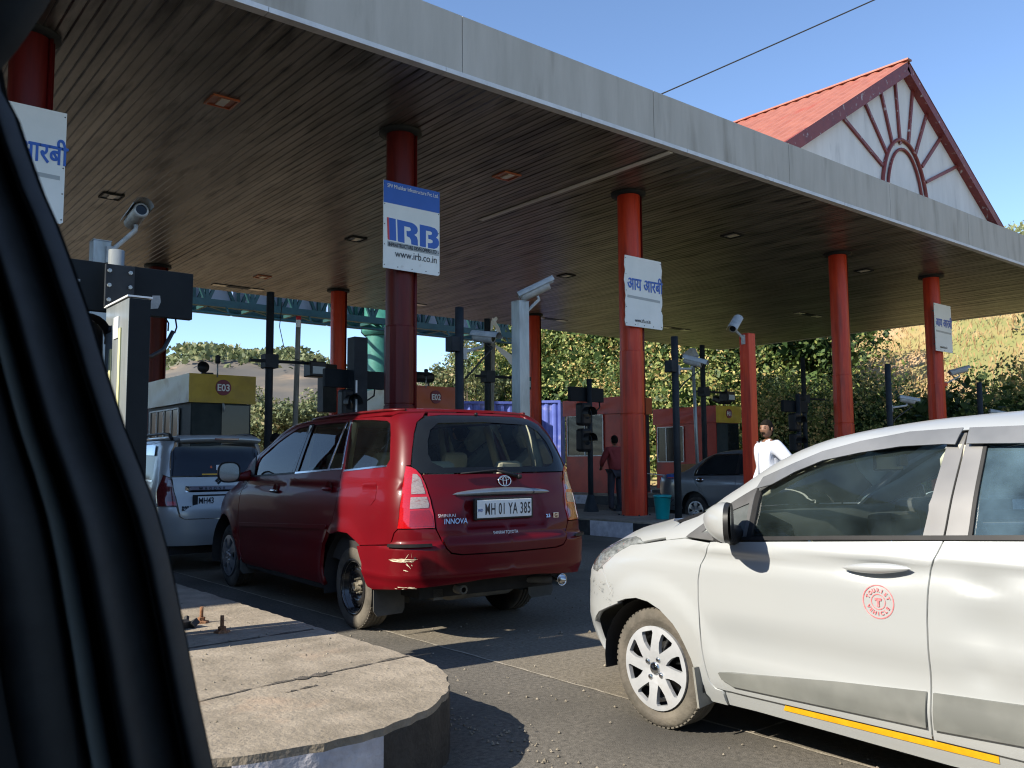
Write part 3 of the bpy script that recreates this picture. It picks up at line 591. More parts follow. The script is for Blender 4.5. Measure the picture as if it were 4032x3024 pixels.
# ================= booths =================
def booth(x0,x1,y0,y1,top,lab,band,bandside,wall,wallside,code,zb=.29,bh=.56,win=None,plinth=True):
    t=thing('toll_booth',lab,'booth',(x0,y0,0),0,'toll booths on the islands'); W=x1-x0; D=y1-y0; o=.07
    m=MB(); m.box(0,W,0,D,zb+.02,top-bh); b=m.build('wall',wallside,t)
    m=MB(); m.box(.02,W-.02,-.012,-.003,zb+.05,top-bh-.01); m.build('front_panel',wall,t)
    m=MB(); m.box(W*.50,W*.97,-.03,-.014,zb+.06,top-bh-.03); m.build('door','window_dark' if wall=='booth_grey' else 'dark_metal',t,.004)
    m=MB(); m.box(W*.93,W*.955,-.05,-.031,1.25,1.4); m.build('door_handle','post_grey',t)
    # header band: front and sides as separate sheets
    def dent(n0,n1,axis,mat,name):
        m=MB(); nx,nz=14,5; vs=[]
        for j in range(nz+1):
            for i in range(nx+1):
                u=i/nx; z=top-bh+bh*j/nz; e=.018*math.sin(u*9+j*1.7)*math.sin(u*PI)*(1 if 0<j<nz else .4)
                if axis=='x': vs.append((n0+(n1-n0)*u,-o-e,z))
                else: vs.append((-o-e,n0+(n1-n0)*u,z))
        f=[(j*(nx+1)+i,j*(nx+1)+i+1,(j+1)*(nx+1)+i+1,(j+1)*(nx+1)+i) for j in range(nz) for i in range(nx)]
        m.add(vs,f if axis=='x' else [q[::-1] for q in f],True); m.build(name,mat,t)
    dent(-o,W+o,'x',band,'header_front'); dent(-o,D+o,'y',bandside,'header_side')
    m=MB(); m.box(-o+.035,W+o-.035,-o+.035,D+o-.035,top-bh+.02,top-.012); m.build('roof',bandside,t)
    if code:
        m=MB(); cx=W*.5; m.lathe([(0,.004),(.155,.004),(.155,-.02)],(cx,-o-.020,top-bh*.45),(0,-1,0),28,False)
        m.build('number_disc','maroon',t)
        text(code,.19,(cx,-o-.028,top-bh*.45-.068),(1,0,0),(0,0,1),'white',t,sx=.92,bold=.004,align='CENTER')
    if win:
        ya,yb,za,zt,nb=win
        m=MB(); m.box(-.02,-.008,ya,yb,za,zt); m.build('window_pane','window_dark',t)
        if nb>=0:
            m=MB()
            for z in np.arange(za+.03,zt,.035): m.box(-.028,-.021,ya,yb,z,z+.012)
            m.build('louvres','dark_metal',t)
        m=MB()
        for yy in [ya,yb]+[ya+(yb-ya)*(i+1)/(abs(nb)+1) for i in range(abs(nb))]: m.box(-.045,-.03,yy-.015,yy+.015,za-.015,zt+.015)
        m.box(-.045,-.03,ya,yb,zt,zt+.028); m.box(-.045,-.03,ya,yb,za-.028,za); m.build('window_frame','white',t)
    if plinth:
        m=MB(); m.box(-.05,W+.05,-.05,D+.05,zb-.03,zb+.03); m.build('plinth','concrete',t)
    return t
b3=booth(5.85,7.05,16.95,19.6,3.04,'booth E03 with yellow header and cream side, left of the tall pole','booth_yellow','booth_cream','booth_grey','booth_grey','E03',win=(.6,2.4,1.2,2.38,-3))
b2=booth(10.99,12.18,17.07,19.6,3.07,'booth E02 with orange header and cream side, behind the maroon column','booth_orange','booth_cream','booth_orange','booth_grey','E02')
b1=booth(18.95,20.2,18.05,20.45,3.2,'red booth with louvred window left of the third column','booth_orange','booth_red','dark_red','booth_red',None,bh=.5,win=(.72,2.3,1.46,2.68,1))
b0=booth(23.4,24.62,18.0,20.6,3.08,'booth F01 with red side and yellow front, behind the silver sedan','booth_yellow','booth_red','booth_grey','booth_red','F01',win=(1.35,2.5,1.25,2.42,2))
def roof_lamp(x,y,z,lab,big=True):
    t=thing('flood_lamp',lab,'lamp',(x,y,z),0,'lamps standing on the booth roofs')
    m=MB(); m.tube([(0,0,0),(0,0,.28)],.014,7); m.build('stem','post_grey',t); m=MB(); m.lathe([(0,.26),(.045,.27),(.05,.42),(0,.44)],n=12); m.build('head','dark_metal',t)
roof_lamp(6.3,16.8,2.98,'thin lamp on the roof of booth E03'); roof_lamp(11.25,16.9,3.02,'thin lamp on the roof of booth E02'); 
t=thing('spot_lamp','round black lamp on the roof of booth E03','lamp',(6.12,17.1,3.03)); m=MB(); m.lathe([(0,-.08),(.09,-.06),(.12,.02),(.11,.05),(0,.06)],(0,0,.16),(0,-1,.3),16); m.build('head','blackplastic',t); m=MB(); m.box(-.03,.2,-.03,.03,0,.06); m.build('foot','blackplastic',t)
t=thing('roof_unit','black rounded unit on the roof of booth E02','box',(11.3,17.2,3.07)); m=MB(); m.box(-.5,.35,-.12,.15,.1,.34); m.build('casing','blackplastic',t,.08); m=MB(); m.box(.2,.24,-.02,.02,0,.12); m.box(-.4,-.36,-.02,.02,0,.12); m.build('legs','blackplastic',t)
t=thing('roof_unit','dark lamp unit on the roof of booth F01','box',(23.9,18.1,3.08)); m=MB(); m.box(-.3,.3,-.2,.2,.1,.3,Matrix.Rotation(R(20),3,'X'),(0,0,.2)); m.build('casing','blackplastic',t,.06); m=MB(); m.tube([(0,-.1,0),(0,-.1,.12)],.02,6); m.build('leg','post_grey',t)
t=thing('padlock_chain','small pale tag hanging on booth E03 header','tag',(6.44,16.85,2.48)); m=MB(); m.tube([(0,0,0),(.02,-.01,-.08),(.03,0,-.18)],[.02,.03,.015],7); m.build('chain','cctv',t)
# ================= gantry behind =================
gt=thing('sign_gantry','teal steel truss gantry with grey backed boards behind the canopy','gantry',(18.9,32,0)); a,b=-14.5,5.2
for y in (-.7,.7):
    for z,wd in ((7.0,.26),(9.0,.24)):
        m=MB(); m.bar((a,y,z+.13),(b+1.9,y,z+.13),wd,wd); m.build('chord','teal_dark',gt)
xs=np.arange(a,b+1.8,1.72)
for i,x in enumerate(xs):
    for y in (-.7,.7):
        m=MB(); m.bar((x,y,7.1),(x,y,9.1),.13); m.bar((x,y,7.1),(x+.86,y,9.1),.11); m.bar((x+1.72,y,7.1),(x+.86,y,9.1),.11); m.build('truss_bay','teal_dark',gt)
m=MB()
for x in xs: m.bar((x,-.7,7.05),(x+1.7,.7,7.05),.1); m.bar((x,-.7,7.05),(x,.7,7.05),.12)
m.build('bottom_bracing','teal_dark',gt)
for i in range(5):
    m=MB(); x=a+.3+i*4.1; m.box(x,x+4.0,.9,1.0,7.0,11.2); m.build('board_back','gantry_board',gt)
m=MB(); m.tube([(a,-1.0,6.72),(b+1.9,-1.0,6.72)],.045,8)
for x in np.arange(a+1,b+1.8,3.3): m.tube([(x,-1.0,6.72),(x,-.7,7.1)],.04,6)
m.build('walk_rail','teal_dark',gt)
m=MB(); m.lathe([(.56,0),(.56,6.75)],n=24); m.build('column','teal',gt)
m=MB(); m.lathe([(.62,6.62),(.75,6.75),(.75,6.86),(.62,6.9),(.62,9.2),(0,9.2)],n=24); m.build('flange','teal',gt)
m=MB()
for s in (.62,.78):
    m.tube([(.55,-s,.2),(.55,-s,6.7)],.022,6)
for z in np.arange(.5,6.7,.35): m.tube([(.55,-.62,z),(.55,-.78,z)],.015,6)
m.build('ladder','teal',gt)
# ================= wire in the sky =================
t=thing('overhead_wire','thin black wire crossing the blue sky','wire',(0,0,0)); m=MB(); p=Vector((42.4,40.4,25.0)); q=Vector((57.5,26.7,33.7)); dv=(q-p)
pts=[]
for i in range(33):
    k=-1.6+3.6*i/32; pts.append(p+dv*k+Vector((0,0,1))*((k-.5)**2*.12-.03))
m.tube(pts,.045,6); m.build('strand','rubber',t)
# thin loop wire near booth E03
t=thing('hanging_wire','thin black wire drooping between the gantry and the tall pole','wire',(0,0,0)); m=MB(); m.tube([(7.35,16.2,4.5),(7.3,16.2,4.0),(7.35,16.1,3.6),(7.45,15.9,3.35),(7.6,15.6,3.25)],.008,6); m.build('strand','rubber',t)
# ================= containers =================
def container(x,y,rz,L,H,z0,lab,open_end=True):
    t=thing('shipping_container',lab,'container',(x,y,z0),rz,'blue containers behind the booths'); W=2.4
    def corr(p0,dx,n,nrm,name):
        m=MB(); L_=[];U=[]
        for i in range(n+1):
            h=[0,0,.06,.06][i%4]; P=Vector(p0)+Vector(dx)*i/n+Vector(nrm)*(-h); L_.append(P); U.append(P+Vector((0,0,H)))
        k=len(L_); m.add(L_+U,[(i,i+1,k+i+1,k+i) for i in range(k-1)]); m.build(name,'cont_blue',t)
    corr((0,0,0),(L,0,0),int(L/.09),(0,-1,0),'side_wall'); corr((L,0,0),(0,W,0),27,(1,0,0),'end_wall')
    m=MB(); m.box(-.02,L+.02,0,W,H,H+.06); m.build('roof','cont_blue',t)
    m=MB()
    for xx in (-.05,L-.07):
        m.box(xx,xx+.12,-.06,.06,-.1,H+.08)
    m.box(0,L,-.05,.05,H-.02,H+.09); m.box(0,L,-.05,.05,-.1,.05); m.build('frame','cont_blue',t)
    return t
cb=container(25.6,30.6,R(-49),1.75,2.9,1.05,'bright blue corrugated container beside the red booth')
ca=container(20.9,31.8,R(-26),4.6,2.55,1.3,'long blue container seen over the red car roof')
text('LOGIS',.62,(.2,-.08,1.75),(1,0,0),(0,0,1),'white',ca,sx=.8)
m=MB(); m.box(.3,4.2,-.09,-.075,1.15,1.6); m.build('orange_band','orange',ca)
text('Link Busi',.36,(.4,-.1,1.24),(1,0,0),(0,0,1),'white',ca)
text('0 0100',.42,(.4,-.08,.6),(1,0,0),(0,0,1),'white',ca)
for o in (ca,cb):
    m=MB(); m.box(0,4.5 if o is ca else 1.7,.3,2.1,-1.3,-.12); m.build('trailer_bed','dark_metal',o)
# orange barrier
t=thing('safety_barrier','orange and white plastic barrier by the red booth corner','barrier',(18.6,21.3,0)); m=MB(); m.box(-.15,.15,-.3,.3,.2,1.0); m.box(-.2,.2,-.35,.35,.95,1.05); m.build('body','orange',t,.02); m=MB(); m.tube([(-.1,0,1.05),(-.1,0,2.4)],.045,8); m.build('pole','white',t)
m=MB(); m.box(-.05,.12,-.05,.05,1.3,2.3); m.build('flag','orange',t)
# ================= small things =================
bk=thing('bucket','turquoise plastic bucket at the foot of the third red column','bucket',(11.62,10.12,.29)); m=MB()
m.lathe([(0,.0),(.095,.0),(.10,.01),(.132,.33),(.14,.335),(.145,.36),(.135,.37),(.127,.36),(.095,.02),(0,.02)],n=32); m.build('body','bucket',bk)
m=MB(); m.tube([(.14,0,.33),(.16,-.03,.25),(.1,-.14,.3),(0,-.155,.32),(-.1,-.14,.34),(-.14,0,.34)],.004,6); m.build('handle','dark_metal',bk)
for v in bk.children: v.scale=(1.12,1.12,1.12)
t=thing('carton','open brown carton behind the silver sedan','box',(17.4,14.0,.7)); m=MB(); m.box(-.32,.28,-.3,.3,0,.5); m.build('body','carton',t,.004); m=MB(); m.box(-.3,.28,-.52,-.3,.36,.375,Matrix.Rotation(R(35),3,'X'),(0,-.3,.37)); m.build('flap','carton',t)
m=MB(); m.box(-.02,.02,-.305,-.302,.3,.34); m.build('hole','sign_black',t)
t=thing('trolley','metal trolley under the brown carton','trolley',(17.4,14.0,0)); m=MB(); m.box(-.4,.4,-.35,.35,.64,.69)
for a_ in (-.37,.37):
    for b_ in (-.32,.32): m.bar((a_,b_,.02),(a_,b_,.68),.035)
m.build('frame','post_grey',t)
t=thing('rope','thin pale rope strung from the booth past the third column','rope',(0,0,0)); m=MB(); m.tube([(14.0,12.6,1.02),(14.6,12.0,.93),(15.4,11.5,.90),(16.2,11.0,.95)],.012,6); m.build('strand','white',t)
t=thing('bolt_debris','small rusty debris beside the signal foot','debris',(12.75,12.3,.29)); m=MB(); m.box(-.06,.06,-.04,.04,0,.05); m.box(0,.09,-.02,.03,.03,.12); m.build('scrap','dark_metal',t)
def pchip(xs,ys):
    n=len(xs); h=[xs[i+1]-xs[i] for i in range(n-1)]; d=[(ys[i+1]-ys[i])/h[i] for i in range(n-1)]
    m=[0.0]*n
    for i in range(1,n-1):
        if d[i-1]*d[i]<=0: m[i]=0
        else:
            w1=2*h[i]+h[i-1]; w2=h[i]+2*h[i-1]; m[i]=(w1+w2)/(w1/d[i-1]+w2/d[i])
    m[0]=d[0]; m[-1]=d[-1]
    def f(x):
        if x<=xs[0]: return ys[0]+m[0]*(x-xs[0])
        if x>=xs[-1]: return ys[-1]
        lo,hi=0,n-1
        while hi-lo>1:
            k=(lo+hi)//2
            if xs[k]<=x: lo=k
            else: hi=k
        t=(x-xs[lo])/h[lo]; a=h[lo]
        return (ys[lo]*(1+2*t)*(1-t)**2+m[lo]*a*t*(1-t)**2+ys[hi]*t*t*(3-2*t)+m[hi]*a*t*t*(t-1))
    return f
class Surf:
    # local frame: x forward, y left, z up ; rows: z,W,XF,XR,nF,nR,mF,mR
    def __init__(s,rows,xm,znom,disp=None):
        zs=[r[0] for r in rows]; s.f=[pchip(zs,[r[k] for r in rows]) for k in range(1,8)]
        s.xm=xm; s.z0=zs[0]; s.z1=zs[-1]; s.disp=disp; s.tab={}
        for sg in (1,-1):
            W,L,n,m=s.par(znom,sg); T=[(0.0,math.pi/2)]; px,py=0.0,W; acc=0
            N=2000
            for i in range(1,N+1):
                # sample by uniform-ish: blend of x-based and theta-based
                q=i/N
                # param so that x fraction covers evenly first then theta
                if q<.5:
                    xf=q/.5*.9; th=math.acos(min(1,xf**(n/2)))
                else:
                    th0=math.acos(.9**(n/2)); th=th0*(1-(q-.5)/.5)
                x=L*math.cos(th)**(2/n); y=W*max(0,math.sin(th))**(2/m)
                acc+=math.hypot(x-px,y-py); px,py=x,y; T.append((acc,th))
            s.tab[sg]=T
    def par(s,z,sg):
        W=max(.001,s.f[0](z))
        if sg>0: return W,max(.001,s.f[1](z)-s.xm),s.f[3](z),s.f[5](z)
        return W,max(.001,s.xm-s.f[2](z)),s.f[4](z),s.f[6](z)
    def G(s,x,y,z):
        sg=1 if x>=s.xm else -1
        W,L,n,m=s.par(z,sg)
        return (abs(x-s.xm)/L)**n+(abs(y)/W)**m-1
    def U(s,S,z):   # S>0 back half, S<0 front half ; left side
        sg=-1 if S>=0 else 1
        T=s.tab[sg]; a=abs(S)
        lo,hi=0,len(T)-1
        if a>=T[-1][0]: th=0.0
        else:
            while hi-lo>1:
                k=(lo+hi)//2
                if T[k][0]<=a: lo=k
                else: hi=k
            t=(a-T[lo][0])/max(1e-9,T[hi][0]-T[lo][0]); th=T[lo][1]*(1-t)+T[hi][1]*t
        W,L,n,m=s.par(z,sg)
        x=s.xm+sg*L*max(0,math.cos(th))**(2/n); y=W*max(0,math.sin(th))**(2/m)
        return (x,y,z)
    def Uinv(s,x,y,z):
        sg=1 if x>=s.xm else -1
        W,L,n,m=s.par(z,sg)
        th=math.atan2((abs(y)/W)**(m/2),(abs(x-s.xm)/L)**(n/2))
        T=s.tab[sg]; lo,hi=0,len(T)-1
        while hi-lo>1:
            k=(lo+hi)//2
            if T[k][1]>=th: lo=k
            else: hi=k
        dt=T[lo][1]-T[hi][1]; t=(T[lo][1]-th)/dt if dt>1e-12 else 0
        return (-sg*(T[lo][0]*(1-t)+T[hi][0]*t),z)
    def sidex(s,x,z): # S for a given x on side at z
        sg=1 if x>=s.xm else -1
        W,L,n,m=s.par(z,sg); q=min(.9999,abs(x-s.xm)/L)
        y=W*(1-q**n)**(1/m)
        return s.Uinv(x,y,z)[0]
    def top(s,x,y,zlo=.55):
        lo,hi=zlo,s.z1
        if s.G(x,y,lo)>0: return lo
        for i in range(40):
            k=(lo+hi)/2
            if s.G(x,y,k)<=0: lo=k
            else: hi=k
        return lo
    def grad(s,x,y,z):
        e=1e-4
        g=[s.G(x+e,y,z)-s.G(x-e,y,z),s.G(x,y+e,z)-s.G(x,y-e,z),s.G(x,y,z+e)-s.G(x,y,z-e)]
        l=math.sqrt(sum(c*c for c in g)) or 1
        return [c/l for c in g]
# ================= vehicle toolkit =================
def upts(S,pts,h):
    out=[]; n=len(pts)
    def conv(p):
        if p[0]=='s': return (p[1],p[2])
        return (S.sidex(p[0],p[1]),p[1])
    for i in range(n):
        a=pts[i]; b=pts[(i+1)%n]
        if a[0]!='s' and b[0]!='s':
            L=math.hypot(b[0]-a[0],b[1]-a[1]); k=max(1,int(math.ceil(L/h)))
            for j in range(k): out.append(conv((a[0]+(b[0]-a[0])*j/k,a[1]+(b[1]-a[1])*j/k)))
        else:
            A=conv(a);B=conv(b); L=math.hypot(B[0]-A[0],B[1]-A[1]); k=max(1,int(math.ceil(L/h)))
            for j in range(k): out.append((A[0]+(B[0]-A[0])*j/k,A[1]+(B[1]-A[1])*j/k))
    return out
def panel(S,par,name,loops,mat,mp='U',off=0.0,rim=.02,mirror='both',h=.05,disp=None,flatn=False,label=None):
    if mp=='U': L2=[upts(S,l,h) for l in loops]
    else: L2=[seg_resample(l,h) for l in loops]
    v2,fs=cdt_fill(L2,h)
    SM=S.tab[-1][-1][0]; SF=S.tab[1][-1][0]
    def P(a,b):
        if mp=='U': x,y,z=S.U(max(-SF,min(SM,a)),b)
        else: x,y=a,abs(b); z=S.top(x,y)
        g=S.grad(x,max(y,1e-4),z); 
        if y<1e-3: g[1]=0
        d=off+(disp(x,y,z) if disp else 0)
        return (x+g[0]*d,y+g[1]*d,z+g[2]*d),g
    V=[];N=[]
    for a,b in v2:
        p,g=P(a,b)
        if disp:
            e=.006
            if mp=='U':
                p1,_=P(a+e,b);p2,_=P(a-e,b);p3,_=P(a,b+e);p4,_=P(a,b-e)
            else:
                p1,_=P(a+e,b);p2,_=P(a-e,b);p3,_=P(a,b+e);p4,_=P(a,max(0,b-e))
            A=Vector(p1)-Vector(p2);B=Vector(p3)-Vector(p4); c=A.cross(B)
            if c.length>1e-9:
                c.normalize(); 
                if c.dot(Vector(g))<0: c=-c
                if c.dot(Vector(g))>.5: g=list(c)
        V.append(Vector(p));N.append(Vector(g))
    F=[]
    for f in fs:
        a,b,c=[V[i] for i in f]; nn=(b-a).cross(c-a)
        if nn.dot(N[f[0]])<0: f=f[::-1]
        F.append(tuple(f))
    cnt={}
    for f in F:
        for i in range(len(f)):
            e=(f[i],f[(i+1)%len(f)]); cnt.setdefault(tuple(sorted(e)),[]).append(e)
    bd=[e[0] for e in cnt.values() if len(e)==1]
    if rim:
        outn={}
        for a,b in bd:
            o=(V[b]-V[a]).cross(N[a]); 
            if o.length>1e-9: o.normalize()
            for k in (a,b): outn[k]=outn.get(k,Vector())+o
        base=len(V); idx={}
        for k in outn:
            o=outn[k].normalized() if outn[k].length>1e-6 else N[k]
            if mirror=='join' and V[k].y<2e-3: continue
            idx[k]=len(V); V.append(V[k].copy()); N.append((o+N[k]*.5).normalized()); V.append(V[k]-N[k]*rim); N.append(o)
        for a,b in bd:
            if a in idx and b in idx: F.append((idx[b],idx[a],idx[a]+1,idx[b]+1))
    def mk(V,N,F):
        me=bpy.data.meshes.new(name); me.from_pydata([tuple(v) for v in V],[],F); me.update()
        me.polygons.foreach_set('use_smooth',[True]*len(F))
        me.normals_split_custom_set_from_vertices([tuple(n) for n in N])
        me.materials.append(M[mat] if isinstance(mat,str) else mat)
        o=bpy.data.objects.new(name,me); C.objects.link(o); o.parent=par
        if label: o['label']=label
        return o
    mir=lambda v:Vector((v.x,-v.y,v.z))
    if mirror=='join':
        n=len(V); return mk(V+[mir(v) for v in V],N+[mir(v) for v in N],F+[tuple(i+n for i in f[::-1]) for f in F])
    o=None
    if mirror in('both','left'): o=mk(V,N,F)
    if mirror in('both','right'): o2=mk([mir(v) for v in V],[mir(v) for v in N],[f[::-1] for f in F]); o=o or o2
    return o
def arc(cx,cz,r,a0,a1,n=14,ez=1.0):
    return [(cx+r*math.cos(R(a0+(a1-a0)*i/n)),cz+r*ez*math.sin(R(a0+(a1-a0)*i/n))) for i in range(n+1)]
M['tyre']=pmat('tyre',(.022,.02,.018),(.04,.036,.032),scale=9,rough=.8,bump=.3,bscale=40,c3=(.14,.12,.09),c3scale=2.5,c3lo=.5,c3hi=.8)
M['tyre_dusty']=pmat('tyre_dusty',(.065,.058,.045),(.115,.10,.08),scale=7,rough=.9,bump=.3,bscale=40,c3=(.17,.15,.115),c3scale=2.2,c3lo=.55,c3hi=.8)
M['cap_silver']=pmat('cap_silver',(.34,.35,.36),(.42,.43,.44),scale=6,rough=.4,metal=.2,coat=.2,c3=(.3,.28,.25),c3scale=5,c3lo=.62,c3hi=.9)
M['alloy']=pmat('alloy',(.35,.36,.38),(.42,.43,.45),scale=6,rough=.3,metal=.7)
M['steel_black']=pmat('steel_black',(.012,.012,.013),(.03,.028,.025),scale=7,rough=.22,coat=.4,c3=(.12,.1,.08),c3scale=6,c3lo=.6,c3hi=.85)
M['hub']=pmat('hub',(.22,.19,.13),(.34,.3,.22),scale=20,rough=.7,bump=.3)
M['chrome']=pmat('chrome',(.6,.61,.62),(.66,.67,.68),scale=5,rough=.12,metal=1)
M['underbody']=pmat('underbody',(.012,.012,.012),(.03,.028,.025),scale=4,rough=.9)
M['seat_beige']=pmat('seat_beige',(.42,.38,.28),(.5,.46,.36),scale=6,rough=.8)
M['seat_grey']=pmat('seat_grey',(.10,.10,.10),(.15,.15,.14),scale=6,rough=.85)
M['cabin_dark']=pmat('cabin_dark',(.02,.02,.02),(.035,.033,.03),scale=5,rough=.75)
M['cabin_beige']=pmat('cabin_beige',(.50,.47,.36),(.56,.53,.42),scale=5,rough=.8)
M['plate_white']=pmat('plate_white',(.66,.68,.66),(.72,.74,.72),scale=8,rough=.35)
M['amber']=pmat('amber',(.6,.2,.03),rough=.15,coat=1)
M['lens_red']=pmat('lens_red',(.34,.003,.005),(.50,.006,.008),scale=60,rough=.12,coat=1,stretch=(1,1,6))
M['lens_clear']=pmat('lens_clear',(.22,.18,.17),(.36,.30,.28),scale=70,rough=.12,coat=1,stretch=(1,1,5),c3=(.22,.05,.03),c3scale=22,c3lo=.55,c3hi=.75)
M['lens_dark']=pmat('lens_dark',(.09,.01,.012),(.15,.02,.02),scale=50,rough=.12,coat=1)
def wheel(par,x,y,zc,r,w,kind,sg,mtyre='tyre',name='wheel'):
    # sg=+1 left side (outer face towards +y)
    t=bpy.data.objects.new(name,None); C.objects.link(t); t.parent=par; t.location=(x,y,zc); t.empty_display_size=.1
    ax=(0,sg,0); ri=r*(.705 if kind=='cap8' else .66)
    m=MB(); prof=[(ri-.02,-w),( r-.03,-w),(r-.008,-w+.015),(r,-w+.03)]
    for i in range(4):
        u=-w+.035+i*(w-.065)/4; prof+= [(r,u),(r,u+(w-.065)/4-.008),(r-.008,u+(w-.065)/4-.006),(r-.008,u+(w-.065)/4-.001)]
    prof+=[(r,-.03),(r-.006,-.014),(r-.02,-.004),(r-.05,.004),(ri+.03,.002),(ri+.006,-.006),(ri-.004,-.012),(ri-.02,-.02)]
    m.lathe(prof,(0,0,0),ax,56); 
    # shoulder blocks
    for k in range(60):
        a=2*PI*k/60; ca,sa=math.cos(a),math.sin(a); u=Vector((ca,0,sa)); tq=Vector((-sa,0,ca)); c=u*(r-.003)+Vector(ax)*(-.028)
        m.add([c+tq*i*.009+Vector(ax)*j+u*kk for kk in (-.004,.0035) for j,i in ((-.018,-1),(-.018,1),(.014,1),(.014,-1))],[(4,5,6,7),(0,4,7,3),(1,2,6,5),(2,3,7,6),(0,1,5,4)])
    m.build('tyre',mtyre,t)
    if kind=='steel':
        m=MB(); m.lathe([(ri+.004,-.008),(ri+.006,.0),(ri-.004,.002),(ri-.014,-.006),(ri-.02,-.06),(ri-.045,-.075),(ri-.05,-.06),(ri-.075,-.042),(ri-.10,-.036),(ri-.118,-.05),(.055,-.075),(.05,-.07),(.0,-.07)],(0,0,0),ax,44); m.build('rim','steel_black',t)
        m=MB()
        for k in range(14):
            a=2*PI*k/14; rr=ri-.068
            m.lathe([(.0,.002),(.0115,.002),(.013,.0)],(rr*math.cos(a),-.046*sg,rr*math.sin(a)),Vector((-.25*math.cos(a),sg,-.25*math.sin(a))),10,False)
        m.build('vent_holes','rubber',t)  # black discs paint the dark inside the openings
        m=MB(); m.lathe([(.052,-.075),(.05,-.05),(.036,-.045),(.034,-.018),(.026,-.015),(.026,-.04),(0,-.04)],(0,0,0),ax,20)
        for k in range(5):
            a=2*PI*k/5+.3; m.lathe([(.013,-.075),(.013,-.045),(.008,-.035),(.007,-.022),(0,-.02)],(.056*math.cos(a),0,.056*math.sin(a)),ax,6,False)
        m.build('hub','hub',t)
    else:
        m=MB(); m.lathe([(ri+.002,-.012),(ri-.01,-.03),(ri-.02,-.10),(ri-.05,-.105),(.08,-.055),(0,-.05)],(0,0,0),ax,40); m.build('rim','steel_black' if kind=='cap8' else 'cabin_dark',t)
        K=8 if kind=='cap8' else 6
        holes=[]
        for k in range(K):
            a0=2*PI*(k+.5)/K+(.12 if kind=='cap8' else .5)
            if kind=='cap8': pr=[(.40,-.035),(.50,-.155),(.66,-.215),(.84,-.20),(.90,-.17),(.90,.17),(.84,.20),(.66,.15),(.50,.06)]; pr=[(p,q*(1.12)) for p,q in pr]
            else: pr=[(.42,-.13),(.62,-.17),(.86,-.25),(.90,-.20),(.90,.20),(.86,.25),(.62,.17),(.42,.13)]
            holes.append([(ri*p*math.cos(a0+q),ri*p*math.sin(a0+q)) for p,q in pr])
        outer=[(ri*math.cos(2*PI*i/48),ri*math.sin(2*PI*i/48)) for i in range(48)]
        v2,fs=cdt_fill([outer]+[seg_resample(hh,.03) for hh in holes],.03); m=MB(); 
        def zz(q): rr=math.hypot(*q)/ri; return .004+.010*math.sin(min(1,rr)*PI*.9)-.018*max(0,.35-rr)
        vs=[(a,sg*zz((a,b)),b) for a,b in v2]; m.add(vs,[f[::-1] if sg>0 else f for f in fs],False)
        cnt={}
        for f in fs:
            for i in range(3): e=(f[i],f[(i+1)%3]); cnt.setdefault(tuple(sorted(e)),[]).append(e)
        n=len(m.v); 
        for v in vs: m.v.append((v[0]*.985,v[1]-sg*.022,v[2]*.985))
        for e in cnt.values():
            if len(e)==1: a,b=e[0]; m.f.append((a,b,b+n,a+n)); m.sm.append(False)
        m.build('wheel_cover','cap_silver' if kind=='cap8' else 'alloy',t)
        m=MB()
        for k in range(4 if kind=='cap8' else 5):
            a=2*PI*k/(4 if kind=='cap8' else 5)+.55; m.lathe([(.0135,.004),(.0125,.016),(.008,.019),(0,.02)],(.052*math.cos(a),0,.052*math.sin(a)),ax,12)
        m.lathe([(.03,.0),(.03,.012),(.024,.016),(0,.016)],(0,0,0),ax,24); m.build('nuts','chrome' if kind=='cap8' else 'alloy',t)
    return t
def seat(par,x,y,z,mat,hw=.25,back=.62,head=True,tilt=12):
    t=bpy.data.objects.new('seat',None); C.objects.link(t); t.parent=par; t.location=(x,y,z)
    m=MB(); m.box(-.26,.26,-hw,hw,0,.16); m.build('cushion',mat,t,.05)
    q=Matrix.Rotation(R(-tilt),3,'Y'); m=MB(); m.box(-.36,-.22,-hw,hw,.05,back,q,(-.28,0,.1)); m.build('seat_back',mat,t,.05)
    if head:
        for yy in ([0] if hw<.4 else [-hw*.55,hw*.55]):
            m=MB(); m.box(-.36,-.26,yy-.13,yy+.13,back+.05,back+.23,q,(-.28,0,.1)); m.build('headrest',mat,t,.045)
            m=MB(); 
            for s in (-.05,.05):
                a=q@(Vector((-.31,yy+s,back-.02))-Vector((-.28,0,.1)))+Vector((-.28,0,.1)); b=q@(Vector((-.31,yy+s,back+.08))-Vector((-.28,0,.1)))+Vector((-.28,0,.1)); m.tube([a,b],.006,6)
            m.build('headrest_rods','chrome',t)
    return t
def steering(par,x,y,z,r=.18):
    m=MB(); ax=Vector((-.85,0,.5)).normalized(); a=Vector((0,1,0)); b=ax.cross(a); c=Vector((x,y,z))
    pts=[c+(a*math.cos(2*PI*i/28)+b*math.sin(2*PI*i/28))*r for i in range(29)]; m.tube(pts,.016,8,False)
    for k in (0,PI,PI*1.5): m.tube([c,c+(a*math.cos(k)+b*math.sin(k))*r],.014,6)
    m.lathe([(.06,-.01),(.055,.02),(0,.03)],c,ax,16); m.tube([c,c-ax*.25],.03,8)
    m.build('steering_wheel','blackplastic',par)
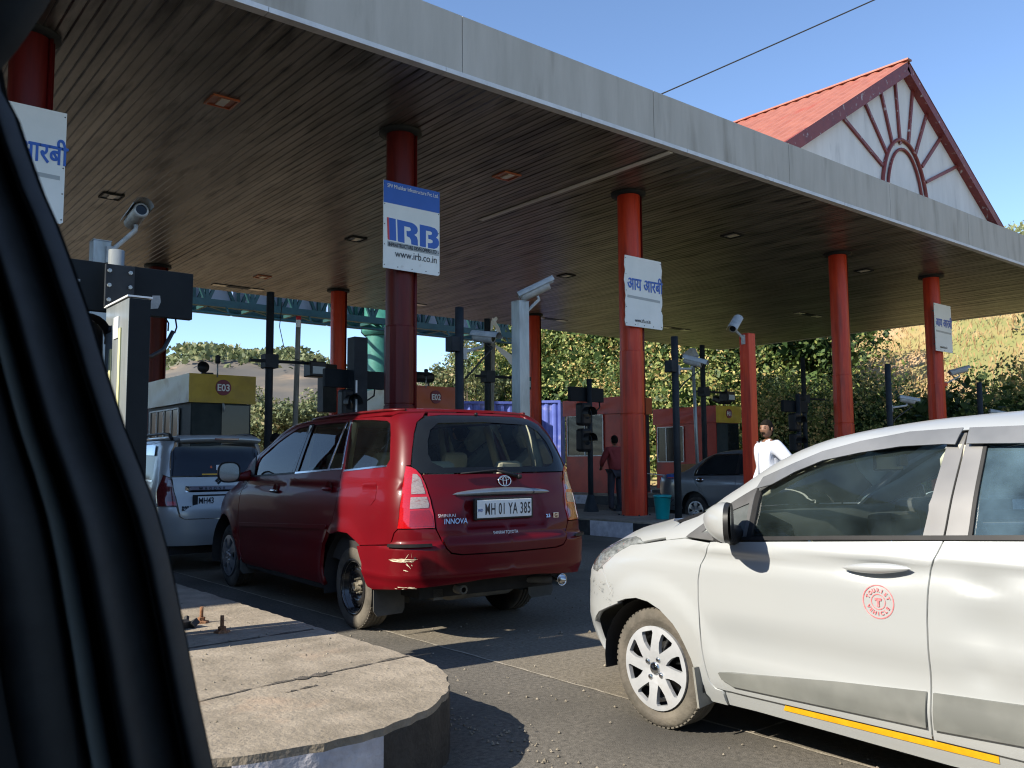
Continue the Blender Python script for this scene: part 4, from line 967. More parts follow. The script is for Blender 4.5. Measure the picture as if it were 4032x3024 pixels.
# ---------------------------------------------------------------- silver hatchback
M['paint_silver']=pmat('paint_silver',(.43,.45,.45),(.46,.475,.47),scale=.6,rough=.36,metal=.35,coat=.35,c3=(.5,.49,.45),c3scale=2.2,c3lo=.62,c3hi=.95)
M['satin_pillar']=pmat('satin_pillar',(.13,.13,.13),(.23,.225,.215),scale=1.3,rough=.33,metal=.5,coat=.2)
M['visor']=pmat('visor',(.10,.105,.11),(.16,.165,.17),scale=2,rough=.22,coat=.6)
M['moulding']=pmat('moulding',(.12,.125,.115),(.17,.175,.16),scale=3,rough=.6,c3=(.3,.29,.27),c3scale=2.5)
M['glass_i']=glass('glass_i',(.80,.90,.86),1.45,haze=.03,hazecol=(.36,.52,.53)); M['glass_s']=glass('glass_s',(.85,.95,.92),1.3,haze=.14,hazecol=(.40,.60,.64)); M['glass_i2']=glass('glass_i2',(.4,.5,.55),1.5,haze=.20,hazecol=(.22,.36,.45))  # haze colour mixes glass dust with a painted sky sheen
M['yellow_tape']=pmat('yellow_tape',(.68,.33,.006),(.76,.40,.01),scale=20,rough=.4,c3=(.7,.3,.02),c3scale=12,c3lo=.65,c3hi=.8)
ROWS_I=[(.17,.74,.66,-2.9,8,10,2.6,2.4),(.3,.79,.82,-2.95,8,10,2.6,2.4),(.5,.822,.88,-2.99,8,10,2.6,2.4),(.65,.83,.88,-2.99,8,10,2.6,2.4),(.78,.83,.79,-2.98,8,10,2.6,2.4),(.87,.825,.6,-2.96,8,10,2.6,2.4),(.93,.818,.456,-2.94,8,10,2.6,2.4),(.99,.8,.224,-2.92,8,10,2.6,2.4),(1.04,.78,.028,-2.89,9,11,2.6,2.4),(1.15,.74,-.218,-2.84,12,12,2.8,2.5),(1.3,.668,-.474,-2.73,12,12,2.8,2.5),(1.4,.615,-.733,-2.6,10,12,2.8,2.5),(1.455,.555,-1.04,-2.45,8,10,2.6,2.4),(1.49,.44,-1.4,-2.25,5,6,2.4,2.3),(1.503,.28,-1.7,-2.05,3,4,2.2,2.2),(1.508,.02,-1.85,-1.93,2,2,2,2)]
def sm(a,b,x):
    t=max(0,min(1,(x-a)/(b-a))); return t*t*(3-2*t)
def build_hatch():
    S=Surf(ROWS_I,-1.9,.7); h=R(2.0)
    ox=3.337+.80*math.cos(h); oy=2.97-.80*math.sin(h)
    t=thing('parked_car','silver white hatchback with TOURIST VEHICLE stamp on its door, cut by the right edge','car',(ox,oy,0),PI/2-h)
    SF=S.tab[1][-1][0]; SM=S.tab[-1][-1][0]
    def disp(x,y,z):
        d=0.0
        for cx in (.02,-2.42):
            r=math.hypot(x-cx,z-.29)
            if z>.2: d+=.014*sm(.47,.36,r)
        if z<.98 and x<.3:
            cz=.893+(-.69-x)*.035; q=z-cz; w_=sm(.25,-.5,x)
            d+=w_*(.007*math.exp(-((q-.012)/.018)**2)-.006*math.exp(-((q+.03)/.035)**2))
        if z<.62: d+=-.010*math.exp(-((z-.50)/.07)**2)*sm(-.25,-.5,x)+.012*sm(.46,.36,z)*sm(-.25,-.5,x)
        d+=-.024*math.exp(-((x+1.21)/.11)**2-((z-.880)/.035)**2)
        for (cx,cz,rx,rz,a) in ((-1.62,.70,.11,.10,.020),(-1.60,.86,.07,.03,.014),(-1.58,.55,.06,.05,.010),(-1.70,.62,.05,.05,-.006)):
            d-=a*math.exp(-((x-cx)/rx)**2-((z-cz)/rz)**2)
        return d
    P=lambda n,l,m,**k: panel(S,t,n,l,m,**k)
    bump=[('s',-2.169,.566),('s',-2.24,.617),('s',-2.312,.688),('s',-2.385,.722),('s',-2.52,.69),('s',-2.62,.72),('s',-2.72,.77),('s',-SF,.77),('s',-SF,.19),('s',-2.72,.18),('s',-2.50,.21),('s',-2.49,.33),('s',-2.47,.43),('s',-2.38,.49),('s',-2.27,.53)]
    P('front_bumper',[bump],'paint_silver',mirror='join',h=.06,rim=.03,disp=lambda x,y,z:.014*sm(.62,.4,z))
    arcf=[(-.262,.20),(-.256,.27),(-.25,.335),(-.239,.378),(-.209,.439),(-.18,.485),(-.143,.526),(-.061,.581),(.021,.609),(.109,.616),(.197,.60),(.28,.572)]
    fender=[(.123,.878),(.0,.900),(-.069,.912),(-.205,.931),(-.365,.922),(-.347,.874),(-.316,.82),(-.302,.75),(-.300,.65),(-.306,.55),(-.314,.43),(-.325,.345),(-.335,.29),(-.362,.262),(-.398,.258),(-.398,.186),(-.30,.178)]+arcf+[(.353,.626),(.413,.697),(.461,.737),(.37,.788),(.307,.836),(.238,.864),(.18,.872)]
    P('front_fender',[fender],'paint_silver',h=.03,disp=disp,rim=.03)
    P('headlamp',[[('s',-2.40,.728),('s',-2.344,.788),('s',-2.352,.836),('s',-2.345,.866),('s',-2.268,.888),('s',-2.377,.905),('s',-2.443,.908),('s',-2.588,.878),('s',-2.70,.835),('s',-2.72,.79),('s',-2.62,.735),('s',-2.52,.702),('s',-2.43,.70)]],M.setdefault('headglass',pmat('headglass',(.10,.11,.11),(.28,.30,.30),scale=9,rough=.08,coat=1,stretch=(2,2,6),c3=(.5,.12,.1),c3scale=7,c3lo=.66,c3hi=.75)),h=.04,off=.002,rim=.03)
    def yat0(x,z):
        W,L,n,m_=S.par(z,1 if x>S.xm else -1); return W*max(0,1-min(1,abs(x-S.xm)/L)**n)**(1/m_)
    # A pillar + cowl: between bonnet slit and window line
    side=[(-.07,.915),(-.205,.936),(-.353,1.066),(-.536,1.169),(-.64,1.232),(-.758,1.284),(-.884,1.334),(-1.055,1.374),(-1.257,1.408)]
    inner=[]
    for z in [1.40,1.35,1.3,1.25,1.2,1.15,1.1,1.06,1.03,1.0]:
        W=S.f[0](z); y=.87*W; W_,L,n,m_=S.par(z,1); x=S.xm+L*max(0,1-(y/W)**m_)**(1/n); inner.append(('s',)+S.Uinv(x,y,z))
    hx=inner[0]
    fe=[(x,yat0(x,z)-.007) for x,z in ((.123,.881),(.06,.893),(.0,.903),(-.069,.915))]
    cont=[]
    for q in range(9):
        y=S.U(inner[-1][1],1.0)[1]*(1-q/8); W_,L,n,m_=S.par(.995,1); cont.append((S.xm+L*max(0,1-(y/W_)**m_)**(1/n)+.004,y))
    P('bonnet',[fe+cont+[(.80,0),(.78,.3),(.70,.45),(.56,.56),(.42,.62),(.26,.685),(.17,.72)]],'paint_silver',mp='T',mirror='join',h=.06,rim=.02,disp=lambda x,y,z:.006*math.exp(-((y-.52)/.05)**2)*sm(.75,.4,x))
    P('a_pillar',[side+inner],'paint_silver',h=.04,rim=.03)
    # roof in plan
    def yat(x,z): 
        W,L,n,m_=S.par(z,1 if x>S.xm else -1); return W*max(0,1-min(1,abs(x-S.xm)/L)**n)**(1/m_)
    hp=S.U(inner[0][1],1.40)
    head=[]
    for k in range(7):
        y=hp[1]*k/6; W,L,n,m_=S.par(1.405,1); head.append((S.xm+L*max(0,1-(y/W)**m_)**(1/n),y))
    edge=[(x,yat(x,z)) for x,z in ((-1.055,1.376),(-1.257,1.410),(-1.475,1.419),(-1.75,1.422),(-2.05,1.418),(-2.3,1.405),(-2.48,1.38))]
    P('roof',[head+edge+[(-2.57,.4),(-2.6,.2),(-2.61,0)]],'paint_silver',mp='T',mirror='join',h=.07,rim=.004,off=-.002)
    P('windscreen',[[('s',-SF,1.05)]+[('s',i[1]-.0,i[2]) for i in inner[::-1] if i[2]>=1.05]+[('s',-SF,1.40)]],'glass_s',mirror='join',h=.08,off=-.004,rim=0)
    P('cowl',[[('s',-SF,1.0)]+[('s',inner[-1][1],1.0),('s',inner[-2][1],1.03),('s',inner[-3][1],1.052),('s',-SF,1.052)]],'blackplastic',mirror='join',h=.08,off=-.006,rim=0)
    gapx=[(-1.378,.281),(-1.386,.408),(-1.392,.552),(-1.395,.723),(-1.401,.803),(-1.410,.895),(-1.427,.936),(-1.452,1.003)]
    fd=[(-.372,.927),(-.354,.874),(-.323,.82),(-.309,.75),(-.307,.65),(-.313,.55),(-.321,.43),(-.332,.345),(-.344,.292),(-.37,.268),(-.413,.264),(-.76,.271)]+gapx
    P('front_door',[fd],'paint_silver',h=.03,disp=disp,rim=.03)
    gap2=[(x-.007,z) for x,z in gapx]
    P('rear_door',[gap2+[(-2.30,1.055),(-2.28,.80),(-2.2,.66)]+arc(-2.42,.29,.36,60,5,6)+[(-2.05,.28),(-1.7,.285)]],'paint_silver',h=.03,disp=disp,rim=.03,label='dented rear door')
    P('sill',[[(-.404,.258),(-.80,.266),(-1.382,.276),(-1.7,.28),(-2.05,.276),(-2.05,.2),(-1.415,.182),(-.956,.187),(-.553,.19),(-.404,.186)]],'paint_silver',h=.05,rim=.04)
    P('rear_quarter',[[(-2.31,1.055),(-2.29,.80),(-2.21,.66)]+arc(-2.42,.29,.365,60,178,12)+[('s',1.25,.3),('s',1.3,.62),('s',1.3,1.0),('s',1.25,1.3),('s',1.1,1.38),(-2.45,1.37),(-2.35,1.25),(-2.38,1.1)]],'paint_silver',h=.06,rim=.03)
    P('rear_bumper',[[('s',1.255,.3),('s',1.305,.62),('s',SM,.62),('s',SM,.2),('s',1.25,.2)]],'paint_silver',mirror='join',h=.08)
    P('tailgate',[[('s',1.305,.63),('s',1.305,1.0),('s',SM,1.0),('s',SM,.63)]],'paint_silver',mirror='join',h=.08)
    P('rear_window',[[('s',1.305,1.01),('s',1.26,1.3),('s',1.15,1.39),('s',SM,1.39),('s',SM,1.01)]],'glass_i2',mirror='join',h=.08,rim=0)
    # glass area
    P('belt_moulding',[[(-.39,.930),(-.55,.9455),(-1.0,.978),(-1.45,1.006),(-2.30,1.06),(-2.30,1.078),(-1.45,1.0225),(-1.0,.994),(-.56,.962),(-.39,.945)]],'blackplastic',h=.05,off=.004,rim=.012)
    P('window',[[(-.597,.960),(-1.372,1.014),(-1.412,1.345),(-1.36,1.392),(-1.23,1.385),(-1.05,1.35),(-.88,1.308),(-.76,1.26),(-.665,1.205),(-.60,1.155)]],'glass_i',h=.06,off=-.012,rim=0)
    P('window_bar',[[(-.597,.955),(-.597,1.163),(-.57,1.172),(-.574,.955)]],'blackplastic',h=.05,off=.0,rim=.015)
    P('sail_panel',[[(-.209,.940),(-.36,1.068),(-.536,1.166),(-.567,1.18),(-.57,.948),(-.38,.934)],[(-.30,.965),(-.555,.965),(-.548,1.11),(-.40,1.055)]],M.setdefault('sailgrey',pmat('sailgrey',(.07,.07,.07),(.11,.11,.11),rough=.4)),h=.04,off=.002,rim=.012)
    P('quarter_light',[[(-.30,.965),(-.555,.965),(-.548,1.11),(-.40,1.055)]],M.setdefault('glassdk',pmat('glassdk',(.07,.08,.08),(.13,.14,.14),rough=.1,coat=1)),h=.05,off=-.004,rim=0)
    P('pillar_trim',[[(-1.376,1.014),(-1.452,1.008),(-1.477,1.405),(-1.415,1.40)]],'satin_pillar',h=.05,off=.001,rim=.02)
    P('pillar_trim',[[(-1.461,1.012),(-1.541,1.017),(-1.548,1.405),(-1.485,1.405)]],'satin_pillar',h=.05,off=.001,rim=.02)
    P('window',[[(-1.552,1.027),(-2.28,1.075),(-2.26,1.2),(-2.15,1.31),(-1.95,1.38),(-1.554,1.405)]],'glass_i2',h=.06,off=-.010,rim=0)
    P('window_bar',[[(-1.543,1.02),(-1.556,1.02),(-1.562,1.40),(-1.549,1.40)]],'blackplastic',h=.05,off=.002,rim=.01)
    P('wind_deflector',[[(-.60,1.215),(-.66,1.240),(-.758,1.282),(-.884,1.331),(-1.055,1.371),(-1.257,1.403),(-1.468,1.412),(-1.452,1.352),(-1.41,1.354),(-1.237,1.348),(-1.068,1.326),(-.898,1.293),(-.773,1.244),(-.664,1.186),(-.585,1.166)]],'visor',h=.04,off=.022,rim=.006)
    P('wind_deflector',[[(-1.492,1.411),(-1.68,1.412),(-2.1,1.40),(-2.1,1.34),(-1.69,1.352),(-1.494,1.354)]],'visor',h=.04,off=.022,rim=.006)
    P('side_moulding',[[(-.406,.345),(-.471,.357),(-.75,.391),(-1.008,.42),(-1.378,.452),(-1.37,.324),(-.991,.313),(-.48,.298),(-.42,.318)]],'moulding',h=.04,off=.014,rim=.014,disp=disp)
    P('side_moulding',[[(-1.405,.453),(-1.715,.473),(-2.02,.48),(-2.04,.36),(-1.699,.342),(-1.40,.324)]],'moulding',h=.04,off=.014,rim=.014,disp=disp)
    P('yellow_tape',[[(-.733,.262),(-1.607,.272),(-1.604,.244),(-.715,.234)]],'yellow_tape',h=.06,off=.003,rim=0,mirror='both')
    # handle: lens shaped solids
    def lens(x0,x1,z0,z1,yo,th,name,mat,par=t,hz=.017):
        m=MB(); n=16; rings=[]
        for i in range(n+1):
            u=i/n; x=x0+(x1-x0)*u; z=z0+(z1-z0)*u; W,L,nn,mm=S.par(z,1 if x>S.xm else -1); y=W*(1-(abs(x-S.xm)/L)**nn)**(1/mm)+yo; s=math.sin(PI*u)**.6
            rings.append([(x,y+th*s*math.cos(a)-.002,z+hz*s*math.sin(a)) for a in [2*PI*k/10 for k in range(10)]])
        vs=[p for r_ in rings for p in r_]; m.add(vs,[(i*10+j,(i+1)*10+j,(i+1)*10+(j+1)%10,i*10+(j+1)%10) for i in range(n) for j in range(10)],True); 
        for sgn in (1,-1):
            mm=MB(); mm.v=[(a,b*sgn,c) for a,b,c in m.v]; mm.f=m.f if sgn>0 else [f[::-1] for f in m.f]; mm.sm=m.sm; mm.build(name,mat,par)
    lens(-1.065,-1.350,.875,.897,.016,.022,'door_handle','paint_silver',hz=.021)
    lens(-1.93,-2.16,.905,.915,.014,.016,'door_handle','paint_silver',hz=.015)
    # stamp
    W,L,nn,mm=S.par(.765,1); y=W*(1-(abs(-1.225+1.9)/L)**nn)**(1/mm)+.0035
    def sp(x,z,o=.0): 
        g=S.U(S.sidex(x,z),z); d=disp(*g); return (x,g[1]+d+.0025+o,z)
    st=pmat('stamp_red',(.62,.12,.13),(.72,.28,.28),scale=60,rough=.5,lo=.4,hi=.7)
    m=MB()
    for r_,w_ in ((.061,.0036),(.027,.003)):
        n=48; A=[sp(-1.2+(-.009)+ (r_+w_)*math.cos(2*PI*i/n),.758+(r_+w_)*math.sin(2*PI*i/n)) for i in range(n)]; B=[sp(-1.209+r_*math.cos(2*PI*i/n),.758+r_*math.sin(2*PI*i/n)) for i in range(n)]
        m.add(A+B,[(i,(i+1)%n,n+(i+1)%n,n+i)[::-1] for i in range(n)])
    m.build('stamp_ring',st,t)
    yb=sp(-1.209,.758)[1]
    for word,a0,a1,top in (('TOURIST',158,22,True),('VEHICLE',208,332,False)):
        for i,ch in enumerate(word):
            a=R(a0+(a1-a0)*i/(len(word)-1)); r_=.0445
            cx,cz=-r_*math.cos(a),r_*math.sin(a)   # viewed from the left side, forward (+x) is to the left
            up=Vector((-math.cos(a),0,math.sin(a))) if top else Vector((math.cos(a),0,-math.sin(a)))
            xd=Vector((up.z,0,-up.x))*-1 
            o=Vector((-1.209+cx,0,.758+cz))-up*.0065
            p=sp(o.x,o.z,.001); text(ch,.020,(p[0],p[1],p[2]),xd,up,st,t,align='CENTER',bold=.0005,ext=.0004)
    p=sp(-1.209,.742,.001); text('T',.040,p,(-1,0,0),(0,0,1),st,t,align='CENTER',bold=.003,ext=.0004)
    # mirror
    for sg in (1,-1):
        mt=bpy.data.objects.new('wing_mirror',None); C.objects.link(mt); mt.parent=t
        m=MB(); n1,n2=10,20; vs=[]
        for i in range(n1+1):
            u=i/n1; rr_=math.sin(PI*.5*u)**.75
            for j in range(n2):
                a=2*PI*j/n2; ca,sa=math.cos(a),math.sin(a)
                cy=(abs(ca)**.75)*(1 if ca>0 else -1)*.118; cz=(abs(sa)**.75)*(1 if sa>0 else -1)*.088
                vs.append((-.46-.13*u-.62*cy*rr_*u,sg*(.945+cy*rr_+.012*u),1.045+cz*rr_-.01*u))
        m.add(vs,[((i*n2+j),(i*n2+(j+1)%n2),((i+1)*n2+(j+1)%n2),((i+1)*n2+j))[::(-1 if sg>0 else 1)] for i in range(n1) for j in range(n2)],True); m.build('mirror_shell','paint_silver',mt)
        m=MB(); e=[(v[0],v[1],v[2]) for v in vs[-n2:]]; e2=[(v[0]-.022,v[1]-(v[1]-sg*.957)*.05,v[2]-(v[2]-1.035)*.05) for v in e]; m.add(e+e2,[(j,(j+1)%n2,n2+(j+1)%n2,n2+j)[::(-1 if sg>0 else 1)] for j in range(n2)],True); m.add(e2,[tuple(range(n2))[::(1 if sg>0 else -1)]]); m.build('mirror_surround','blackplastic',mt)
        m=MB(); m.add([(v[0]-.002,v[1]-(v[1]-sg*.957)*.13,v[2]-(v[2]-1.035)*.13) for v in e2],[tuple(range(n2))[::(1 if sg>0 else -1)]]); m.build('mirror_glass','chrome',mt)
        m=MB(); m.tube([(-.50,sg*.79,.965),(-.52,sg*.86,.975),(-.53,sg*.93,.985)],[.05,.04,.045],10); m.build('mirror_foot','blackplastic',mt)
    # wheels, arches, flaps
    for x,yy,sg in ((0,.80,1),(0,-.80,-1),(-2.42,.80,1),(-2.42,-.80,-1)):
        wheel(t,x,yy,.287,.287,.165,'cap8',sg,'tyre_dusty' if sg>0 else 'tyre')
    for sg in (1,-1):
        for cx in (.04,-2.42):
            m=MB(); vs=[];n=18
            for yv in (.79,.50):
                for i in range(n):
                    a=R(-12+204*i/(n-1)); vs.append((cx+.335*math.cos(a),sg*yv,.29+.325*math.sin(a)))
            m.add(vs,[(i,i+1,n+i+1,n+i) for i in range(n-1)],True); m.build('arch_liner','underbody',t)
    fl=pmat('flap_grey',(.17,.17,.15),(.24,.235,.21),scale=6,rough=.7)
    for sg in (1,-1):
        m=MB(); m.poly([(-.0,0),(.19,0),(.2,-.17),(.03,-.19)] ,plane_m((-.285,sg*.845 if sg>0 else -.65,.345),(0,-1,0),(0,0,1)),.012); m.build('mud_flap',fl,t)
    # underbody and cabin
    m=MB(); m.box(-2.6,.45,-.60,.60,.17,.24); m.box(-.2,.55,-.48,.48,.25,.75); m.build('floor_pan','underbody',t)
    m=MB(); m.box(-2.0,-.45,-.66,.66,.30,.36); m.build('cabin_floor','cabin_dark',t)
    for sg in (1,-1):
        m=MB(); m.box(-2.25,-.40,sg*.735-.02,sg*.735+.02,.30,.955); m.build('door_trim','cabin_dark',t)
    m=MB(); vs=[];n=9
    prof=[(-.10,.95),(-.25,1.02),(-.42,1.06),(-.62,1.065),(-.74,1.02),(-.78,.88),(-.74,.70),(-.60,.58)]
    m2=[]
    for yv in (-.70,.70): m2+=[(x,yv,z) for x,z in prof]
    k=len(prof); m.add(m2,[(i,i+1,k+i+1,k+i) for i in range(k-1)],True); m.build('dashboard','cabin_dark',t)
    m=MB(); m.box(-.88,-.74,-.16,.12,.60,1.05); m.build('centre_console','cabin_dark',t,.03)
    m=MB(); 
    for yv in (-.12,.08,.62): m.lathe([(.045,0),(.05,.008),(.04,.012),(0,.008)],(-.765 if yv>.3 else -.868,yv,.91),(-1,0,.1),16)
    m.build('air_vent','chrome',t)
    m=MB(); m.box(-.84,-.70,-.58,-.20,.90,1.11); m.build('gauge_hood','cabin_dark',t,.04)
    steering(t,-.98,-.38,.95)
    m=MB(); m.box(-.83,-.80,-.14,-.06,1.27,1.33,Matrix.Rotation(R(0),3,'Z'),(0,0,0)); m.box(-.812,-.80,-.13,.13,1.25,1.325); m.build('rear_view_mirror','blackplastic',t,.01)
    m=MB(); m.add([(-.8135,-.12,1.258),(-.8135,.12,1.258),(-.8135,.12,1.318),(-.8135,-.12,1.318)],[(0,3,2,1)]); m.build('mirror_face','sign_grey',t)
    for yv in (.36,-.36): seat(t,-1.28,yv,.36,'seat_grey',.24,.56)
    seat(t,-2.1,0,.36,'seat_grey',.58,.56)
    # inner far A pillar lining
    for sg in (1,-1):
        m=MB(); a=[(-.38,sg*.63,1.08),(-.55,sg*.62,1.17),(-.78,sg*.585,1.30),(-1.0,sg*.55,1.37)]
        m.tube(a,.045,8); m.tube([(-1.44,sg*.70,.95),(-1.46,sg*.60,1.35)],.045,8); m.build('pillar_lining','cabin_beige',t)
    m=MB(); m.box(-2.35,-1.02,-.50,.50,1.40,1.415); m.build('headlining','cabin_beige',t)
    # visible scrapes on bumper
    sc_=pmat('scrape_dark',(.1,.1,.09),(.3,.3,.28),scale=60,rough=.8)
    rnd=random.Random(11)
    for k in range(16):
        s=-2.2-rnd.random()*.28; z=.56+rnd.random()*.13-(-2.2-s)*.15; a=rnd.uniform(-.5,.9); l=rnd.uniform(.004,.05)
        q=[('s',s,z),('s',s+l*math.cos(a),z+l*math.sin(a)),('s',s+l*math.cos(a),z+l*math.sin(a)+.003),('s',s,z+.004)]
        panel(S,t,'scrape',[q],sc_,mirror='left',off=.017,rim=0,h=.05)
    return t
hatch_car=build_hatch()
# ---------------------------------------------------------------- red people carrier
M['paint_red']=pmat('paint_red',(.10,.0022,.0055),(.13,.0035,.007),scale=.8,rough=.36,metal=.0,coat=.2,spec=.15,c3=(.12,.008,.010),c3scale=2,c3lo=.6,c3hi=.9)
M['glass_n']=glass('glass_n',(.42,.48,.43),1.4,haze=.008,hazecol=(.3,.35,.35)); M['glass_nd']=glass('glass_nd',(.55,.60,.56),1.32,haze=.01,hazecol=(.25,.32,.38))
M['frit']=pmat('frit',(.010,.012,.015),(.013,.016,.019),rough=.12,spec=.2)
ROWS_N=[(.2,.78,3.72,-.93,8,9,2.5,2.6),(.35,.85,3.88,-1.0,8,10,2.5,2.7),(.6,.885,3.96,-1.03,8,11,2.5,2.8),(.8,.885,3.94,-1.02,8,12,2.5,2.9),(.95,.88,3.8,-.98,8,12,2.5,2.9),(1.05,.865,3.5,-.96,8,12,2.5,2.9),(1.12,.85,3.25,-.94,8,12,2.5,2.9),(1.2,.83,3.045,-.92,12,13,2.7,2.9),(1.35,.79,2.831,-.86,12,14,2.8,3),(1.5,.745,2.378,-.78,12,14,2.8,3),(1.6,.715,2.185,-.7,10,13,2.8,3),(1.67,.685,1.959,-.62,8,11,2.6,2.8),(1.72,.62,1.34,-.5,5,8,2.4,2.6),(1.745,.48,.86,-.2,3.5,5,2.3,2.3),(1.758,.02,.28,.12,2,2,2,2)]
def rear_pt(S,y,z,off=0):
    W,L,n,m=S.par(z,-1); x=S.xm-L*max(0,1-(min(.999,abs(y)/W))**m)**(1/n); return (x-off,y,z)
def build_mpv():
    S=Surf(ROWS_N,.25,.9); h=R(3.4)
    ox=3.458+.80*math.cos(h); oy=6.24-.80*math.sin(h)
    t=thing('parked_car','dark red people carrier seen from behind with plate MH 01 YA 385','car',(ox,oy,0),PI/2-h)
    SF=S.tab[1][-1][0]; SM=S.tab[-1][-1][0]
    P=lambda n,l,m,**k: panel(S,t,n,l,m,**k)
    def disp(x,y,z):
        d=0.0
        for cx in (.0,3.0):
            r=math.hypot(x-cx,z-.33)
            if z>.2: d+=.016*sm(.55,.44,r)
        if x<3.3: d+=.006*math.exp(-((z-1.135)/.014)**2)-.006*math.exp(-((z-1.10)/.03)**2)
        if .4<x<2.6: d+=-.012*math.exp(-((z-.55)/.10)**2)
        return d
    def dbump(x,y,z): return .030*sm(.735,.70,z)-.012*sm(.42,.36,z)+.010*math.exp(-((z-.50)/.03)**2)
    def dgate(x,y,z):
        d=.030*sm(.755,.735,z)*1.0
        d-=.022*sm(.36,.32,abs(y)+(1.05-z)*-.12)*sm(1.05,1.035,z)*sm(.80,.82,z)
        return d
    archp=[(-.445,.371),(-.41,.44),(-.395,.483),(-.386,.551),(-.334,.629),(-.238,.705),(-.107,.752),(.061,.756),(.217,.728),(.324,.688)]
    q_out=[(.303,.748),(.204,.84),(.150,.953),(.150,1.1),(.163,1.20),(.163,1.251),(.283,1.668),(.0,1.667),(-.25,1.663),(-.42,1.655),('s',1.05,1.675),('s',1.33,1.69),('s',1.30,1.655),('s',1.225,1.607),('s',1.178,1.52),('s',1.156,1.40),('s',1.147,1.285),('s',1.110,1.282),('s',1.095,1.212),('s',1.098,1.089),('s',1.077,.915),('s',1.054,.826),('s',1.02,.80),('s',.986,.716),('s',.559,.680)]
    qh=[(.241,1.660),(-.137,1.643),(-.39,1.625),(-.455,1.60),(-.508,1.52),(-.604,1.325),(-.58,1.283),(-.298,1.266),(.130,1.244),(.155,1.322),(.209,1.511)]
    P('rear_quarter',[q_out+[(-.34,.672),(-.238,.715),(-.107,.758),(.061,.761),(.217,.733)],qh],'paint_red',h=.05,disp=disp,rim=.03)
    P('window',[qh],'glass_n',h=.07,off=-.004,rim=0)
    rd=[(.292,1.668),(.172,1.251),(.172,1.2),(.157,1.1),(.157,.953),(.212,.84),(.311,.748),(.33,.70),(.40,.615),(.43,.55),(.45,.445),(.432,.34),(.428,.30),(1.24,.30),(1.245,.746),(1.27,.993),(1.278,1.109),(1.255,1.176),(1.162,1.214),(1.085,1.668)]
    rh=[(1.034,1.645),(.663,1.651),(.262,1.646),(.172,1.262),(.435,1.246),(1.140,1.220)]
    P('rear_door',[rd,rh],'paint_red',h=.05,disp=disp,rim=.03); P('pillar_film',[[(1.075,1.655),(1.155,1.222),(1.215,1.216),(1.135,1.655)]],'frit',h=.06,off=.003,rim=.004); P('pillar_film',[[(1.068,1.655),(1.140,1.222),(1.085,1.226),(1.02,1.655)]],'frit',h=.06,off=.003,rim=.004); P('window',[rh],'glass_n',h=.07,off=-.008,rim=0)
    fd=[(1.077,1.668),(1.153,1.216),(1.247,1.177),(1.270,1.109),(1.262,.993),(1.237,.746),(1.232,.30),(2.44,.29),(2.49,.40),(2.51,.7),(2.49,1.0),(2.42,1.1),(2.36,1.165),(2.30,1.25),(2.205,1.385),(1.975,1.485),(1.68,1.585),(1.38,1.655)]
    fh=[(1.134,1.645),(1.37,1.628),(1.653,1.555),(1.945,1.455),(2.147,1.362),(2.225,1.26),(2.235,1.19),(2.05,1.176),(1.225,1.214)]
    P('front_door',[fd,fh],'paint_red',h=.05,disp=disp,rim=.03); P('window',[fh],'glass_n',h=.07,off=-.008,rim=0)
    for pl,mt in (([(.345,1.640),(.318,1.640),(.425,1.250),(.452,1.250)],'chrome'),([(.29,1.652),(.262,1.652),(.172,1.262),(.182,1.258)],'chrome'),([(1.14,1.222),(.176,1.262),(.172,1.248),(1.14,1.206)],'chrome'),([(.13,1.246),(-.58,1.285),(-.58,1.271),(.13,1.232)],'chrome'),([(1.16,1.222),(2.3,1.178),(2.3,1.162),(1.16,1.206)],'blackplastic')):
        P('window_trim',[pl],mt,h=.06,off=.004,rim=.006)
    fa=[(3.0+.44*math.cos(R(a)),.33+.44*math.sin(R(a))) for a in range(0,181,12)]
    P('front_fender',[[(2.455,.29),(2.505,.40),(2.525,.7),(2.505,1.0),(2.435,1.1),(2.375,1.165),(2.55,1.13),(2.9,1.085),(3.25,1.03),(3.5,.95),(3.6,.85),(3.62,.64),(3.45,.58)]+fa[1:-1]+[(2.56,.33)]],'paint_red',h=.05,disp=disp,rim=.03)
    P('front_bumper',[[('s',S.sidex(3.46,.57),.57),('s',S.sidex(3.62,.63),.63),('s',-SF+.5,.66),('s',-SF,.66),('s',-SF,.22),('s',S.sidex(3.44,.3),.24)]],'paint_red',mirror='join',h=.1,rim=.03)
    P('headlamp',[[('s',S.sidex(3.62,.66),.66),('s',S.sidex(3.62,.85),.86),('s',S.sidex(3.52,.94),.935),('s',-SF+.45,.9),('s',-SF+.5,.68)]],'headglass' if 'headglass' in M else 'lens_clear',h=.06,rim=.03)
    P('grille',[[('s',-SF+.49,.68),('s',-SF+.44,.88),('s',-SF,.88),('s',-SF,.68)]],'blackplastic',mirror='join',h=.08)
    bon=[(2.56,.815),(2.9,.80),(3.25,.77),(3.5,.69),(3.65,.60),(3.72,.45),(3.78,.2),(3.79,0),(3.0,0),(2.96,.35),(2.86,.6),(2.72,.74)]
    P('bonnet',[bon],'paint_red',mp='T',mirror='join',h=.07,rim=.02)
    # A pillar + screen
    inner=[]
    for z in [1.66,1.6,1.5,1.4,1.3,1.22,1.16,1.12]:
        W,L,n,m_=S.par(z,1); y=.86*W; x=S.xm+L*max(0,1-(y/W)**m_)**(1/n); inner.append(('s',)+S.Uinv(x,y,z))
    P('a_pillar',[[(2.38,1.16),(2.31,1.255),(2.215,1.39),(1.98,1.492),(1.69,1.592),(1.39,1.662),(1.2,1.668)]+inner],'paint_red',h=.05,rim=.02)
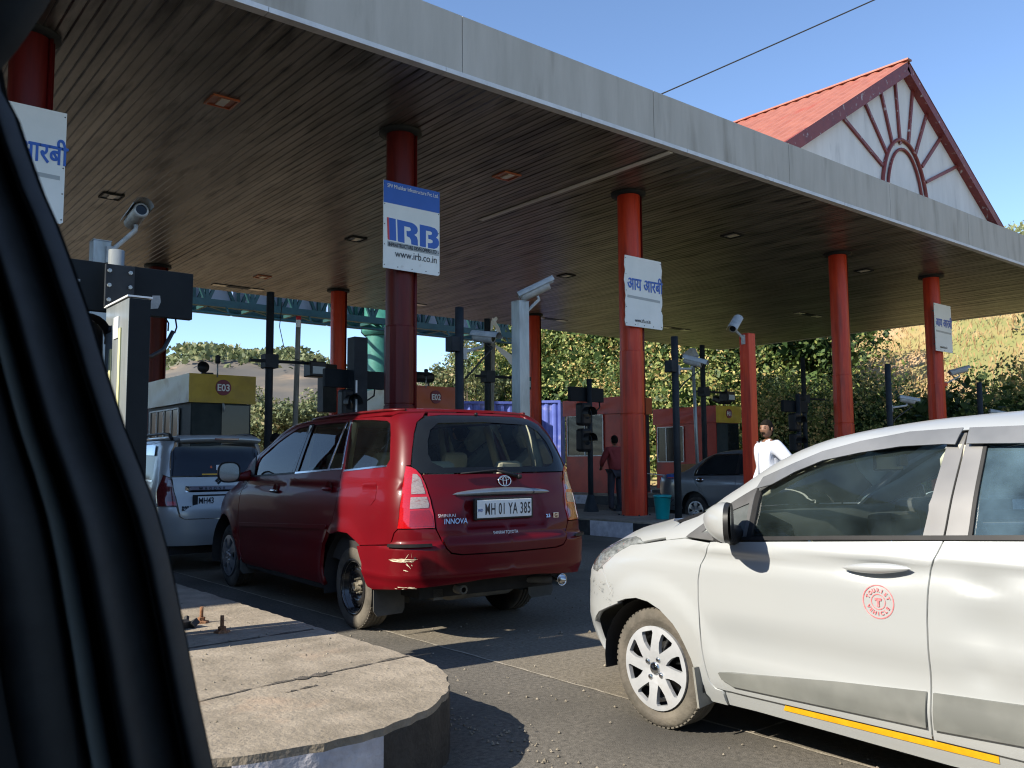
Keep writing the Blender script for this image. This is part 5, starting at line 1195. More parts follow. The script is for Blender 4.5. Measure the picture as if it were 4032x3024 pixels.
    P('windscreen',[[('s',-SF,1.13)]+[i for i in inner[::-1] if i[2]>1.13]+[('s',-SF,1.66)]],'glass_nd',mirror='join',h=.09,off=-.004,rim=0)
    def yat(x,z): 
        W,L,n,m_=S.par(z,1 if x>S.xm else -1); return W*max(0,1-min(1,abs(x-S.xm)/L)**n)**(1/m_)
    hp=S.U(inner[0][1],1.665); head=[]
    for k in range(7):
        y=hp[1]*k/6; W,L,n,m_=S.par(1.668,1); head.append((S.xm+L*max(0,1-(y/W)**m_)**(1/n),y))
    edge=[(x,yat(x,1.672)) for x in (1.39,1.0,.6,.28,0,-.25,-.42)]
    P('roof',[head+edge+[(-.50,.55),(-.535,.45),(-.555,.3),(-.575,0)]],'paint_red',mp='T',mirror='join',h=.07,rim=.02)
    m=MB()
    for sg in (1,-1): m.tube([(x,sg*(yat(x,1.70)-.02),S.top(x,yat(x,1.70)-.02)+.006) for x in np.linspace(1.3,-.45,14)],.012,6)
    m.build('roof_moulding','dark_red',t)
    # tailgate
    gl=[('s',1.236,1.222),('s',1.158,1.274),('s',1.167,1.40),('s',1.189,1.52),('s',1.238,1.607),('s',1.33,1.652),('s',1.5,1.664),('s',SM,1.667),('s',SM,1.222)]
    hole=[('s',1.33,1.30),('s',1.30,1.36),('s',1.30,1.46),('s',1.34,1.545),('s',1.44,1.60),('s',SM,1.615),('s',SM,1.262),('s',1.42,1.262)]
    P('rear_window',[gl],'glass_nd',mirror='join',h=.08,off=.0,rim=.01)
    P('window_border',[[g if g[1]<SM else g for g in gl[:8]]+hole[::-1][:0]+[('s',SM,1.615)]+[hole[4],hole[3],hole[2],hole[1],hole[0],hole[7],hole[6]]+[('s',SM,1.222)]],'frit',mirror='join',h=.06,off=.003,rim=0)
    P('gate_top',[[('s',1.35,1.660),('s',1.36,1.688),('s',SM,1.694),('s',SM,1.674),('s',1.5,1.671)]],'paint_red',mirror='join',h=.05,rim=.02)
    gate=[('s',1.242,1.214),('s',1.285,1.14),('s',1.322,1.035),('s',1.345,.93),('s',1.342,.835),('s',1.369,.775),('s',1.390,.729),('s',1.405,.69),('s',1.438,.655),('s',1.52,.640),('s',SM,.636),('s',SM,1.214)]
    P('tailgate',[gate],'paint_red',mirror='join',h=.04,disp=dgate,rim=.03)
    lamp=[('s',1.108,1.275),('s',1.15,1.268),('s',1.190,1.250),('s',1.230,1.212),('s',1.272,1.14),('s',1.311,1.035),('s',1.334,.93),('s',1.331,.834),('s',1.060,.830),('s',1.084,.915),('s',1.103,1.089),('s',1.100,1.212)]
    P('tail_lamp',[lamp],'lens_red',h=.04,off=.006,rim=.03)
    for c_ in ([('s',1.168,1.218),('s',1.20,1.215),('s',1.235,1.18),('s',1.268,1.10),('s',1.275,1.075),('s',1.170,1.072)],[('s',1.168,1.050),('s',1.285,1.052),('s',1.302,1.0),('s',1.298,.975),('s',1.165,.968)]):
        P('reverse_lens',[c_],'lens_clear',h=.03,off=.009,rim=.004)
    P('lower_lens',[[('s',1.168,.955),('s',1.300,.960),('s',1.322,.915),('s',1.322,.842),('s',1.150,.842)]],M.setdefault('lens_deep',pmat('lens_deep',(.16,.002,.004),(.30,.004,.006),scale=70,rough=.12,coat=1,stretch=(5,5,1))),h=.04,off=.009,rim=.003)
    bmp=[('s',.565,.674),('s',.995,.710),('s',1.03,.797),('s',1.062,.823),('s',1.333,.826),('s',1.360,.770),('s',1.381,.725),('s',1.396,.684),('s',1.432,.645),('s',1.516,.630),('s',SM,.626),('s',SM,.455),('s',1.66,.45),('s',1.461,.435),('s',1.2,.42),('s',.95,.392),('s',.80,.372),('s',.735,.385),('s',.690,.47),('s',.668,.55),('s',.60,.63)]
    P('rear_bumper',[bmp],'paint_red',mirror='join',h=.04,disp=dbump,rim=.03)
    P('bumper_strip',[[('s',1.0,.722),('s',1.297,.726),('s',1.300,.704),('s',1.0,.700)]],'blackplastic',h=.04,off=.042,rim=.012)
    P('side_moulding',[[(2.45,.705),(.30,.800),(.318,.764),(2.44,.672)]],'paint_red',h=.06,off=.016,rim=.014)
    P('fuel_flap',[[(-.262,1.148),(-.48,1.155),(-.505,1.13),(-.518,1.03),(-.466,.985),(-.33,.985),(-.295,1.02)]],'paint_red',h=.04,off=.003,disp=disp,rim=.008)
    # sills
    P('sill',[[(.45,.295),(2.44,.285),(2.44,.25),(.44,.25)]],'underbody',h=.1)
    def tb(body,size,y,z,mat,sx=1,off=.008,name='badge',**k):
        o=rear_pt(S,y,z,off+k.pop('dd',0)); p2=rear_pt(S,y-.1,z,off); p3=rear_pt(S,y,z+.05,off); xd=Vector(p2)-Vector(rear_pt(S,y,z,off)); yd=Vector(p3)-Vector(rear_pt(S,y,z,off)); z_=xd.cross(yd); yd=z_.cross(xd)
        return text(body,size,o,xd,yd,mat,t,name,sx=sx,**k)
    # garnish (wide silver blade)
    m=MB(); n=26; rings=[]
    for i in range(n+1):
        y=.455-.91*i/n; s=max(0,math.sin(PI*i/n))**.45; x,_,z=rear_pt(S,y,1.066+.012*math.sin(PI*i/n),0)
        rings.append([(x-.028*s*max(0,math.cos(a))-.004,y,z+.031*s*math.sin(a)) for a in [2*PI*k/12 for k in range(12)]])
    m.add([p for r_ in rings for p in r_],[(i*12+j,i*12+(j+1)%12,(i+1)*12+(j+1)%12,(i+1)*12+j) for i in range(n) for j in range(12)],True); m.build('tailgate_handle_bar',pmat('bar_silver',(.20,.22,.24),(.28,.30,.32),rough=.3,metal=.7),t)
    m=MB(); p=rear_pt(S,-.265,1.068,.03); m.lathe([(.010,0),(.008,.004),(0,.004)],p,(-1,0,0),12); m.build('key_lock','sign_black',t)
    # plate
    pm=rear_pt(S,.028,.952,.020); px=pm[0]
    m=MB(); m.box(px-.004,px+.02,.028-.272,.028+.272,.872,1.034); m.build('plate_holder','blackplastic',t,.008)
    m=MB(); m.box(px-.010,px-.0045,.028-.252,.028+.252,.887,1.020); m.build('number_plate','plate_white',t,.004)
    text('MH 01 YA 385',.120,(px-.0115,.028+.184,.911),(0,-1,0),(0,0,1),'sign_black',t,'plate_number',sx=.525,bold=.0012,ext=.0006,spacing=1.12)
    text('IND',.03,(px-.0115,.028+.244,.935),(0,-1,0),(0,0,1),M.setdefault('ind_blue',pmat('ind_blue',(.05,.09,.3),rough=.5)),t,'plate_number',sx=.8)
    for (y,z,dd) in ((0,0,0),): pass
    # badges
    tb('SHINRAI',.034,.588,.905,'trim',sx=.98,dd=0,bold=.0,spacing=1.15)
    tb('INNOVA',.056,.555,.857,'chrome',sx=.86,bold=.0006,shear=.25)
    tb('2.5',.036,-.372,.868,'chrome',sx=1.0,bold=.001,shear=.15); 
    o=rear_pt(S,-.478,.880,.010); m=MB(); m.box(o[0]-.001,o[0]+.002,o[1]-.026,o[1]+.026,.860,.902); m.build('badge','chrome',t,.006); text('G',.042,(o[0]-.002,o[1]+.015,.866),(0,-1,0),(0,0,1),'dark_red',t,'badge',bold=.001,ext=.0006)
    tb('SHINRAI TOYOTA',.036,.150,.764,'trim',sx=.78,bold=.0003,off=.006,dd=.0)
    # oval emblem
    c0=rear_pt(S,-.018,1.157,.010); m=MB()
    def ov(rx,rz,cy,cz,w_):
        pts=[(c0[0]+(cz+rz*math.sin(2*PI*i/28))*.10,c0[1]+cy+rx*math.cos(2*PI*i/28),c0[2]+cz+rz*math.sin(2*PI*i/28)) for i in range(29)]; m.tube(pts,w_,6,False)
    ov(.058,.040,0,0,.0055); ov(.016,.036,0,-.002,.0035); ov(.042,.013,0,.017,.0035); m.build('emblem','chrome',t)
    # wiper
    m=MB(); a=rear_pt(S,-.145,1.188,.030); b=rear_pt(S,.05,1.240,.022); c=rear_pt(S,.37,1.218,.018)
    m.tube([a,b],[.017,.009],8); m.lathe([(.022,0),(.018,.02),(0,.024)],a,(-1,0,0),14); m.build('wiper_arm','blackplastic',t)
    m=MB(); m.tube([rear_pt(S,-.02,1.256,.016),b,c],[.006,.009,.005],6); m.build('wiper_blade','blackplastic',t)
    m=MB(); p=rear_pt(S,.03,1.68,.004); m.tube([p,(p[0]-.02,p[1],p[2]+.006)],.012,8); m.build('washer_jet','blackplastic',t)
    for y,z in ((.628,.584),(.24,.574),(.049,.599),(-.14,.577),(-.517,.591)):
        p=rear_pt(S,y,z,.022); m=MB(); m.lathe([(.013,0),(.012,.006),(0,.007)],p,(-1,.0,0),12); m.build('parking_sensor','dark_red' if abs(y)<.6 else 'blackplastic',t)
    # scratches
    sc_=pmat('scrape_cream',(.6,.5,.34),(.75,.68,.5),scale=90,rough=.8); sk_=pmat('scrape_black',(.02,.02,.02),rough=.7)
    rnd=random.Random(4)
    def scr(s,z,l,a,w,mt=sc_): panel(S,t,'scratch',[[('s',s,z),('s',s+l*math.cos(a),z+l*math.sin(a)),('s',s+l*math.cos(a),z+l*math.sin(a)-w*.4),('s',s+.3*l*math.cos(a),z+.3*l*math.sin(a)-w)]],mt,mirror='left',off=.033,rim=0,h=.06)
    for k in range(12): scr(1.0+rnd.random()*.10,.615+rnd.uniform(-.012,.012),rnd.uniform(.05,.12),rnd.uniform(-.12,.05),.0035)
    for k in range(10): scr(1.10+rnd.random()*.07,.60+rnd.uniform(-.02,.03),rnd.uniform(.01,.05),rnd.uniform(-1.6,1.6),.006)
    for k in range(9): scr(1.10+rnd.random()*.06,.535+rnd.uniform(-.012,.012),rnd.uniform(.01,.05),rnd.uniform(-.3,.2),.007)
    for k in range(9): scr(1.05+rnd.random()*.10,.42+rnd.uniform(-.008,.01),rnd.uniform(.01,.05),rnd.uniform(-.3,.2),.004)
    scr(1.185,.632,.03,-1.5,.016,sk_); scr(1.178,.633,.015,0,.012,sk_)
    # handles
    def lens(x0,x1,z0,z1,mat):
        for sgn in (1,-1):
            m=MB(); n=14; rings=[]
            for i in range(n+1):
                u=i/n; x=x0+(x1-x0)*u; z=z0+(z1-z0)*u; y=yat(x,z)+.022; s=math.sin(PI*u)**.4
                rings.append([(x,sgn*(y+.014*s*math.cos(a)),z+.019*s*math.sin(a)) for a in [2*PI*k/10 for k in range(10)]])
            m.add([p for r_ in rings for p in r_],[(i*10+j,(i+1)*10+j,(i+1)*10+(j+1)%10,i*10+(j+1)%10)[::sgn] for i in range(n) for j in range(10)],True); m.build('door_handle',mat,t)
            m=MB(); m.lathe([(.065,0),(.06,-.004),(0,-.01)],((x0+x1)/2,sgn*(yat((x0+x1)/2,z0)+.004),z0),(0,sgn,0),20); m.build('handle_recess','dark_red',t)
    lens(.43,.235,1.088,1.090,'paint_red'); lens(1.62,1.40,1.045,1.048,'chrome')
    # mirrors
    for sg in (1,-1):
        mt=bpy.data.objects.new('wing_mirror',None); C.objects.link(mt); mt.parent=t
        m=MB(); n1,n2=8,20; vs=[]
        for i in range(n1+1):
            u=i/n1; r_=math.sin(PI*.5*(.12+.88*u))**.7
            for j in range(n2):
                a=2*PI*j/n2; ca,sa=math.cos(a),math.sin(a)
                vs.append((2.48-.14*u,sg*(1.035+(abs(ca)**.7)*(1 if ca>0 else -1)*.115*r_),1.215+(abs(sa)**.7)*(1 if sa>0 else -1)*.105*r_))
        m.add(vs,[((i*n2+j),(i*n2+(j+1)%n2),((i+1)*n2+(j+1)%n2),((i+1)*n2+j))[::(-1 if sg>0 else 1)] for i in range(n1) for j in range(n2)],True); m.add(vs[:n2],[tuple(range(n2))]); m.build('mirror_shell','dark_red',mt)
        m=MB(); e=vs[-n2:]; m.add([(v[0]-.003,v[1]-(v[1]-sg*1.035)*.02,v[2]-(v[2]-1.215)*.02) for v in e],[tuple(range(n2))[::(1 if sg>0 else -1)]]); m.build('mirror_surround','blackplastic',mt)
        m=MB(); m.add([(v[0]-.006,v[1]-(v[1]-sg*1.035)*.14,v[2]-(v[2]-1.215)*.14) for v in e],[tuple(range(n2))[::(1 if sg>0 else -1)]]); m.build('mirror_glass','chrome',mt)
        m=MB(); m.tube([(2.33,sg*.80,1.185),(2.36,sg*.88,1.17),(2.40,sg*.96,1.16)],[.06,.045,.045],10); m.build('mirror_foot','dark_red',mt)
        m=MB(); m.poly([(0,0),(.18,0),(.12,.16),(.10,.2)],plane_m((2.36 if sg>0 else 2.18,sg*.838,1.185),(-sg,0,0),(0,-sg*.25,1)),.01); m.build('sail_panel','blackplastic',t)
    # wheels
    for x,yy,sg,kd in ((0,.80,1,'steel'),(0,-.80,-1,'steel'),(3.0,.80,1,'cover'),(3.0,-.80,-1,'cover')):
        wheel(t,x,yy,.325,.325,.2,kd,sg,'tyre_dusty' if (x==0 and sg>0) else 'tyre')
    for sg in (1,-1):
        for cx in (0,3.0):
            m=MB(); vs=[];n=18
            for yv in (.85,.52):
                for i in range(n):
                    a=R(-14+208*i/(n-1)); vs.append((cx+.44*math.cos(a),sg*yv,.33+.42*math.sin(a)))
            m.add(vs,[(i,i+1,n+i+1,n+i) for i in range(n-1)],True); m.build('arch_liner','underbody',t)
    flapm=pmat('flap_dark',(.05,.05,.045),(.08,.078,.07),scale=6,rough=.7)
    for sg in (1,-1):
        for cx,z0 in ((-.47,.40),(2.50,.42)):
            m=MB(); lp=[(0,0),(.26,0),(.26,-.20),(.24,-.235),(.03,-.24),(.0,-.2)]; m.poly(lp,plane_m((cx,sg*.85 if sg>0 else -.59,z0),(0,-1,0),(0,0,1)),.01); m.build('mud_flap',flapm,t)
    # under body
    m=MB(); m.box(-.75,3.6,-.62,.62,.30,.40); m.box(2.6,3.7,-.5,.5,.32,.95); m.build('floor_pan','underbody',t)
    m=MB(); m.tube([(.0,.72,.325),(0,-.72,.325)],.045,10); m.lathe([(.0,-.14),(.11,-.1),(.13,0),(.11,.1),(0,.14)],(0,0,.325),(0,1,0),16); m.build('rear_axle','underbody',t)
    mf=pmat('muffler',(.10,.095,.08),(.17,.16,.13),scale=8,rough=.7)
    m=MB(); m.tube([(-.62,.36,.335),(-.64,.30,.335),(-.66,-.22,.34),(-.66,-.28,.34)],[.07,.085,.085,.06],16); m.tube([(-.66,-.26,.34),(-.75,-.42,.36),(-.93,-.50,.375)],.03,10); m.build('silencer',mf,t)
    m=MB(); m.lathe([(.044,-.10),(.048,.02),(.046,.026),(.040,.02),(.036,-.08),(0,-.085)],(-.985,-.52,.375),(-1,0,0),24); m.build('exhaust_tip','chrome',t)
    m=MB(); m.box(-.75,-.60,.42,.50,.28,.36); m.lathe([(.035,-.05),(.035,.05),(.02,.05)],(-.85,.33,.36),(-1,0,0),12); m.build('tow_hook',mf,t)
    # cabin
    m=MB(); m.box(-.70,2.55,-.74,.74,.50,.56); m.build('cabin_floor','cabin_dark',t)
    for sg in (1,-1):
        m=MB(); m.box(-.70,2.45,sg*.775-.02,sg*.775+.02,.52,1.17); m.build('door_trim','cabin_dark',t)
    m=MB(); m.box(2.15,2.75,-.72,.72,.80,1.15); m.build('dashboard','cabin_dark',t,.08)
    steering(t,2.03,-.38,1.08)
    for yv in (.38,-.38): seat(t,1.62,yv,.56,'seat_beige',.26,.62)
    seat(t,.75,0,.58,'seat_beige',.62,.60); seat(t,-.12,0,.58,'seat_beige',.60,.52)
    m=MB(); m.box(-.5,1.6,-.62,.62,1.655,1.668); m.build('headlining','cabin_beige',t)
    for sg in (1,-1):
        m=MB(); m.tube([(1.13,sg*.76,1.15),(1.09,sg*.68,1.64)],.035,8); m.tube([(.20,sg*.77,1.2),(.26,sg*.67,1.63)],.04,8); m.tube([(-.60,sg*.62,1.22),(-.52,sg*.55,1.62)],.05,8); m.build('pillar_lining','cabin_beige',t)
    m=MB(); m.box(2.02,2.05,-.13,.13,1.50,1.575); m.build('rear_view_mirror','blackplastic',t,.01)
    m=MB(); m.tube([(1.15,.60,1.5),(1.3,.50,1.1),(1.5,.45,.95)],.018,6); m.build('seat_belt','seat_grey',t)
    t2=[('hang','orange')]
    m=MB(); m.poly([(0,0),(.05,0),(.05,.06),(.02,.09),(0,.07)],plane_m((1.9,.15,1.36),(0,-1,0),(0,0,1)),.01); m.build('hanging_charm','orange',t)
    # seated people silhouettes are separate things (see people)
    return t
mpv=build_mpv()
# ---------------------------------------------------------------- small white estate in front
M['paint_white2']=pmat('paint_white2',(.38,.39,.375),(.43,.44,.42),scale=.8,rough=.3,metal=.25,coat=.6)
M['glass_w']=pmat('glass_w',(.010,.015,.024),(.015,.022,.034),scale=2,rough=.08,spec=.35)
ROWS_W=[(.25,.64,3.2,-.08,6,9,2.4,2.6),(.5,.70,3.3,-.12,6,10,2.4,2.8),(.7,.72,3.28,-.12,6,12,2.4,3),(.95,.72,2.9,-.05,8,12,2.5,3),(1.1,.70,2.5,-.02,10,14,2.6,3),(1.3,.665,2.25,.04,12,14,2.8,3.2),(1.5,.63,1.95,.10,12,14,2.8,3.2),(1.58,.60,1.8,.10,10,12,2.7,3),(1.63,.52,1.4,.14,6,9,2.4,2.6),(1.655,.35,1.1,.4,4,5,2.3,2.3),(1.665,.02,.8,.7,2,2,2,2)]
def build_estate():
    S=Surf(ROWS_W,1.2,.7); h=R(1.0)
    t=thing('parked_car','small greyish white tall car with plate starting MH43, ahead of the red people carrier','car',(4.04,10.62,0),PI/2-h)
    SF=S.tab[1][-1][0]; SM=S.tab[-1][-1][0]; P=lambda n,l,m,**k: panel(S,t,n,l,m,**k)
    cc=SM-.72   # approx corner S
    def ry(y,z): 
        x,_,_=rear_pt(S,y,z); return ('s',)+S.Uinv(x,y,z)
    P('tailgate',[[ry(.545,1.02),ry(.52,.90),ry(.50,.75),ry(.485,.68),ry(.44,.65),('s',SM,.645),('s',SM,1.14),ry(.555,1.14)]],'paint_white2',mirror='join',h=.06,rim=.02)
    P('rear_window',[[ry(.565,1.155),ry(.56,1.3),ry(.535,1.44),ry(.50,1.505),('s',SM,1.53),('s',SM,1.155)]],'glass_w',mirror='join',h=.06,off=.003,rim=.01)
    P('tail_lamp',[[ry(.635,1.17),ry(.575,1.125),ry(.555,1.02),ry(.53,.90),ry(.52,.80),('s',ry(.66,.80)[1]-.05,.80),('s',ry(.66,.86)[1]-.12,.86),('s',ry(.66,1.0)[1]-.07,1.0)]],'lens_dark',h=.04,off=.004,rim=.02)
    P('reverse_lens',[[ry(.60,1.115),ry(.565,1.10),ry(.552,1.03),ry(.60,1.03)]],'lens_clear',h=.03,off=.007,rim=0)
    P('red_lens',[[ry(.615,.855),ry(.535,.855),ry(.53,.81),ry(.615,.81)]],'lens_red',h=.03,off=.007,rim=0)
    xl=lambda x,z:(x,z)
    P('rear_bumper',[[(.42,.66),('s',ry(.66,.79)[1]-.1,.79),ry(.53,.79),ry(.50,.67),ry(.44,.64),('s',SM,.635),('s',SM,.33),('s',cc,.33),(.46,.33)]],'paint_white2',mirror='join',h=.07,rim=.03)
    P('body_side',[[(.41,.67),('s',ry(.66,.80)[1]-.11,.80),('s',ry(.66,1.0)[1]-.13,.86),('s',ry(.66,1.0)[1]-.08,1.0),ry(.642,1.18),ry(.575,1.14),ry(.572,1.3),ry(.548,1.44),ry(.515,1.51),ry(.50,1.575),(.3,1.585),(1.6,1.585),(2.0,1.40),(2.3,1.15),(2.9,.98),(3.0,.66),(2.95,.6)]+[(2.55+.33*math.cos(R(a)),.32+.34*math.sin(R(a))) for a in range(30,190,20)]+[(2.1,.28),(1.0,.28)]+[(.55+.33*math.cos(R(a)),.32+.34*math.sin(R(a))) for a in range(0,100,15)],[(.36,1.10),(.42,1.46),(.50,1.51),(1.5,1.515),(1.8,1.38),(2.05,1.16)]],'paint_white2',h=.06,rim=.02)
    P('window',[[(.36,1.10),(.42,1.46),(.50,1.51),(1.5,1.515),(1.8,1.38),(2.05,1.16)]],'glass_w',h=.08,off=-.004,rim=0)
    P('wind_deflector',[[(.40,1.40),(.44,1.52),(.56,1.53),(1.5,1.53),(1.5,1.42)]],pmat('chrome_visor',(.5,.55,.6),(.6,.65,.7),rough=.08,metal=.6,coat=1),h=.05,off=.02,rim=.006)
    P('window_trim',[[(.35,1.105),(.35,1.085),(2.1,1.14),(2.1,1.16)]],'chrome',h=.06,off=.005,rim=.005)
    P('roof',[[(1.55,.50),(1.7,.3),(1.72,0),(.125,0),(.13,.3),(.15,.43),(.20,.50),(.35,.535),(1.0,.55)]],'paint_white2',mp='T',mirror='join',h=.08,rim=.02)
    # spoiler, high lamp
    m=MB(); pts=[]; n=16; vs=[]
    for i in range(n+1):
        y=.50-1.0*i/n; b=.02*(1-(y/.5)**2)
        vs+=[(.16,y,1.645+b*.6),(-.03-b,y,1.600+b),(-.035-b,y,1.575+b),(.08,y,1.548+b*.5)]
    m.add(vs,[(i*4+j,i*4+j+1,i*4+5+j,i*4+4+j) for i in range(n) for j in range(3)],True); m.build('spoiler','paint_white2',t)
    m=MB(); m.box(-.062,-.05,-.21,.09,1.588,1.612); m.build('high_stop_lamp','lens_dark',t,.005)
    for sg in (1,-1):
        m=MB(); m.tube([(.18,sg*.53,1.60),(.28,sg*.53,1.655),(.5,sg*.53,1.675),(1.4,sg*.53,1.67),(1.6,sg*.53,1.61)],[.02,.02,.016,.016,.02],8); m.build('roof_rail','blackplastic',t)
        m=MB(); m.lathe([(.0,0),(.022,.0),(.02,.014),(0,.016)],(.3,sg*.735,.86),(0,sg,0),14); m.build('door_handle','chrome',t)
    def bx(y0,y1,z0,z1,off,name,mat,bev=0): p=rear_pt(S,(y0+y1)/2,(z0+z1)/2,off); m=MB(); m.box(p[0]-.004,p[0]+.004,y0,y1,z0,z1); return m.build(name,mat,t,bev),p
    m=MB(); n=20; vs=[]
    for i in range(n+1):
        y=.42-.84*i/n; p=rear_pt(S,y,1.0,.006); k=1 if 0<i<n else .2
        vs+=[(p[0],y,1.035),(p[0]-.022*k,y,1.03),(p[0]-.024*k,y,.985),(p[0]-.008,y,.962)]
    m.add(vs,[(i*4+j,i*4+j+1,i*4+5+j,i*4+4+j) for i in range(n) for j in range(3)]); m.build('chrome_bar','chrome',t)
    text('W  A  G  O  N  R',.05,(rear_pt(S,.26,1.0,.034)[0],.27,.985),(0,-1,0),(0,0,1),'dark_metal',t,'badge',sx=.85,bold=.001)
    bx(.35,-.30,.79,.93,.004,'plate_holder','blackplastic')[0]; o,p=bx(.29,-.24,.81,.91,.010,'number_plate','plate_white')
    text('MH43',.10,(p[0]-.006,.285,.825),(0,-1,0),(0,0,1),'sign_black',t,'plate_number',sx=.75,bold=.002)
    text('MARUTI',.036,(rear_pt(S,.45,.77,.006)[0],.475,.775),(0,-1,0),(0,0,1),'dark_metal',t,'badge',sx=1.0,bold=.002); text('SUZUKI',.036,(rear_pt(S,.45,.77,.006)[0],.475,.745),(0,-1,0),(0,0,1),'dark_metal',t,'badge',sx=1.0,bold=.002)
    e0=rear_pt(S,.03,1.085,.008)[0]; m=MB()
    for lp in ([(-.035,.0),(.0,.035),(.012,.02),(-.008,.0),(.0,-.008),(-.0,-.0)],):
        m.poly([(-.04,.005),(.0,.04),(.014,.026),(-.012,0),(.012,-.012),(.026,-.0),(.040,-.012)][:4]+[(.030,-.042),(.0,-.042+.0),(-.014,-.028),(.014,-.004),(-.012,.012)][3:],plane_m((e0,.03,1.085),(0,-1,0),(0,0,1)),.003)
    m.v=[]; m.f=[]; m.sm=[]
    Me=plane_m((e0,.03,1.085),(0,-1,0),(0,0,1))
    m.poly([(-.038,.008),(-.006,.040),(.012,.030),(-.012,.006),(.010,-.012),(-.002,-.020)],Me,.003); m.poly([(.038,-.008),(.006,-.040),(-.012,-.030),(.012,-.006),(-.010,.012),(.002,.020)],Me,.003); m.build('emblem','dark_metal',t)
    P('yellow_tape',[[ry(.22,1.162),ry(.22,1.178),ry(-.0+.001,1.178),ry(.001,1.162)]],'yellow_tape',mirror='join',off=.006,rim=0,h=.05)
    m=MB(); p=rear_pt(S,-.02,1.22,.006); m.poly([(0,0),(.06,-.01),(.07,.02),(.04,.10),(.0,.10)],plane_m((p[0],.04,1.185),(0,-1,0),(.1,0,1)),.002); m.build('sticker','white',t)
    m=MB(); m.poly([(0,0),(.02,0),(.022,.03),(.008,.05),(-.004,.03)],plane_m((rear_pt(S,.1,1.25,.006)[0],.11,1.23),(0,-1,0),(.1,0,1)),.002); m.build('sticker','orange',t)
    for x,sg in ((.55,1),(.55,-1),(2.55,1),(2.55,-1)): wheel(t,x,sg*.66,.28,.28,.15,'cap8',sg)
    m=MB(); m.box(.1,2.9,-.55,.55,.22,.4); m.build('floor_pan','underbody',t)
    return t
estate=build_estate()
# ---------------------------------------------------------------- silver sedan facing the other way
M['paint_grey']=pmat('paint_grey',(.19,.21,.225),(.23,.25,.265),scale=.8,rough=.3,metal=.5,coat=.7)
ROWS_S=[(.22,.74,3.3,-1.15,7,7,2.5,2.5),(.4,.80,3.4,-1.22,7,7,2.5,2.5),(.6,.83,3.42,-1.25,7,7,2.5,2.5),(.8,.83,3.38,-1.25,7,7,2.5,2.5),(.93,.81,3.0,-1.2,8,8,2.5,2.5),(1.01,.775,2.4,-1.02,9,9,2.5,2.5),(1.06,.75,2.2,-.55,11,11,2.6,2.6),(1.2,.69,1.95,-.24,12,11,2.8,2.7),(1.35,.62,1.65,.05,11,11,2.8,2.7),(1.44,.56,1.35,.33,8,9,2.6,2.5),(1.49,.42,1.05,.62,5,5,2.4,2.4),(1.51,.02,.85,.83,2,2,2,2)]
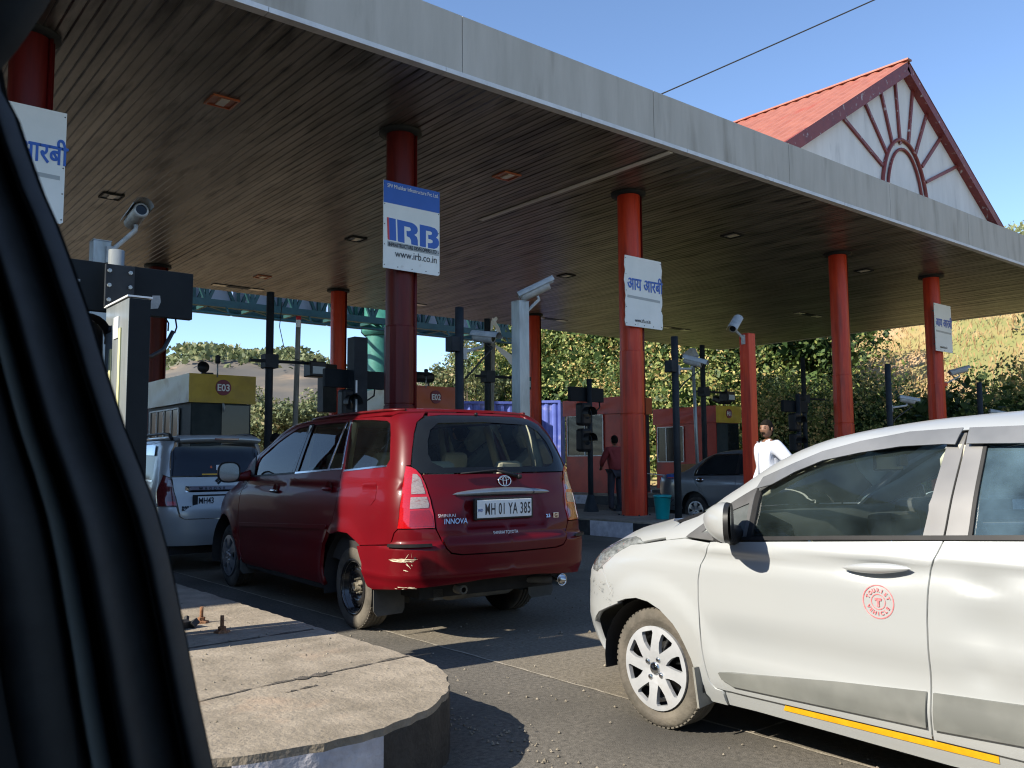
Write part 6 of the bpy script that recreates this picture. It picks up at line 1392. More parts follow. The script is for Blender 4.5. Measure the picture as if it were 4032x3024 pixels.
def build_sedan():
    S=Surf(ROWS_S,.8,.7)
    # local x forward = world -Y ; its right side (y<0) faces the camera
    t=thing('parked_car','grey silver sedan facing the camera side, behind the square red post','car',(14.75,11.3,0),-PI/2)
    P=lambda n,l,m,**k: panel(S,t,n,l,m,**k)
    ra=[(.36*math.cos(R(a)),.31+.37*math.sin(R(a))) for a in range(0,181,12)]; fa=[(2.45+.36*math.cos(R(a)),.31+.37*math.sin(R(a))) for a in range(0,181,12)]
    SM=S.tab[-1][-1][0]; SF=S.tab[1][-1][0]
    P('rear_quarter',[[(-.36,.31),('s',S.sidex(-.8,.5),.45),('s',S.sidex(-1.0,.65),.62),('s',S.sidex(-1.0,.9),.90),(-.85,.985),(-.5,1.0),(-.3,1.12),(.05,1.33),(.25,1.42),(.42,1.44),(.15,1.32),(-.03,1.1),(-.04,.99),(.08,.80),(.24,.62),(.36,.40)]+ra[1:-1]],'paint_grey',h=.06,rim=.02)
    P('rear_door',[[(-.03,.985),(.09,.80),(.25,.62),(.37,.40),(.42,.27),(1.0,.27),(1.0,1.0)]],'paint_grey',h=.06,rim=.02); P('front_door',[[(1.01,.27),(2.02,.27),(2.05,.6),(2.03,1.0),(1.01,1.0)]],'paint_grey',h=.06,rim=.02)
    P('front_fender',[[(2.04,.27),(2.06,.6),(2.04,1.0),(2.3,1.0),(2.9,.93),(3.1,.8),(3.1,.5),(2.82,.4)]+fa[1:-1]],'paint_grey',h=.06,rim=.02)
    P('window',[[(.03,1.015),(.05,1.12),(.22,1.30),(.38,1.385),(.95,1.40),(.97,1.02)]],'window_dark',h=.08,off=-.006,rim=.0); P('window',[[(1.03,1.02),(1.03,1.40),(1.3,1.38),(1.6,1.25),(1.98,1.03)]],'window_dark',h=.08,off=-.006,rim=0)
    P('window_trim',[[(.0,1.005),(.02,1.125),(.20,1.315),(.36,1.405),(.95,1.42),(.95,1.40),(.38,1.387),(.22,1.302),(.045,1.12),(.028,1.005)]],'chrome',h=.05,off=.002,rim=.005)
    P('door_frame',[[(.15,1.325),(.42,1.445),(1.3,1.435),(1.7,1.25),(2.1,1.0),(1.98,1.03),(1.6,1.262),(1.3,1.395),(1.0,1.42),(.37,1.408)]],'paint_grey',h=.06,rim=.01); P('b_pillar',[[(.97,1.02),(1.03,1.02),(1.03,1.40),(.95,1.40)]],'blackplastic',h=.06,off=-.002,rim=.01)
    hd=[('s',-SF,1.06),('s',-SF,1.43)]
    P('roof',[[(1.33,0),(1.3,.35),(1.2,.5),(.85,.555),(.5,.53),(.38,.45),(.34,0)]],'paint_grey',mp='T',mirror='join',h=.08); 
    P('boot_lid',[[(-.60,0),(-.62,.6),(-.80,.70),(-1.05,.65),(-1.15,0)]],'paint_grey',mp='T',mirror='join',h=.08)
    P('rear_window',[[(.33,0),(.34,.42),(.2,.50),(-.1,.56),(-.5,.62),(-.56,0)]],'window_dark',mp='T',mirror='join',h=.08,off=-.004)
    P('bonnet',[[(2.2,0),(2.25,.65),(2.9,.68),(3.15,.5),(3.25,0)]],'paint_grey',mp='T',mirror='join',h=.1)
    P('windscreen',[[(2.15,0),(2.08,.60),(1.7,.54),(1.42,.46),(1.38,0)]],'window_dark',mp='T',mirror='join',h=.08,off=-.004)
    P('rear_bumper',[[('s',S.sidex(-.8,.5)+.01,.45),('s',S.sidex(-1.0,.65)+.01,.62),('s',S.sidex(-1.0,.9)+.01,.88),('s',SM,.88),('s',SM,.3),('s',S.sidex(-.8,.4),.28),(-.40,.28)]],'paint_grey',mirror='join',h=.08)
    P('front_bumper',[[('s',-SF,.3),('s',-SF,.82),('s',S.sidex(3.12,.8),.8),('s',S.sidex(3.12,.5),.5),(2.85,.38),(2.85,.28)]],'paint_grey',mirror='join',h=.08)
    m=MB(); m.lathe([(.0,0),(.05,.0),(.045,.012),(0,.02)],(.165,-.83,.905),(0,-1,0),20); 
    for i,v in enumerate(m.v): m.v[i]=(.165+(v[0]-.165)*1.9,v[1],v[2])
    m.build('door_handle','chrome',t)
    m=MB(); m.box(-.69,-.45,-.832,-.828,.93,1.01); m.build('sticker','sign_blue',t); m=MB(); m.box(-.67,-.5,-.8335,-.8325,.935,.95); m.build('sticker_stripe','orange',t)
    for x,sg in ((0,-1),(0,1),(2.45,-1),(2.45,1)): wheel(t,x,sg*.77,.29,.29,.17,'cover',sg)
    m=MB(); m.box(-.9,3.0,-.6,.6,.2,.75); m.build('floor_pan','underbody',t)
    m=MB(); m.box(-.2,2.0,-.72,.72,.3,.97); m.build('cabin','cabin_dark',t)
    return t
sedan=build_sedan()
# ---------------------------------------------------------------- dark off-roader far ahead with windscreen banner
def build_far():
    t=thing('parked_car','dark off roader with white lettering on its windscreen, far behind the man in pale blue','car',(9.3,23.5,0),0)
    m=MB(); m.box(-.8,.8,0,3.6,.45,1.15); m.build('body','dark_metal',t,.08)
    m=MB(); m.add([(-.74,.7,1.15),(.74,.7,1.15),(.66,1.0,1.80),(-.66,1.0,1.80),(-.74,3.5,1.15),(.74,3.5,1.15),(.66,3.4,1.80),(-.66,3.4,1.80)],[(0,1,2,3),(5,4,7,6),(4,0,3,7),(1,5,6,2),(3,2,6,7)]); m.build('cabin','window_dark',t)
    yd=Vector((0,.3,.65)); m=MB(); m.poly([(-.66,.46),(.66,.46),(.64,.66),(-.64,.66)],plane_m((0,.69,1.15),(1,0,0),yd),.004); m.build('banner','panel_black',t)
    text('NA',.19,(-.45,.695+.46*.42-.02,1.15+.50*.9),(1,0,0),yd,'white',t,sx=1.1,bold=.006)
    for i in range(3):
        m=MB(); m.box(-.5,.55,-.012,-.004,.75+i*.12,.81+i*.12); m.build('grille_bar','sign_blue' if i%2 else 'white',t)
    m=MB(); m.box(-.7,.7,-.1,0,.5,.66); m.build('bumper','blackplastic',t)
    for s in (-1,1):
        m=MB(); m.lathe([(.0,.02),(.1,.015),(.1,0)],(s*.62,0,.95),(0,-1,0),16); m.build('headlight','lamp_glass',t)
        for y in (.6,2.9):
            m=MB(); m.lathe([(.2,-.1),(.34,-.1),(.36,-.05),(.36,.05),(.34,.1),(.2,.1),(0,.08)],(s*.75,y,.36),(s,0,0),24); m.build('wheel','tyre',t)
build_far()
# ================= people =================
M['skin']=pmat('skin',(.17,.085,.05),(.22,.11,.065),scale=12,rough=.55)
M['hair']=pmat('hair',(.006,.005,.004),(.012,.010,.008),scale=40,rough=.85,spec=.1)
M['shirt_white']=pmat('shirt_white',(.46,.49,.56),(.55,.58,.64),scale=3,rough=.8,bump=.5,bscale=9)
M['shirt_red']=pmat('shirt_red',(.20,.02,.02),(.25,.03,.03),scale=4,rough=.8,bump=.4,bscale=9)
M['shirt_blue']=pmat('shirt_blue',(.26,.42,.46),(.32,.48,.52),scale=4,rough=.8,bump=.4,bscale=9)
M['shirt_dark']=pmat('shirt_dark',(.03,.03,.035),(.05,.05,.055),scale=4,rough=.8)
M['trousers']=pmat('trousers',(.02,.018,.025),(.035,.03,.04),scale=6,rough=.8,bump=.3,bscale=12)
def skin_eval(verts,edges,rad,root=0,sub=2):
    me=bpy.data.meshes.new('tmp'); me.from_pydata(verts,edges,[]); o=bpy.data.objects.new('tmp',me); C.objects.link(o)
    md=o.modifiers.new('s','SKIN'); md.use_smooth_shade=True
    sv=me.skin_vertices[0].data
    for i,r in enumerate(rad): sv[i].radius=(r,r) if not isinstance(r,tuple) else r
    sv[root].use_root=True
    s=o.modifiers.new('ss','SUBSURF'); s.levels=sub; s.render_levels=sub
    dg=bpy.context.evaluated_depsgraph_get(); ev=o.evaluated_get(dg); m2=bpy.data.meshes.new_from_object(ev)
    vs=[tuple(v.co) for v in m2.vertices]; fs=[tuple(p.vertices) for p in m2.polygons]
    bpy.data.objects.remove(o); return vs,fs
def person(loc,rz,label,shirt,arms,trouser='trousers',stache=False,lean=0,turn=0,seated=False,long=True,scale=1.0,group=None,nod=0):
    t=thing('person',label,'person',loc,rz,group); t.scale=(scale,)*3
    Lx=lambda p:(p[0],p[1]+math.sin(lean)*(max(0,p[2]-.95)),.95+(p[2]-.95)*math.cos(lean) if p[2]>.95 else p[2])
    (le,lw),(re_,rw)=arms
    J={'pel':(0,0,.95),'wst':(0,.0,1.08),'chs':(0,.01,1.28),'nb':(0,0,1.45),'nk':(0,.015,1.53),'ls':(-.185,0,1.42),'rs':(.185,0,1.42),'le':le,'lw':lw,'re':re_,'rw':rw}
    names=list(J); V=[Lx(J[k]) if k not in('le','lw','re','rw') else J[k] for k in names]
    E=[(0,1),(1,2),(2,3),(3,4),(3,5),(3,6),(5,7),(7,8),(6,9),(9,10)]
    Rr=[.10,.09,.105,.055,.050,.04,.04,.036,.026,.036,.026]
    if seated: legs=[(-.1,.0,.90),(-.12,.45,.92),(-.12,.5,.5),(.1,0,.90),(.12,.45,.92),(.12,.5,.5)]
    else: legs=[(-.1,0,.90),(-.11,.02,.50),(-.12,-.01,.08),(.1,0,.90),(.11,.02,.50),(.12,-.01,.08)]
    n=len(V); V2=V+legs; E2=E+[(0,n),(n,n+1),(n+1,n+2),(0,n+3),(n+3,n+4),(n+4,n+5)]; R2=Rr+[.085,.06,.042]*2
    vs,fs=skin_eval(V2,E2,R2)
    m=MB(); m.add(vs,fs,True)
    # head: deformed sphere
    hc=Vector(Lx((0,.02,1.635))); q=Matrix.Rotation(turn,3,'Z')@Matrix.Rotation(-nod,3,'X'); hv=[];nu,nv=28,20
    def hshape(u,v):
        d=Vector((math.sin(v)*math.sin(u),math.sin(v)*math.cos(u),math.cos(v))); x,y,z=d
        r=Vector((x*.074,y*.093,z*.112))
        if z<0: r.x*=1-.30*(-z)**1.3; r.y*=1-.10*(-z)
        if y>.5:
            r.y+= .020*math.exp(-((x)/.16)**2-((z+.10)/.17)**2)   # nose
            r.y-= .008*math.exp(-((abs(x)-.38)/.16)**2-((z-.14)/.12)**2) # eye sockets
            r.y+= .005*math.exp(-((z-.32)/.10)**2)                 # brow
            r.y+= .006*math.exp(-((x)/.3)**2-((z+.48)/.07)**2)     # lips
            r.y+= .008*math.exp(-((x)/.25)**2-((z+.80)/.14)**2)    # chin
        return r
    for j in range(nv+1):
        for i in range(nu): hv.append(tuple(hc+q@hshape(2*PI*i/nu,PI*j/nv)))
    m.add(hv,[(j*nu+i,j*nu+(i+1)%nu,(j+1)*nu+(i+1)%nu,(j+1)*nu+i)[::-1] for j in range(nv) for i in range(nu)],True)
    for s in (-1,1):
        e=hc+q@Vector((s*.076,-.005,0)); m.lathe([(0,-.006),(.022,-.004),(.026,.004),(.016,.008),(0,.004)],e,q@Vector((s,-.3,0)),12)
    # hands with five fingers
    for (el,wr) in ((le,lw),(re_,rw)):
        a=Vector(wr); d=(a-Vector(el)).normalized(); sd=d.cross(Vector((0,1,.2))).normalized(); nn=d.cross(sd)
        pm=a+d*.05; m.tube([a-d*.01,a+d*.03,a+d*.08],[.026,.036,.03],10)
        for k,(o,l) in enumerate(((-.03,.055),(-.011,.07),(.009,.066),(.027,.052))):
            b=a+d*.075+sd*o; m.tube([b,b+d*l*.5+nn*.008,b+d*l*.9+nn*.024],[.0085,.008,.006],6)
        b=a+d*.03+sd*-.032; m.tube([b,b-sd*.02+d*.025+nn*.012,b-sd*.024+d*.05+nn*.02],[.011,.009,.007],6)
    m.build('body','skin',t)
    # hair
    m=MB(); hv=[]
    for j in range(11):
        for i in range(nu):
            u=2*PI*i/nu; vmax=1.15 if math.cos(u)>.45 else (1.75 if math.cos(u)>-.2 else 2.15); v=vmax*j/10
            r=hshape(u,v); r=r*1.07+Vector((0,-.004,.006)); hv.append(tuple(hc+q@r))
    m.add(hv,[(j*nu+i,j*nu+(i+1)%nu,(j+1)*nu+(i+1)%nu,(j+1)*nu+i)[::-1] for j in range(10) for i in range(nu)],True); m.build('hair','hair',t)
    if stache:
        m=MB(); m.tube([tuple(hc+q@Vector((x,.098-abs(x)*.35,-.043-abs(x)*.15))) for x in (-.036,-.02,0,.02,.036)],[.004,.008,.008,.008,.004],8); m.build('moustache','hair',t)
        m=MB()
        for s in (-1,1): m.tube([tuple(hc+q@Vector((s*x,.088-abs(x)*.2,.026+.004*(x>.02)))) for x in (.015,.03,.045)],[.003,.004,.002],6)
        m.build('eyebrows','hair',t)
    m=MB()
    for s in (-1,1): m.lathe([(0,.003),(.006,.001),(.008,-.004)],hc+q@Vector((s*.030,.083,.012)),q@Vector((0,1,0)),10)
    m.build('eyes','hair',t)
    # shirt
    cuff=(lambda e,w:tuple(Vector(e).lerp(Vector(w),.86))) if long else (lambda e,w:tuple(Vector(e).lerp(Vector(w),.12)))
    SV=[Lx((0,0,.93)),Lx((0,0,1.06)),Lx((0,.01,1.27)),Lx((0,0,1.43)),Lx((-.18,0,1.42)),Lx((.18,0,1.42)),le,cuff(le,lw),re_,cuff(re_,rw),Lx((0,.005,1.475))]
    SE=[(0,1),(1,2),(2,3),(3,4),(3,5),(4,6),(6,7),(5,8),(8,9),(3,10)]
    SR=[(.175,.135),(.17,.135),(.19,.145),(.15,.11),.095,.095,.068,.052,.068,.052,(.075,.07)]
    vs,fs=skin_eval(SV,SE,SR,root=2); m=MB(); m.add(vs,fs,True); m.build('shirt',shirt,t)
    m=MB(); c=Vector(Lx((0,.012,1.485)))
    for s in (-1,1):
        m.add([c+Vector((s*.0,.072,-.045)),c+Vector((s*.06,.055,.01)),c+Vector((s*.075,.0,.03)),c+Vector((s*.10,.03,-.02)),c+Vector((s*.05,.085,-.05))],[(0,1,2,3,4)])
    m.build('collar',shirt,t)
    if shirt=='shirt_white':
        m=MB(); m.tube([(0,.135,1.40),(0,.153,1.28),(0,.143,1.05)],.007,5); m.build('placket','shirt_white',t)
    TV=[(0,0,.96)]+legs; TE=[(0,1),(1,2),(2,3),(0,4),(4,5),(5,6)]; vs,fs=skin_eval(TV,TE,[(.16,.12)]+[(.10,.10),.08,.07]*2); m=MB(); m.add(vs,fs,True); m.build('trousers',trouser,t)
    m=MB()
    for s in (-.12,.12):
        if not seated: m.box(s-.045,s+.045,-.08,.19,0,.085)
    if not seated: m.build('shoes','blackplastic',t,.03)
    return t
def face(dx,dy): return math.atan2(dy,dx)-PI/2
person((9.72,6.65,0),face(-.85,.42),'moustached man in a white shirt, hand on hip, by the square red post','shirt_white',(((-.43,-.10,1.17),(-.19,.06,1.02)),((.25,-.04,1.16),(.27,.07,.93))),stache=True,turn=R(28),scale=1.035)
person((13.35,12.9,.2),face(.3,1),'person in a dark red shirt seen from behind near the brown carton','shirt_red',(((-.30,.05,1.17),(-.22,.25,1.05)),((.32,.12,1.2),(.42,.36,1.12))),scale=.93)
person((5.25,11.55,.0),face(-.75,-.65),'man in a pale blue shirt bending his head beside the greyish white car','shirt_blue',(((-.25,.10,1.15),(-.2,.30,1.05)),((.25,.10,1.15),(.2,.30,1.05))),lean=R(10),nod=R(35),turn=R(-15),scale=.985)
person((6.0,11.9,.0),face(-.5,.8),'person in a red shirt mostly hidden behind the red car','shirt_red',(((-.25,.0,1.15),(-.26,.08,.93)),((.25,0,1.15),(.26,.08,.93))),scale=.93)
# people inside the red carrier
def inside_person(lx,ly,label,shirt,sc=1.0):
    h=R(3.4); ox=3.458+.80*math.cos(h); oy=6.24-.80*math.sin(h); f=Vector((math.sin(h),math.cos(h))); l=Vector((-math.cos(h),math.sin(h)))
    p=Vector((ox,oy))+f*lx+l*ly
    person((p.x,p.y,-.12),face(f.x,f.y),label,shirt,(((-.25,.12,1.15),(-.2,.38,1.15)),((.25,.12,1.15),(.2,.38,1.15))),seated=True,scale=.93)
inside_person(1.38,-.38,'driver silhouette seen through the rear window of the red people carrier','shirt_dark')
inside_person(1.38,.38,'front passenger in a pale shirt inside the red people carrier','shirt_blue')
# ================= hillside, shrubs, trees =================
def smst(a,b,x): 
    t=np.clip((x-a)/(b-a),0,1); return t*t*(3-2*t)
def hgt(X,Y):
    e=34.6+np.maximum(0,Y-44)*.55+1.2*np.sin(Y*.11)           # foot of the slope
    d=np.maximum(0,X-e)
    h=.46*d+1.3*smst(0,6,d)+ .5*np.sin(X*.31+Y*.17)*smst(0,10,d)+.35*np.sin(Y*.53-X*.2)*smst(0,8,d)
    top=30; return np.where(h>top*.6,top*.6+(h-top*.6)*.45,h)*smst(-200,-20,-np.abs(Y-30))
xs=np.concatenate([np.linspace(33,75,70),np.linspace(77,420,60)]); ys=np.concatenate([np.linspace(-60,0,25),np.linspace(1,80,90),np.linspace(82,420,50)])
XX,YY=np.meshgrid(xs,ys); ZZ=hgt(XX,YY)+rng.normal(0,.06,XX.shape)*(XX>36)
ny,nx=XX.shape; V=np.stack([XX,YY,ZZ],-1).reshape(-1,3); F=[(j*nx+i,j*nx+i+1,(j+1)*nx+i+1,(j+1)*nx+i) for j in range(ny-1) for i in range(nx-1)]
M['hill']=pmat('hill',(.36,.25,.11),(.22,.22,.075),scale=.16,detail=12,rough=.95,lo=.42,hi=.56,bump=1.0,bscale=1.6,c3=(.42,.28,.15),c3scale=.35,c3lo=.5,c3hi=.62)
m=MB(); m.v=[tuple(v) for v in V.tolist()]; m.f=F; m.sm=[True]*len(F); tag(m.build('hillside','hill'),kind='structure')
# far hill
fx=np.linspace(-160,520,110); fz=[]
a_,b_=np.meshgrid(np.linspace(-1,1,120),np.linspace(0,1,40))
base=Vector((175,520,0)); dirx=Vector((.86,-.5,0))
prof=lambda u:(49+16*np.exp(-((u-.075)/.125)**4)+1.0*np.sin(u*40)+.6*np.sin(u*95))
FXX=base.x+dirx.x*a_*420+ (1-b_)*-60; FYY=base.y+dirx.y*a_*420-(1-b_)*170; FZZ=prof(a_)*np.sin(b_*PI/2)**.8*(1+.03*np.sin(a_*60)+.02*np.sin(a_*131+b_*9))
terr=.8*np.round(FZZ/6)*6+.2*FZZ; FZZ=np.where(FZZ<46,FZZ*.6+terr*.4,FZZ)+rng.normal(0,.5,FZZ.shape)
ny,nx=FXX.shape; V=np.stack([FXX,FYY,FZZ],-1).reshape(-1,3); F=[(j*nx+i,j*nx+i+1,(j+1)*nx+i+1,(j+1)*nx+i) for j in range(ny-1) for i in range(nx-1)]
fh=pmat('far_hill_soil',(.09,.085,.078),(.13,.112,.09),scale=.03,detail=12,rough=1,lo=.4,hi=.6,stretch=(1,1,5),c3=(.23,.17,.12),c3scale=.05,c3lo=.55,c3hi=.72)
# greener crown: height dependent colour of the wooded top
tn=fh.node_tree; bs=tn.nodes['Principled BSDF']; src=bs.inputs['Base Color'].links[0].from_socket; tc=tn.nodes.new('ShaderNodeTexCoord'); sx=tn.nodes.new('ShaderNodeSeparateXYZ'); tn.links.new(tc.outputs['Object'],sx.inputs[0])
nz=tn.nodes.new('ShaderNodeTexNoise'); nz.inputs['Scale'].default_value=.05; ad=tn.nodes.new('ShaderNodeMath'); ad.operation='MULTIPLY_ADD'; ad.inputs[1].default_value=26; tn.links.new(tc.outputs['Object'],nz.inputs['Vector']); tn.links.new(nz.outputs['Fac'],ad.inputs[0]); tn.links.new(sx.outputs[2],ad.inputs[2])
mr=tn.nodes.new('ShaderNodeMapRange'); mr.inputs['From Min'].default_value=66; mr.inputs['From Max'].default_value=71; tn.links.new(ad.outputs[0],mr.inputs[0]); mx=tn.nodes.new('ShaderNodeMix'); mx.data_type='RGBA'; tn.links.new(mr.outputs[0],mx.inputs[0]); tn.links.new(src,mx.inputs[6]); mx.inputs[7].default_value=(.11,.145,.085,1); tn.links.new(mx.outputs[2],bs.inputs['Base Color'])
m=MB(); m.v=[tuple(v) for v in V.tolist()]; m.f=F; m.sm=[True]*len(F); tag(m.build('far_hills',fh),kind='structure')
HILLP=V
# leaf materials driven by a per-leaf attribute
def leafmat(name,cols,trans=.25):
    m=bpy.data.materials.new(name); m.use_nodes=True; t=m.node_tree; b=t.nodes['Principled BSDF']; b.inputs['Roughness'].default_value=.55; b.inputs['Specular IOR Level'].default_value=.3
    at=t.nodes.new('ShaderNodeAttribute'); at.attribute_name='leaf'; r=t.nodes.new('ShaderNodeValToRGB'); els=r.color_ramp.elements
    for i,(p,c) in enumerate(cols):
        e=els[i] if i<2 else els.new(p); e.position=p; e.color=(*c,1)
    t.links.new(at.outputs['Fac'],r.inputs[0]); t.links.new(r.outputs[0],b.inputs['Base Color'])
    tr=t.nodes.new('ShaderNodeBsdfTranslucent'); t.links.new(r.outputs[0],tr.inputs[0]); mx=t.nodes.new('ShaderNodeMixShader'); mx.inputs[0].default_value=trans; o=t.nodes['Material Output']
    t.links.new(b.outputs[0],mx.inputs[1]); t.links.new(tr.outputs[0],mx.inputs[2]); t.links.new(mx.outputs[0],o.inputs[0]); return m
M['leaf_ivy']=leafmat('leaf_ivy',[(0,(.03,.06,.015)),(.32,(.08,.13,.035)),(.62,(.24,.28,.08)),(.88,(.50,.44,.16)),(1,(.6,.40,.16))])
M['leaf_olive']=leafmat('leaf_olive',[(0,(.07,.09,.04)),(.5,(.15,.18,.08)),(.85,(.28,.27,.13)),(1,(.38,.3,.16))])
M['leaf_pale']=leafmat('leaf_pale',[(0,(.12,.15,.07)),(.5,(.22,.25,.12)),(1,(.36,.36,.2))])
M['grass_dry']=leafmat('grass_dry',[(0,(.30,.18,.08)),(.5,(.46,.30,.14)),(.8,(.5,.38,.2)),(1,(.2,.22,.08))])
M['bark']=pmat('bark',(.16,.12,.08),(.26,.21,.15),scale=8,rough=.9,bump=.5,stretch=(3,3,.6))
def leaf_mesh(name,P,size,mat,parent=None,up=0.0,aspect=.6,clump=None,nrm=None):
    n=len(P); 
    d=rng.normal(size=(n,3)); 
    if nrm is not None: d=d*.8+nrm*1.1
    d/=np.linalg.norm(d,axis=1)[:,None]; a=np.cross(d,rng.normal(size=(n,3))); a/=np.linalg.norm(a,axis=1)[:,None]
    if up: a=a*(1-up)+np.array([0,0,1])*up; a/=np.linalg.norm(a,axis=1)[:,None]
    b=np.cross(d,a); b/=np.maximum(1e-6,np.linalg.norm(b,axis=1))[:,None]; s=(size*rng.uniform(.6,1.35,n))[:,None]
    V=np.stack([P-a*s*.5,P+b*s*aspect*.5-a*s*.05,P+a*s*.5,P-b*s*aspect*.5-a*s*.05],1).reshape(-1,3)
    me=bpy.data.meshes.new(name); me.vertices.add(4*n); me.vertices.foreach_set('co',V.astype(np.float32).ravel()); me.loops.add(4*n); me.loops.foreach_set('vertex_index',np.arange(4*n,dtype=np.int32))
    me.polygons.add(n); me.polygons.foreach_set('loop_start',np.arange(0,4*n,4,dtype=np.int32)); me.polygons.foreach_set('loop_total',np.full(n,4,dtype=np.int32)); me.update(calc_edges=True)
    at=me.attributes.new('leaf','FLOAT','FACE'); c=np.clip(rng.normal(.45,.2,n)+(clump if clump is not None else 0),0,1); at.data.foreach_set('value',c.astype(np.float32))
    me.materials.append(M[mat]); o=bpy.data.objects.new(name,me); C.objects.link(o)
    if parent: o.parent=parent
    return o
def blob_points(n,W,D,H,k=14,seed=0,flat=.0,inner=.35):
    r=np.random.default_rng(seed); cen=np.stack([r.uniform(-W/2,W/2,k),r.uniform(-D/2,D/2,k),r.uniform(H*.15,H*.8,k)],1); rad=r.uniform(.22,.42,k)*min(W,H,D*1.5)
    cen[:,2]=np.minimum(cen[:,2],H-rad*.6); i=r.integers(0,k,n); u=r.normal(size=(n,3)); u/=np.linalg.norm(u,axis=1)[:,None]
    rr=rad[i]*(1-inner*r.random(n)**1.5); rr=rr*(1+.18*np.sin(u[:,0]*7+i)*np.cos(u[:,1]*6)); P=cen[i]+u*rr[:,None]; P[:,2]=np.abs(P[:,2]); cl=(r.normal(0,.22,k)[i])+.18*np.sin(P[:,0]*2.1+P[:,2]*1.7)
    return P,cl,u
# ivy covered bank shrubs (front row) : three shapes, many copies
protos=[]
for k in range(3):
    t=thing('bank_shrub','x','shrub',(0,0,0),0,'creeper covered shrubs along the bank'); P,cl,u=blob_points(17000,6.6,4.2,5.6,k=22,seed=20+k); leaf_mesh('foliage',P,.155,'leaf_ivy',t,clump=cl,nrm=u)
    m=MB(); 
    for j in range(5):
        x=random.uniform(-2,2); m.tube([(x,random.uniform(-.5,.5),-.3),(x+random.uniform(-.5,.5),0,2),(x+random.uniform(-1,1),0,4)],[.08,.05,.02],6)
    m.build('stem','bark',t)
    # dense core so the bank reads solid, inner shade painted as darker leaves
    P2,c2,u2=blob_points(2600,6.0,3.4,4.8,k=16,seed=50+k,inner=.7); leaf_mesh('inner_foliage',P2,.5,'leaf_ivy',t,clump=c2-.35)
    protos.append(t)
places=[]
for i,y in enumerate(np.arange(2,62,3.9)): places.append((35.9+random.uniform(-.5,.5)+max(0,y-44)*.5,y,random.uniform(.82,1.0)*(1.0 if y<26 else 1.12+.012*(y-26))))
for i,y in enumerate(np.arange(27,66,4.4)): places.append((40.5+random.uniform(-.6,.6)+max(0,y-44)*.5,y,1.5))
words=['first','second','third','fourth','fifth','sixth','seventh','eighth','ninth','tenth','eleventh','twelfth','thirteenth','fourteenth','fifteenth','sixteenth']
for i,(x,y,s) in enumerate(places):
    o=protos[i%3] if i<3 else copy_tree(protos[i%3])
    front=i<16; z=float(hgt(np.array(x),np.array(y)))-.4
    o.location=(x,y,z); o.rotation_euler=(0,0,random.choice([0,PI])+random.uniform(-.3,.3)+PI/2); o.scale=(s,s,s*random.uniform(.9,1.05))
    if front: o['label']=f'creeper shrub at the foot of the bank, {words[i]} from the right'+(', shaded' if y<22 else ', sunlit')
    else: o['label']=f'taller leafy thicket higher on the bank, {words[i-16]} counted from the right'
# mid slope bushes and dry grass (nobody could count)
def slope_pts(n,x0,x1,y0,y1):
    X=rng.uniform(x0,x1,n); Y=rng.uniform(y0,y1,n); return X,Y,hgt(X,Y)
X,Y,Z=slope_pts(30000,38,60,-6,62); P=np.stack([X,Y,Z+rng.uniform(0,.55,30000)],1); tag(leaf_mesh('dry_grass',P,.36,'grass_dry',up=.7,aspect=.16),kind='stuff')
nb=420; X,Y,Z=slope_pts(nb,40,110,-25,75); keep=(np.sin(X*.35+Y*.1)+np.sin(Y*.23)+rng.normal(0,.5,nb))>-.3; P=[];cl=[]
for x,y,z in zip(X[keep],Y[keep],Z[keep]):
    r_=rng.uniform(.7,1.7)*(1+ (x-40)*.01); n=int(150); u=rng.normal(size=(n,3)); u/=np.linalg.norm(u,axis=1)[:,None]; q=np.array([x,y,z+.2])+u*np.array([r_*1.2,r_*1.2,r_*.8])*rng.uniform(.7,1,n)[:,None]; P.append(q); cl.append(np.full(n,rng.normal(0,.15)))
tag(leaf_mesh('hill_scrub',np.concatenate(P),.42,'leaf_pale',clump=np.concatenate(cl)),kind='stuff')
# trees
def tree(x,y,H,W,lab,mat,n=5000,size=.25,open_=False,seed=1,trunk=.2,group='trees beyond the canopy',cz=.45,leaf=True,z=0):
    t=thing('tree',lab,'tree',(x,y,z),0,group); r=random.Random(seed); m=MB(); tips=[]
    m.tube([(0,0,-.3),(r.uniform(-.2,.2),0,H*.2),(r.uniform(-.4,.4),r.uniform(-.3,.3),H*.45)],[trunk,trunk*.75,trunk*.5],8); b0=Vector((r.uniform(-.3,.3),0,H*.4))
    for k in range(9 if open_ else 7):
        a=r.uniform(0,2*PI); e=Vector((math.cos(a)*W*.42*r.uniform(.5,1.1),math.sin(a)*W*.42*r.uniform(.5,1.1),H*r.uniform(.6,.97))); s=Vector((0,0,H*r.uniform(.12,.42))); mid=(s+e)/2+Vector((r.uniform(-.3,.3),0,-H*.05)); m.tube([s,mid,e],[trunk*.4,trunk*.25,trunk*.08],6); tips.append(e)
        for q in range(3):
            e2=mid.lerp(e,r.random())+Vector((r.uniform(-1,1),r.uniform(-1,1),r.uniform(-.1,.9)))*W*.16; m.tube([mid.lerp(e,.3*q),e2],[trunk*.12,trunk*.03],5); tips.append(e2)
    m.build('trunk','bark',t)
    tp=np.array([tuple(v) for v in tips]); k=len(tp); i=rng.integers(0,k,n); u=rng.normal(size=(n,3)); u/=np.linalg.norm(u,axis=1)[:,None]
    rad=(rng.uniform(.10,.2,k)*W)[i]*rng.random(n)**.45; P=tp[i]+u*rad[:,None]*np.array([1,1,.62]); cl=rng.normal(0,.15,k)[i]
    leaf_mesh('crown',P,size,mat,t,clump=cl,nrm=u); return t
tree(31.2,42,8.8,5.6,'thin feathery tree with visible trunk between the maroon column and the dark camera pole','leaf_olive',4200,.22,True,3,.16)
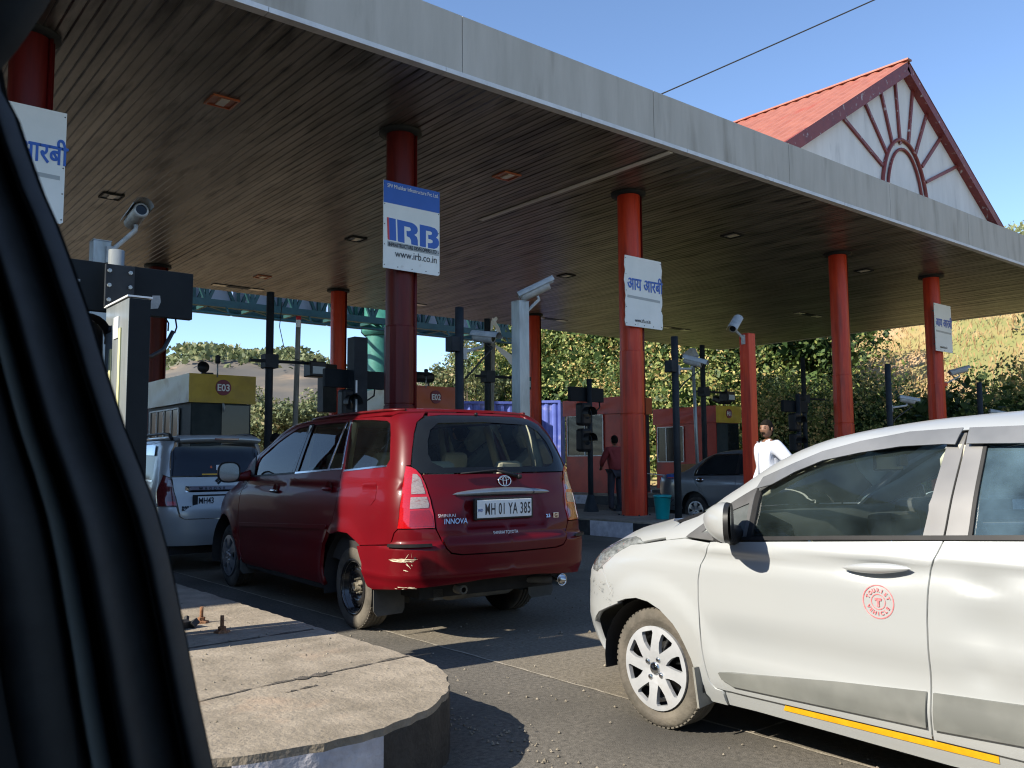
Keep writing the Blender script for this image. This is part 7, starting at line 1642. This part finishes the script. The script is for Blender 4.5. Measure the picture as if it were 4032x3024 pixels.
tree(34.6,42.0,8.8,4.4,'leafy tree left of the silver square post','leaf_ivy',5200,.2,False,5,.18)
tree(37.0,42.0,9.6,5.0,'dense tree behind the silver square post','leaf_ivy',11000,.27,False,8,.25)
tree(40.0,41.5,10.4,7.0,'dense yellow green tree right of the back row column','leaf_ivy',11000,.27,False,12,.25)
for i,(x,y,H,W,l) in enumerate([(35.5,64,7.4,9,'broad scrub tree seen left of the back row red column'),(28.5,66,5.9,9,'scrub tree seen right above booth E03'),(39,60,6.6,7,'scrub tree behind the maroon column'),(43.5,60,6.4,7,'scrub tree seen right of the maroon column'),(24,68,4.2,8,'farther scrub tree over booth E03'),(47.5,60,7.4,8,'scrub tree behind the dark camera pole'),(32,63,6.4,9,'pale scrub tree between the tall pole and the back column'),(41,66,7.0,9,'distant pale scrub tree behind the teal column'),(19,70,4.0,9,'distant scrub tree at the far left')]):
    tree(x,y,H,W,l,'leaf_olive',6500,.30,True,30+i,.14)
tree(26.6,52,3.6,4.2,'bare twiggy bush behind the weathered pole','leaf_olive',900,.2,True,61,.07)
X=rng.uniform(12,50,26000); Y=rng.uniform(40,66,26000); P=np.stack([X,Y,rng.uniform(0,1.0,26000)],1); tag(leaf_mesh('roadside_grass',P,.7,'grass_dry',up=.8,aspect=.15),kind='stuff')
X=rng.uniform(20,140,30000); Y=rng.uniform(72,260,30000); P=np.stack([X,Y,rng.uniform(0,1,30000)*(3.2+1.8*np.sin(X*.3)*np.cos(Y*.2))],1); P[:,2]=np.abs(P[:,2]); tag(leaf_mesh('distant_scrub',P,1.5,'leaf_olive'),kind='stuff')
k=rng.integers(0,len(HILLP),90000); P=HILLP[k]+rng.normal(0,4.0,(90000,3))*np.array([1,1,.15]); P=P[(P[:,2]>53+rng.normal(0,3,90000))][:16000]+np.array([0,0,1.0])
tag(leaf_mesh('hilltop_wood',P,3.4,'leaf_olive'),kind='stuff')
# light backing wall of earth behind the yard
g=MB(); g.add([(-40,200,-.02),(80,200,-.02),(120,420,3),(-80,420,3)],[(0,1,2,3)]); tag(g.build('ground_far','earth'),kind='structure')
# ================= window frame of the car the picture is taken from =================
def own_car():
    t=thing('car_interior','black rubber seals and frame of the car window at the left edge','car',(0,0,0))
    edge=[(.099,.693,1.574),(.107,.689,1.557),(.114,.686,1.534),(.124,.681,1.504),(.133,.676,1.481),(.142,.672,1.455),(.154,.666,1.417),(.167,.660,1.371),(.178,.655,1.335),(.189,.65,1.305),(.199,.645,1.275),(.207,.642,1.245),(.219,.638,1.189),(.228,.636,1.145),(.239,.633,1.095),(.249,.63,1.05),(.26,.626,.99)]
    edge=[(.088,.698,1.63),(.094,.695,1.6)]+edge
    rv=Vector(rr); fv=Vector(fw)
    mats={'seal':pmat('door_seal',(.018,.019,.02),(.03,.032,.033),scale=30,rough=.55,spec=.4),'trim_panel':pmat('door_trim_grey',(.2,.22,.2),(.24,.26,.24),scale=8,rough=.7,spec=.3)}
    # profile: distance left of the edge (m), depth towards the camera (m); widens downwards
    def ribbon(name,d0,d1,dep,hump,mat,n=10,wk0=1.0,wk1=1.0):
        m=MB(); vs=[]; k=len(edge)
        for i,e in enumerate(edge):
            u=i/(k-1); w=.62+.50*u
            for j in range(n+1):
                q=j/n; a=(d0*wk0+(d1*wk1-d0*wk0)*q)*w; z=dep+hump*math.sin(PI*q)
                vs.append(Vector(e)-rv*a-fv*z)
        m.add(vs,[(i*(n+1)+j,i*(n+1)+j+1,(i+1)*(n+1)+j+1,(i+1)*(n+1)+j) for i in range(k-1) for j in range(n)],True); return m.build(name,mat,t)
    ribbon('backing',.004,.62,-.014,0,mats['seal'],n=4)
    ribbon('outer_seal',-.001,.016,.0,.012,mats['seal'])
    ribbon('glass_channel',.016,.030,.004,-.008,mats['seal'])
    ribbon('inner_seal',.029,.054,.006,.020,mats['seal'])
    ribbon('groove',.053,.064,.006,-.006,mats['seal'])
    ribbon('second_seal',.063,.076,.006,.012,mats['trim_panel'])  # paler than the other seals to paint light along this ridge
    ribbon('pillar_cover',.075,.135,.004,.028,mats['seal'])
    ribbon('pillar_trim',.134,.30,.006,.02,mats['trim_panel'])
    ribbon('pillar_inner',.29,.62,-.01,.01,mats['seal'])
    # roof lining corner piece at the top left
    m=MB(); pts=[(.060,.712,1.53),(.088,.695,1.575),(.098,.690,1.588),(.107,.682,1.603),(.114,.675,1.617),(.121,.669,1.632),(.130,.660,1.655),(.150,.645,1.70)]
    vs=[]
    for p in pts:
        p=Vector(p); vs+= [p,p-fv*.012-rv*.004+Vector(uu)*.004,p-rv*.05+Vector(uu)*.035-fv*.02,p-rv*.25+Vector(uu)*.16-fv*.02]
    m.add(vs,[(i*4+j,i*4+j+1,i*4+5+j,i*4+4+j) for i in range(len(pts)-1) for j in range(3)],True); m.build('roof_lining',mats['seal'],t)
    # cabin shell round the camera (roof, door, far side, rear) keeps the frame in the shade
    cab=M['cabin_dark']
    m=MB(); m.box(-1.25,.10,-1.5,.95,1.66,1.69); m.build('roof',cab,t)
    m=MB(); m.box(-1.3,-1.27,-1.5,1.6,.4,1.66); m.build('far_side',cab,t)
    m=MB(); m.box(-1.25,.55,-1.53,-1.5,.3,1.66); m.build('rear_wall',cab,t)
    m=MB(); m.box(-1.27,.34,-1.5,1.5,.28,.32); m.build('floor',cab,t)
    m=MB(); m.box(.36,.40,-1.5,1.3,.32,.90); m.build('door_panel',cab,t)
    m=MB(); q=Vector((-.1,.86,0)); m.add([(-1.25,.86,1.66),(.075,.72,1.66),(.21,.66,.9),(.3,.66,.4),(-1.25,.86,.4)],[(0,4,3,2,1)]); m.build('front_wall',cab,t)
own_car()
# unseen lorries added left of the frame to block sky light
def shade_lorry(x,y,lab,colr):
    t=thing('shade_lorry',lab,'shade_lorry',(x,y,0),0,'unseen lorries added left of the camera to block light')
    m=MB(); m.box(-1.2,1.2,2.3,9.5,1.1,3.4); m.build('cargo_body',colr,t,.03)
    m=MB(); m.box(-1.15,1.15,9.7,11.4,.6,2.9); m.build('cab',colr,t,.12)
    m=MB(); m.box(-1.0,1.0,2.3,11.0,.75,1.05); m.build('chassis','underbody',t)
    m=MB(); m.box(-1.18,-1.0,9.9,10.9,1.9,2.6); m.box(1.0,1.18,9.9,10.9,1.9,2.6); m.build('cab_window','window_dark',t)
    for s in (-1,1):
        for yy in (3.4,4.6,10.2):
            m=MB(); m.lathe([(.25,-.14),(.5,-.14),(.52,-.08),(.52,.08),(.5,.14),(.3,.14),(.25,.05),(0,.08)],(s*1.0,yy,.52),(s,0,0),28); m.build('wheel','tyre',t)
    m=MB(); m.box(-1.1,-.8,2.2,2.3,.9,1.05); m.box(.8,1.1,2.2,2.3,.9,1.05); m.build('tail_lamps','lens_dark',t)
shade_lorry(-3.9,4.6,'brown lorry added out of view to darken the lane left of the near island','dark_red'); shade_lorry(-4.75,-5.0,'dark lorry added outside the frame to block light alongside the camera','dark_metal'); shade_lorry(-9.0,7.5,'dark lorry added out of view to block light two lanes left of the near island','dark_metal'); shade_lorry(-4.2,17.5,'grey green lorry added out of view to block light further ahead, left of the near island','booth_grey')
for i,xx in enumerate((-3.4,-8.6,-13.8)):
    island(xx-1.8+3.3-1.2,.95,9,30,.29,f'island left of the near island, number {i+1} going left')
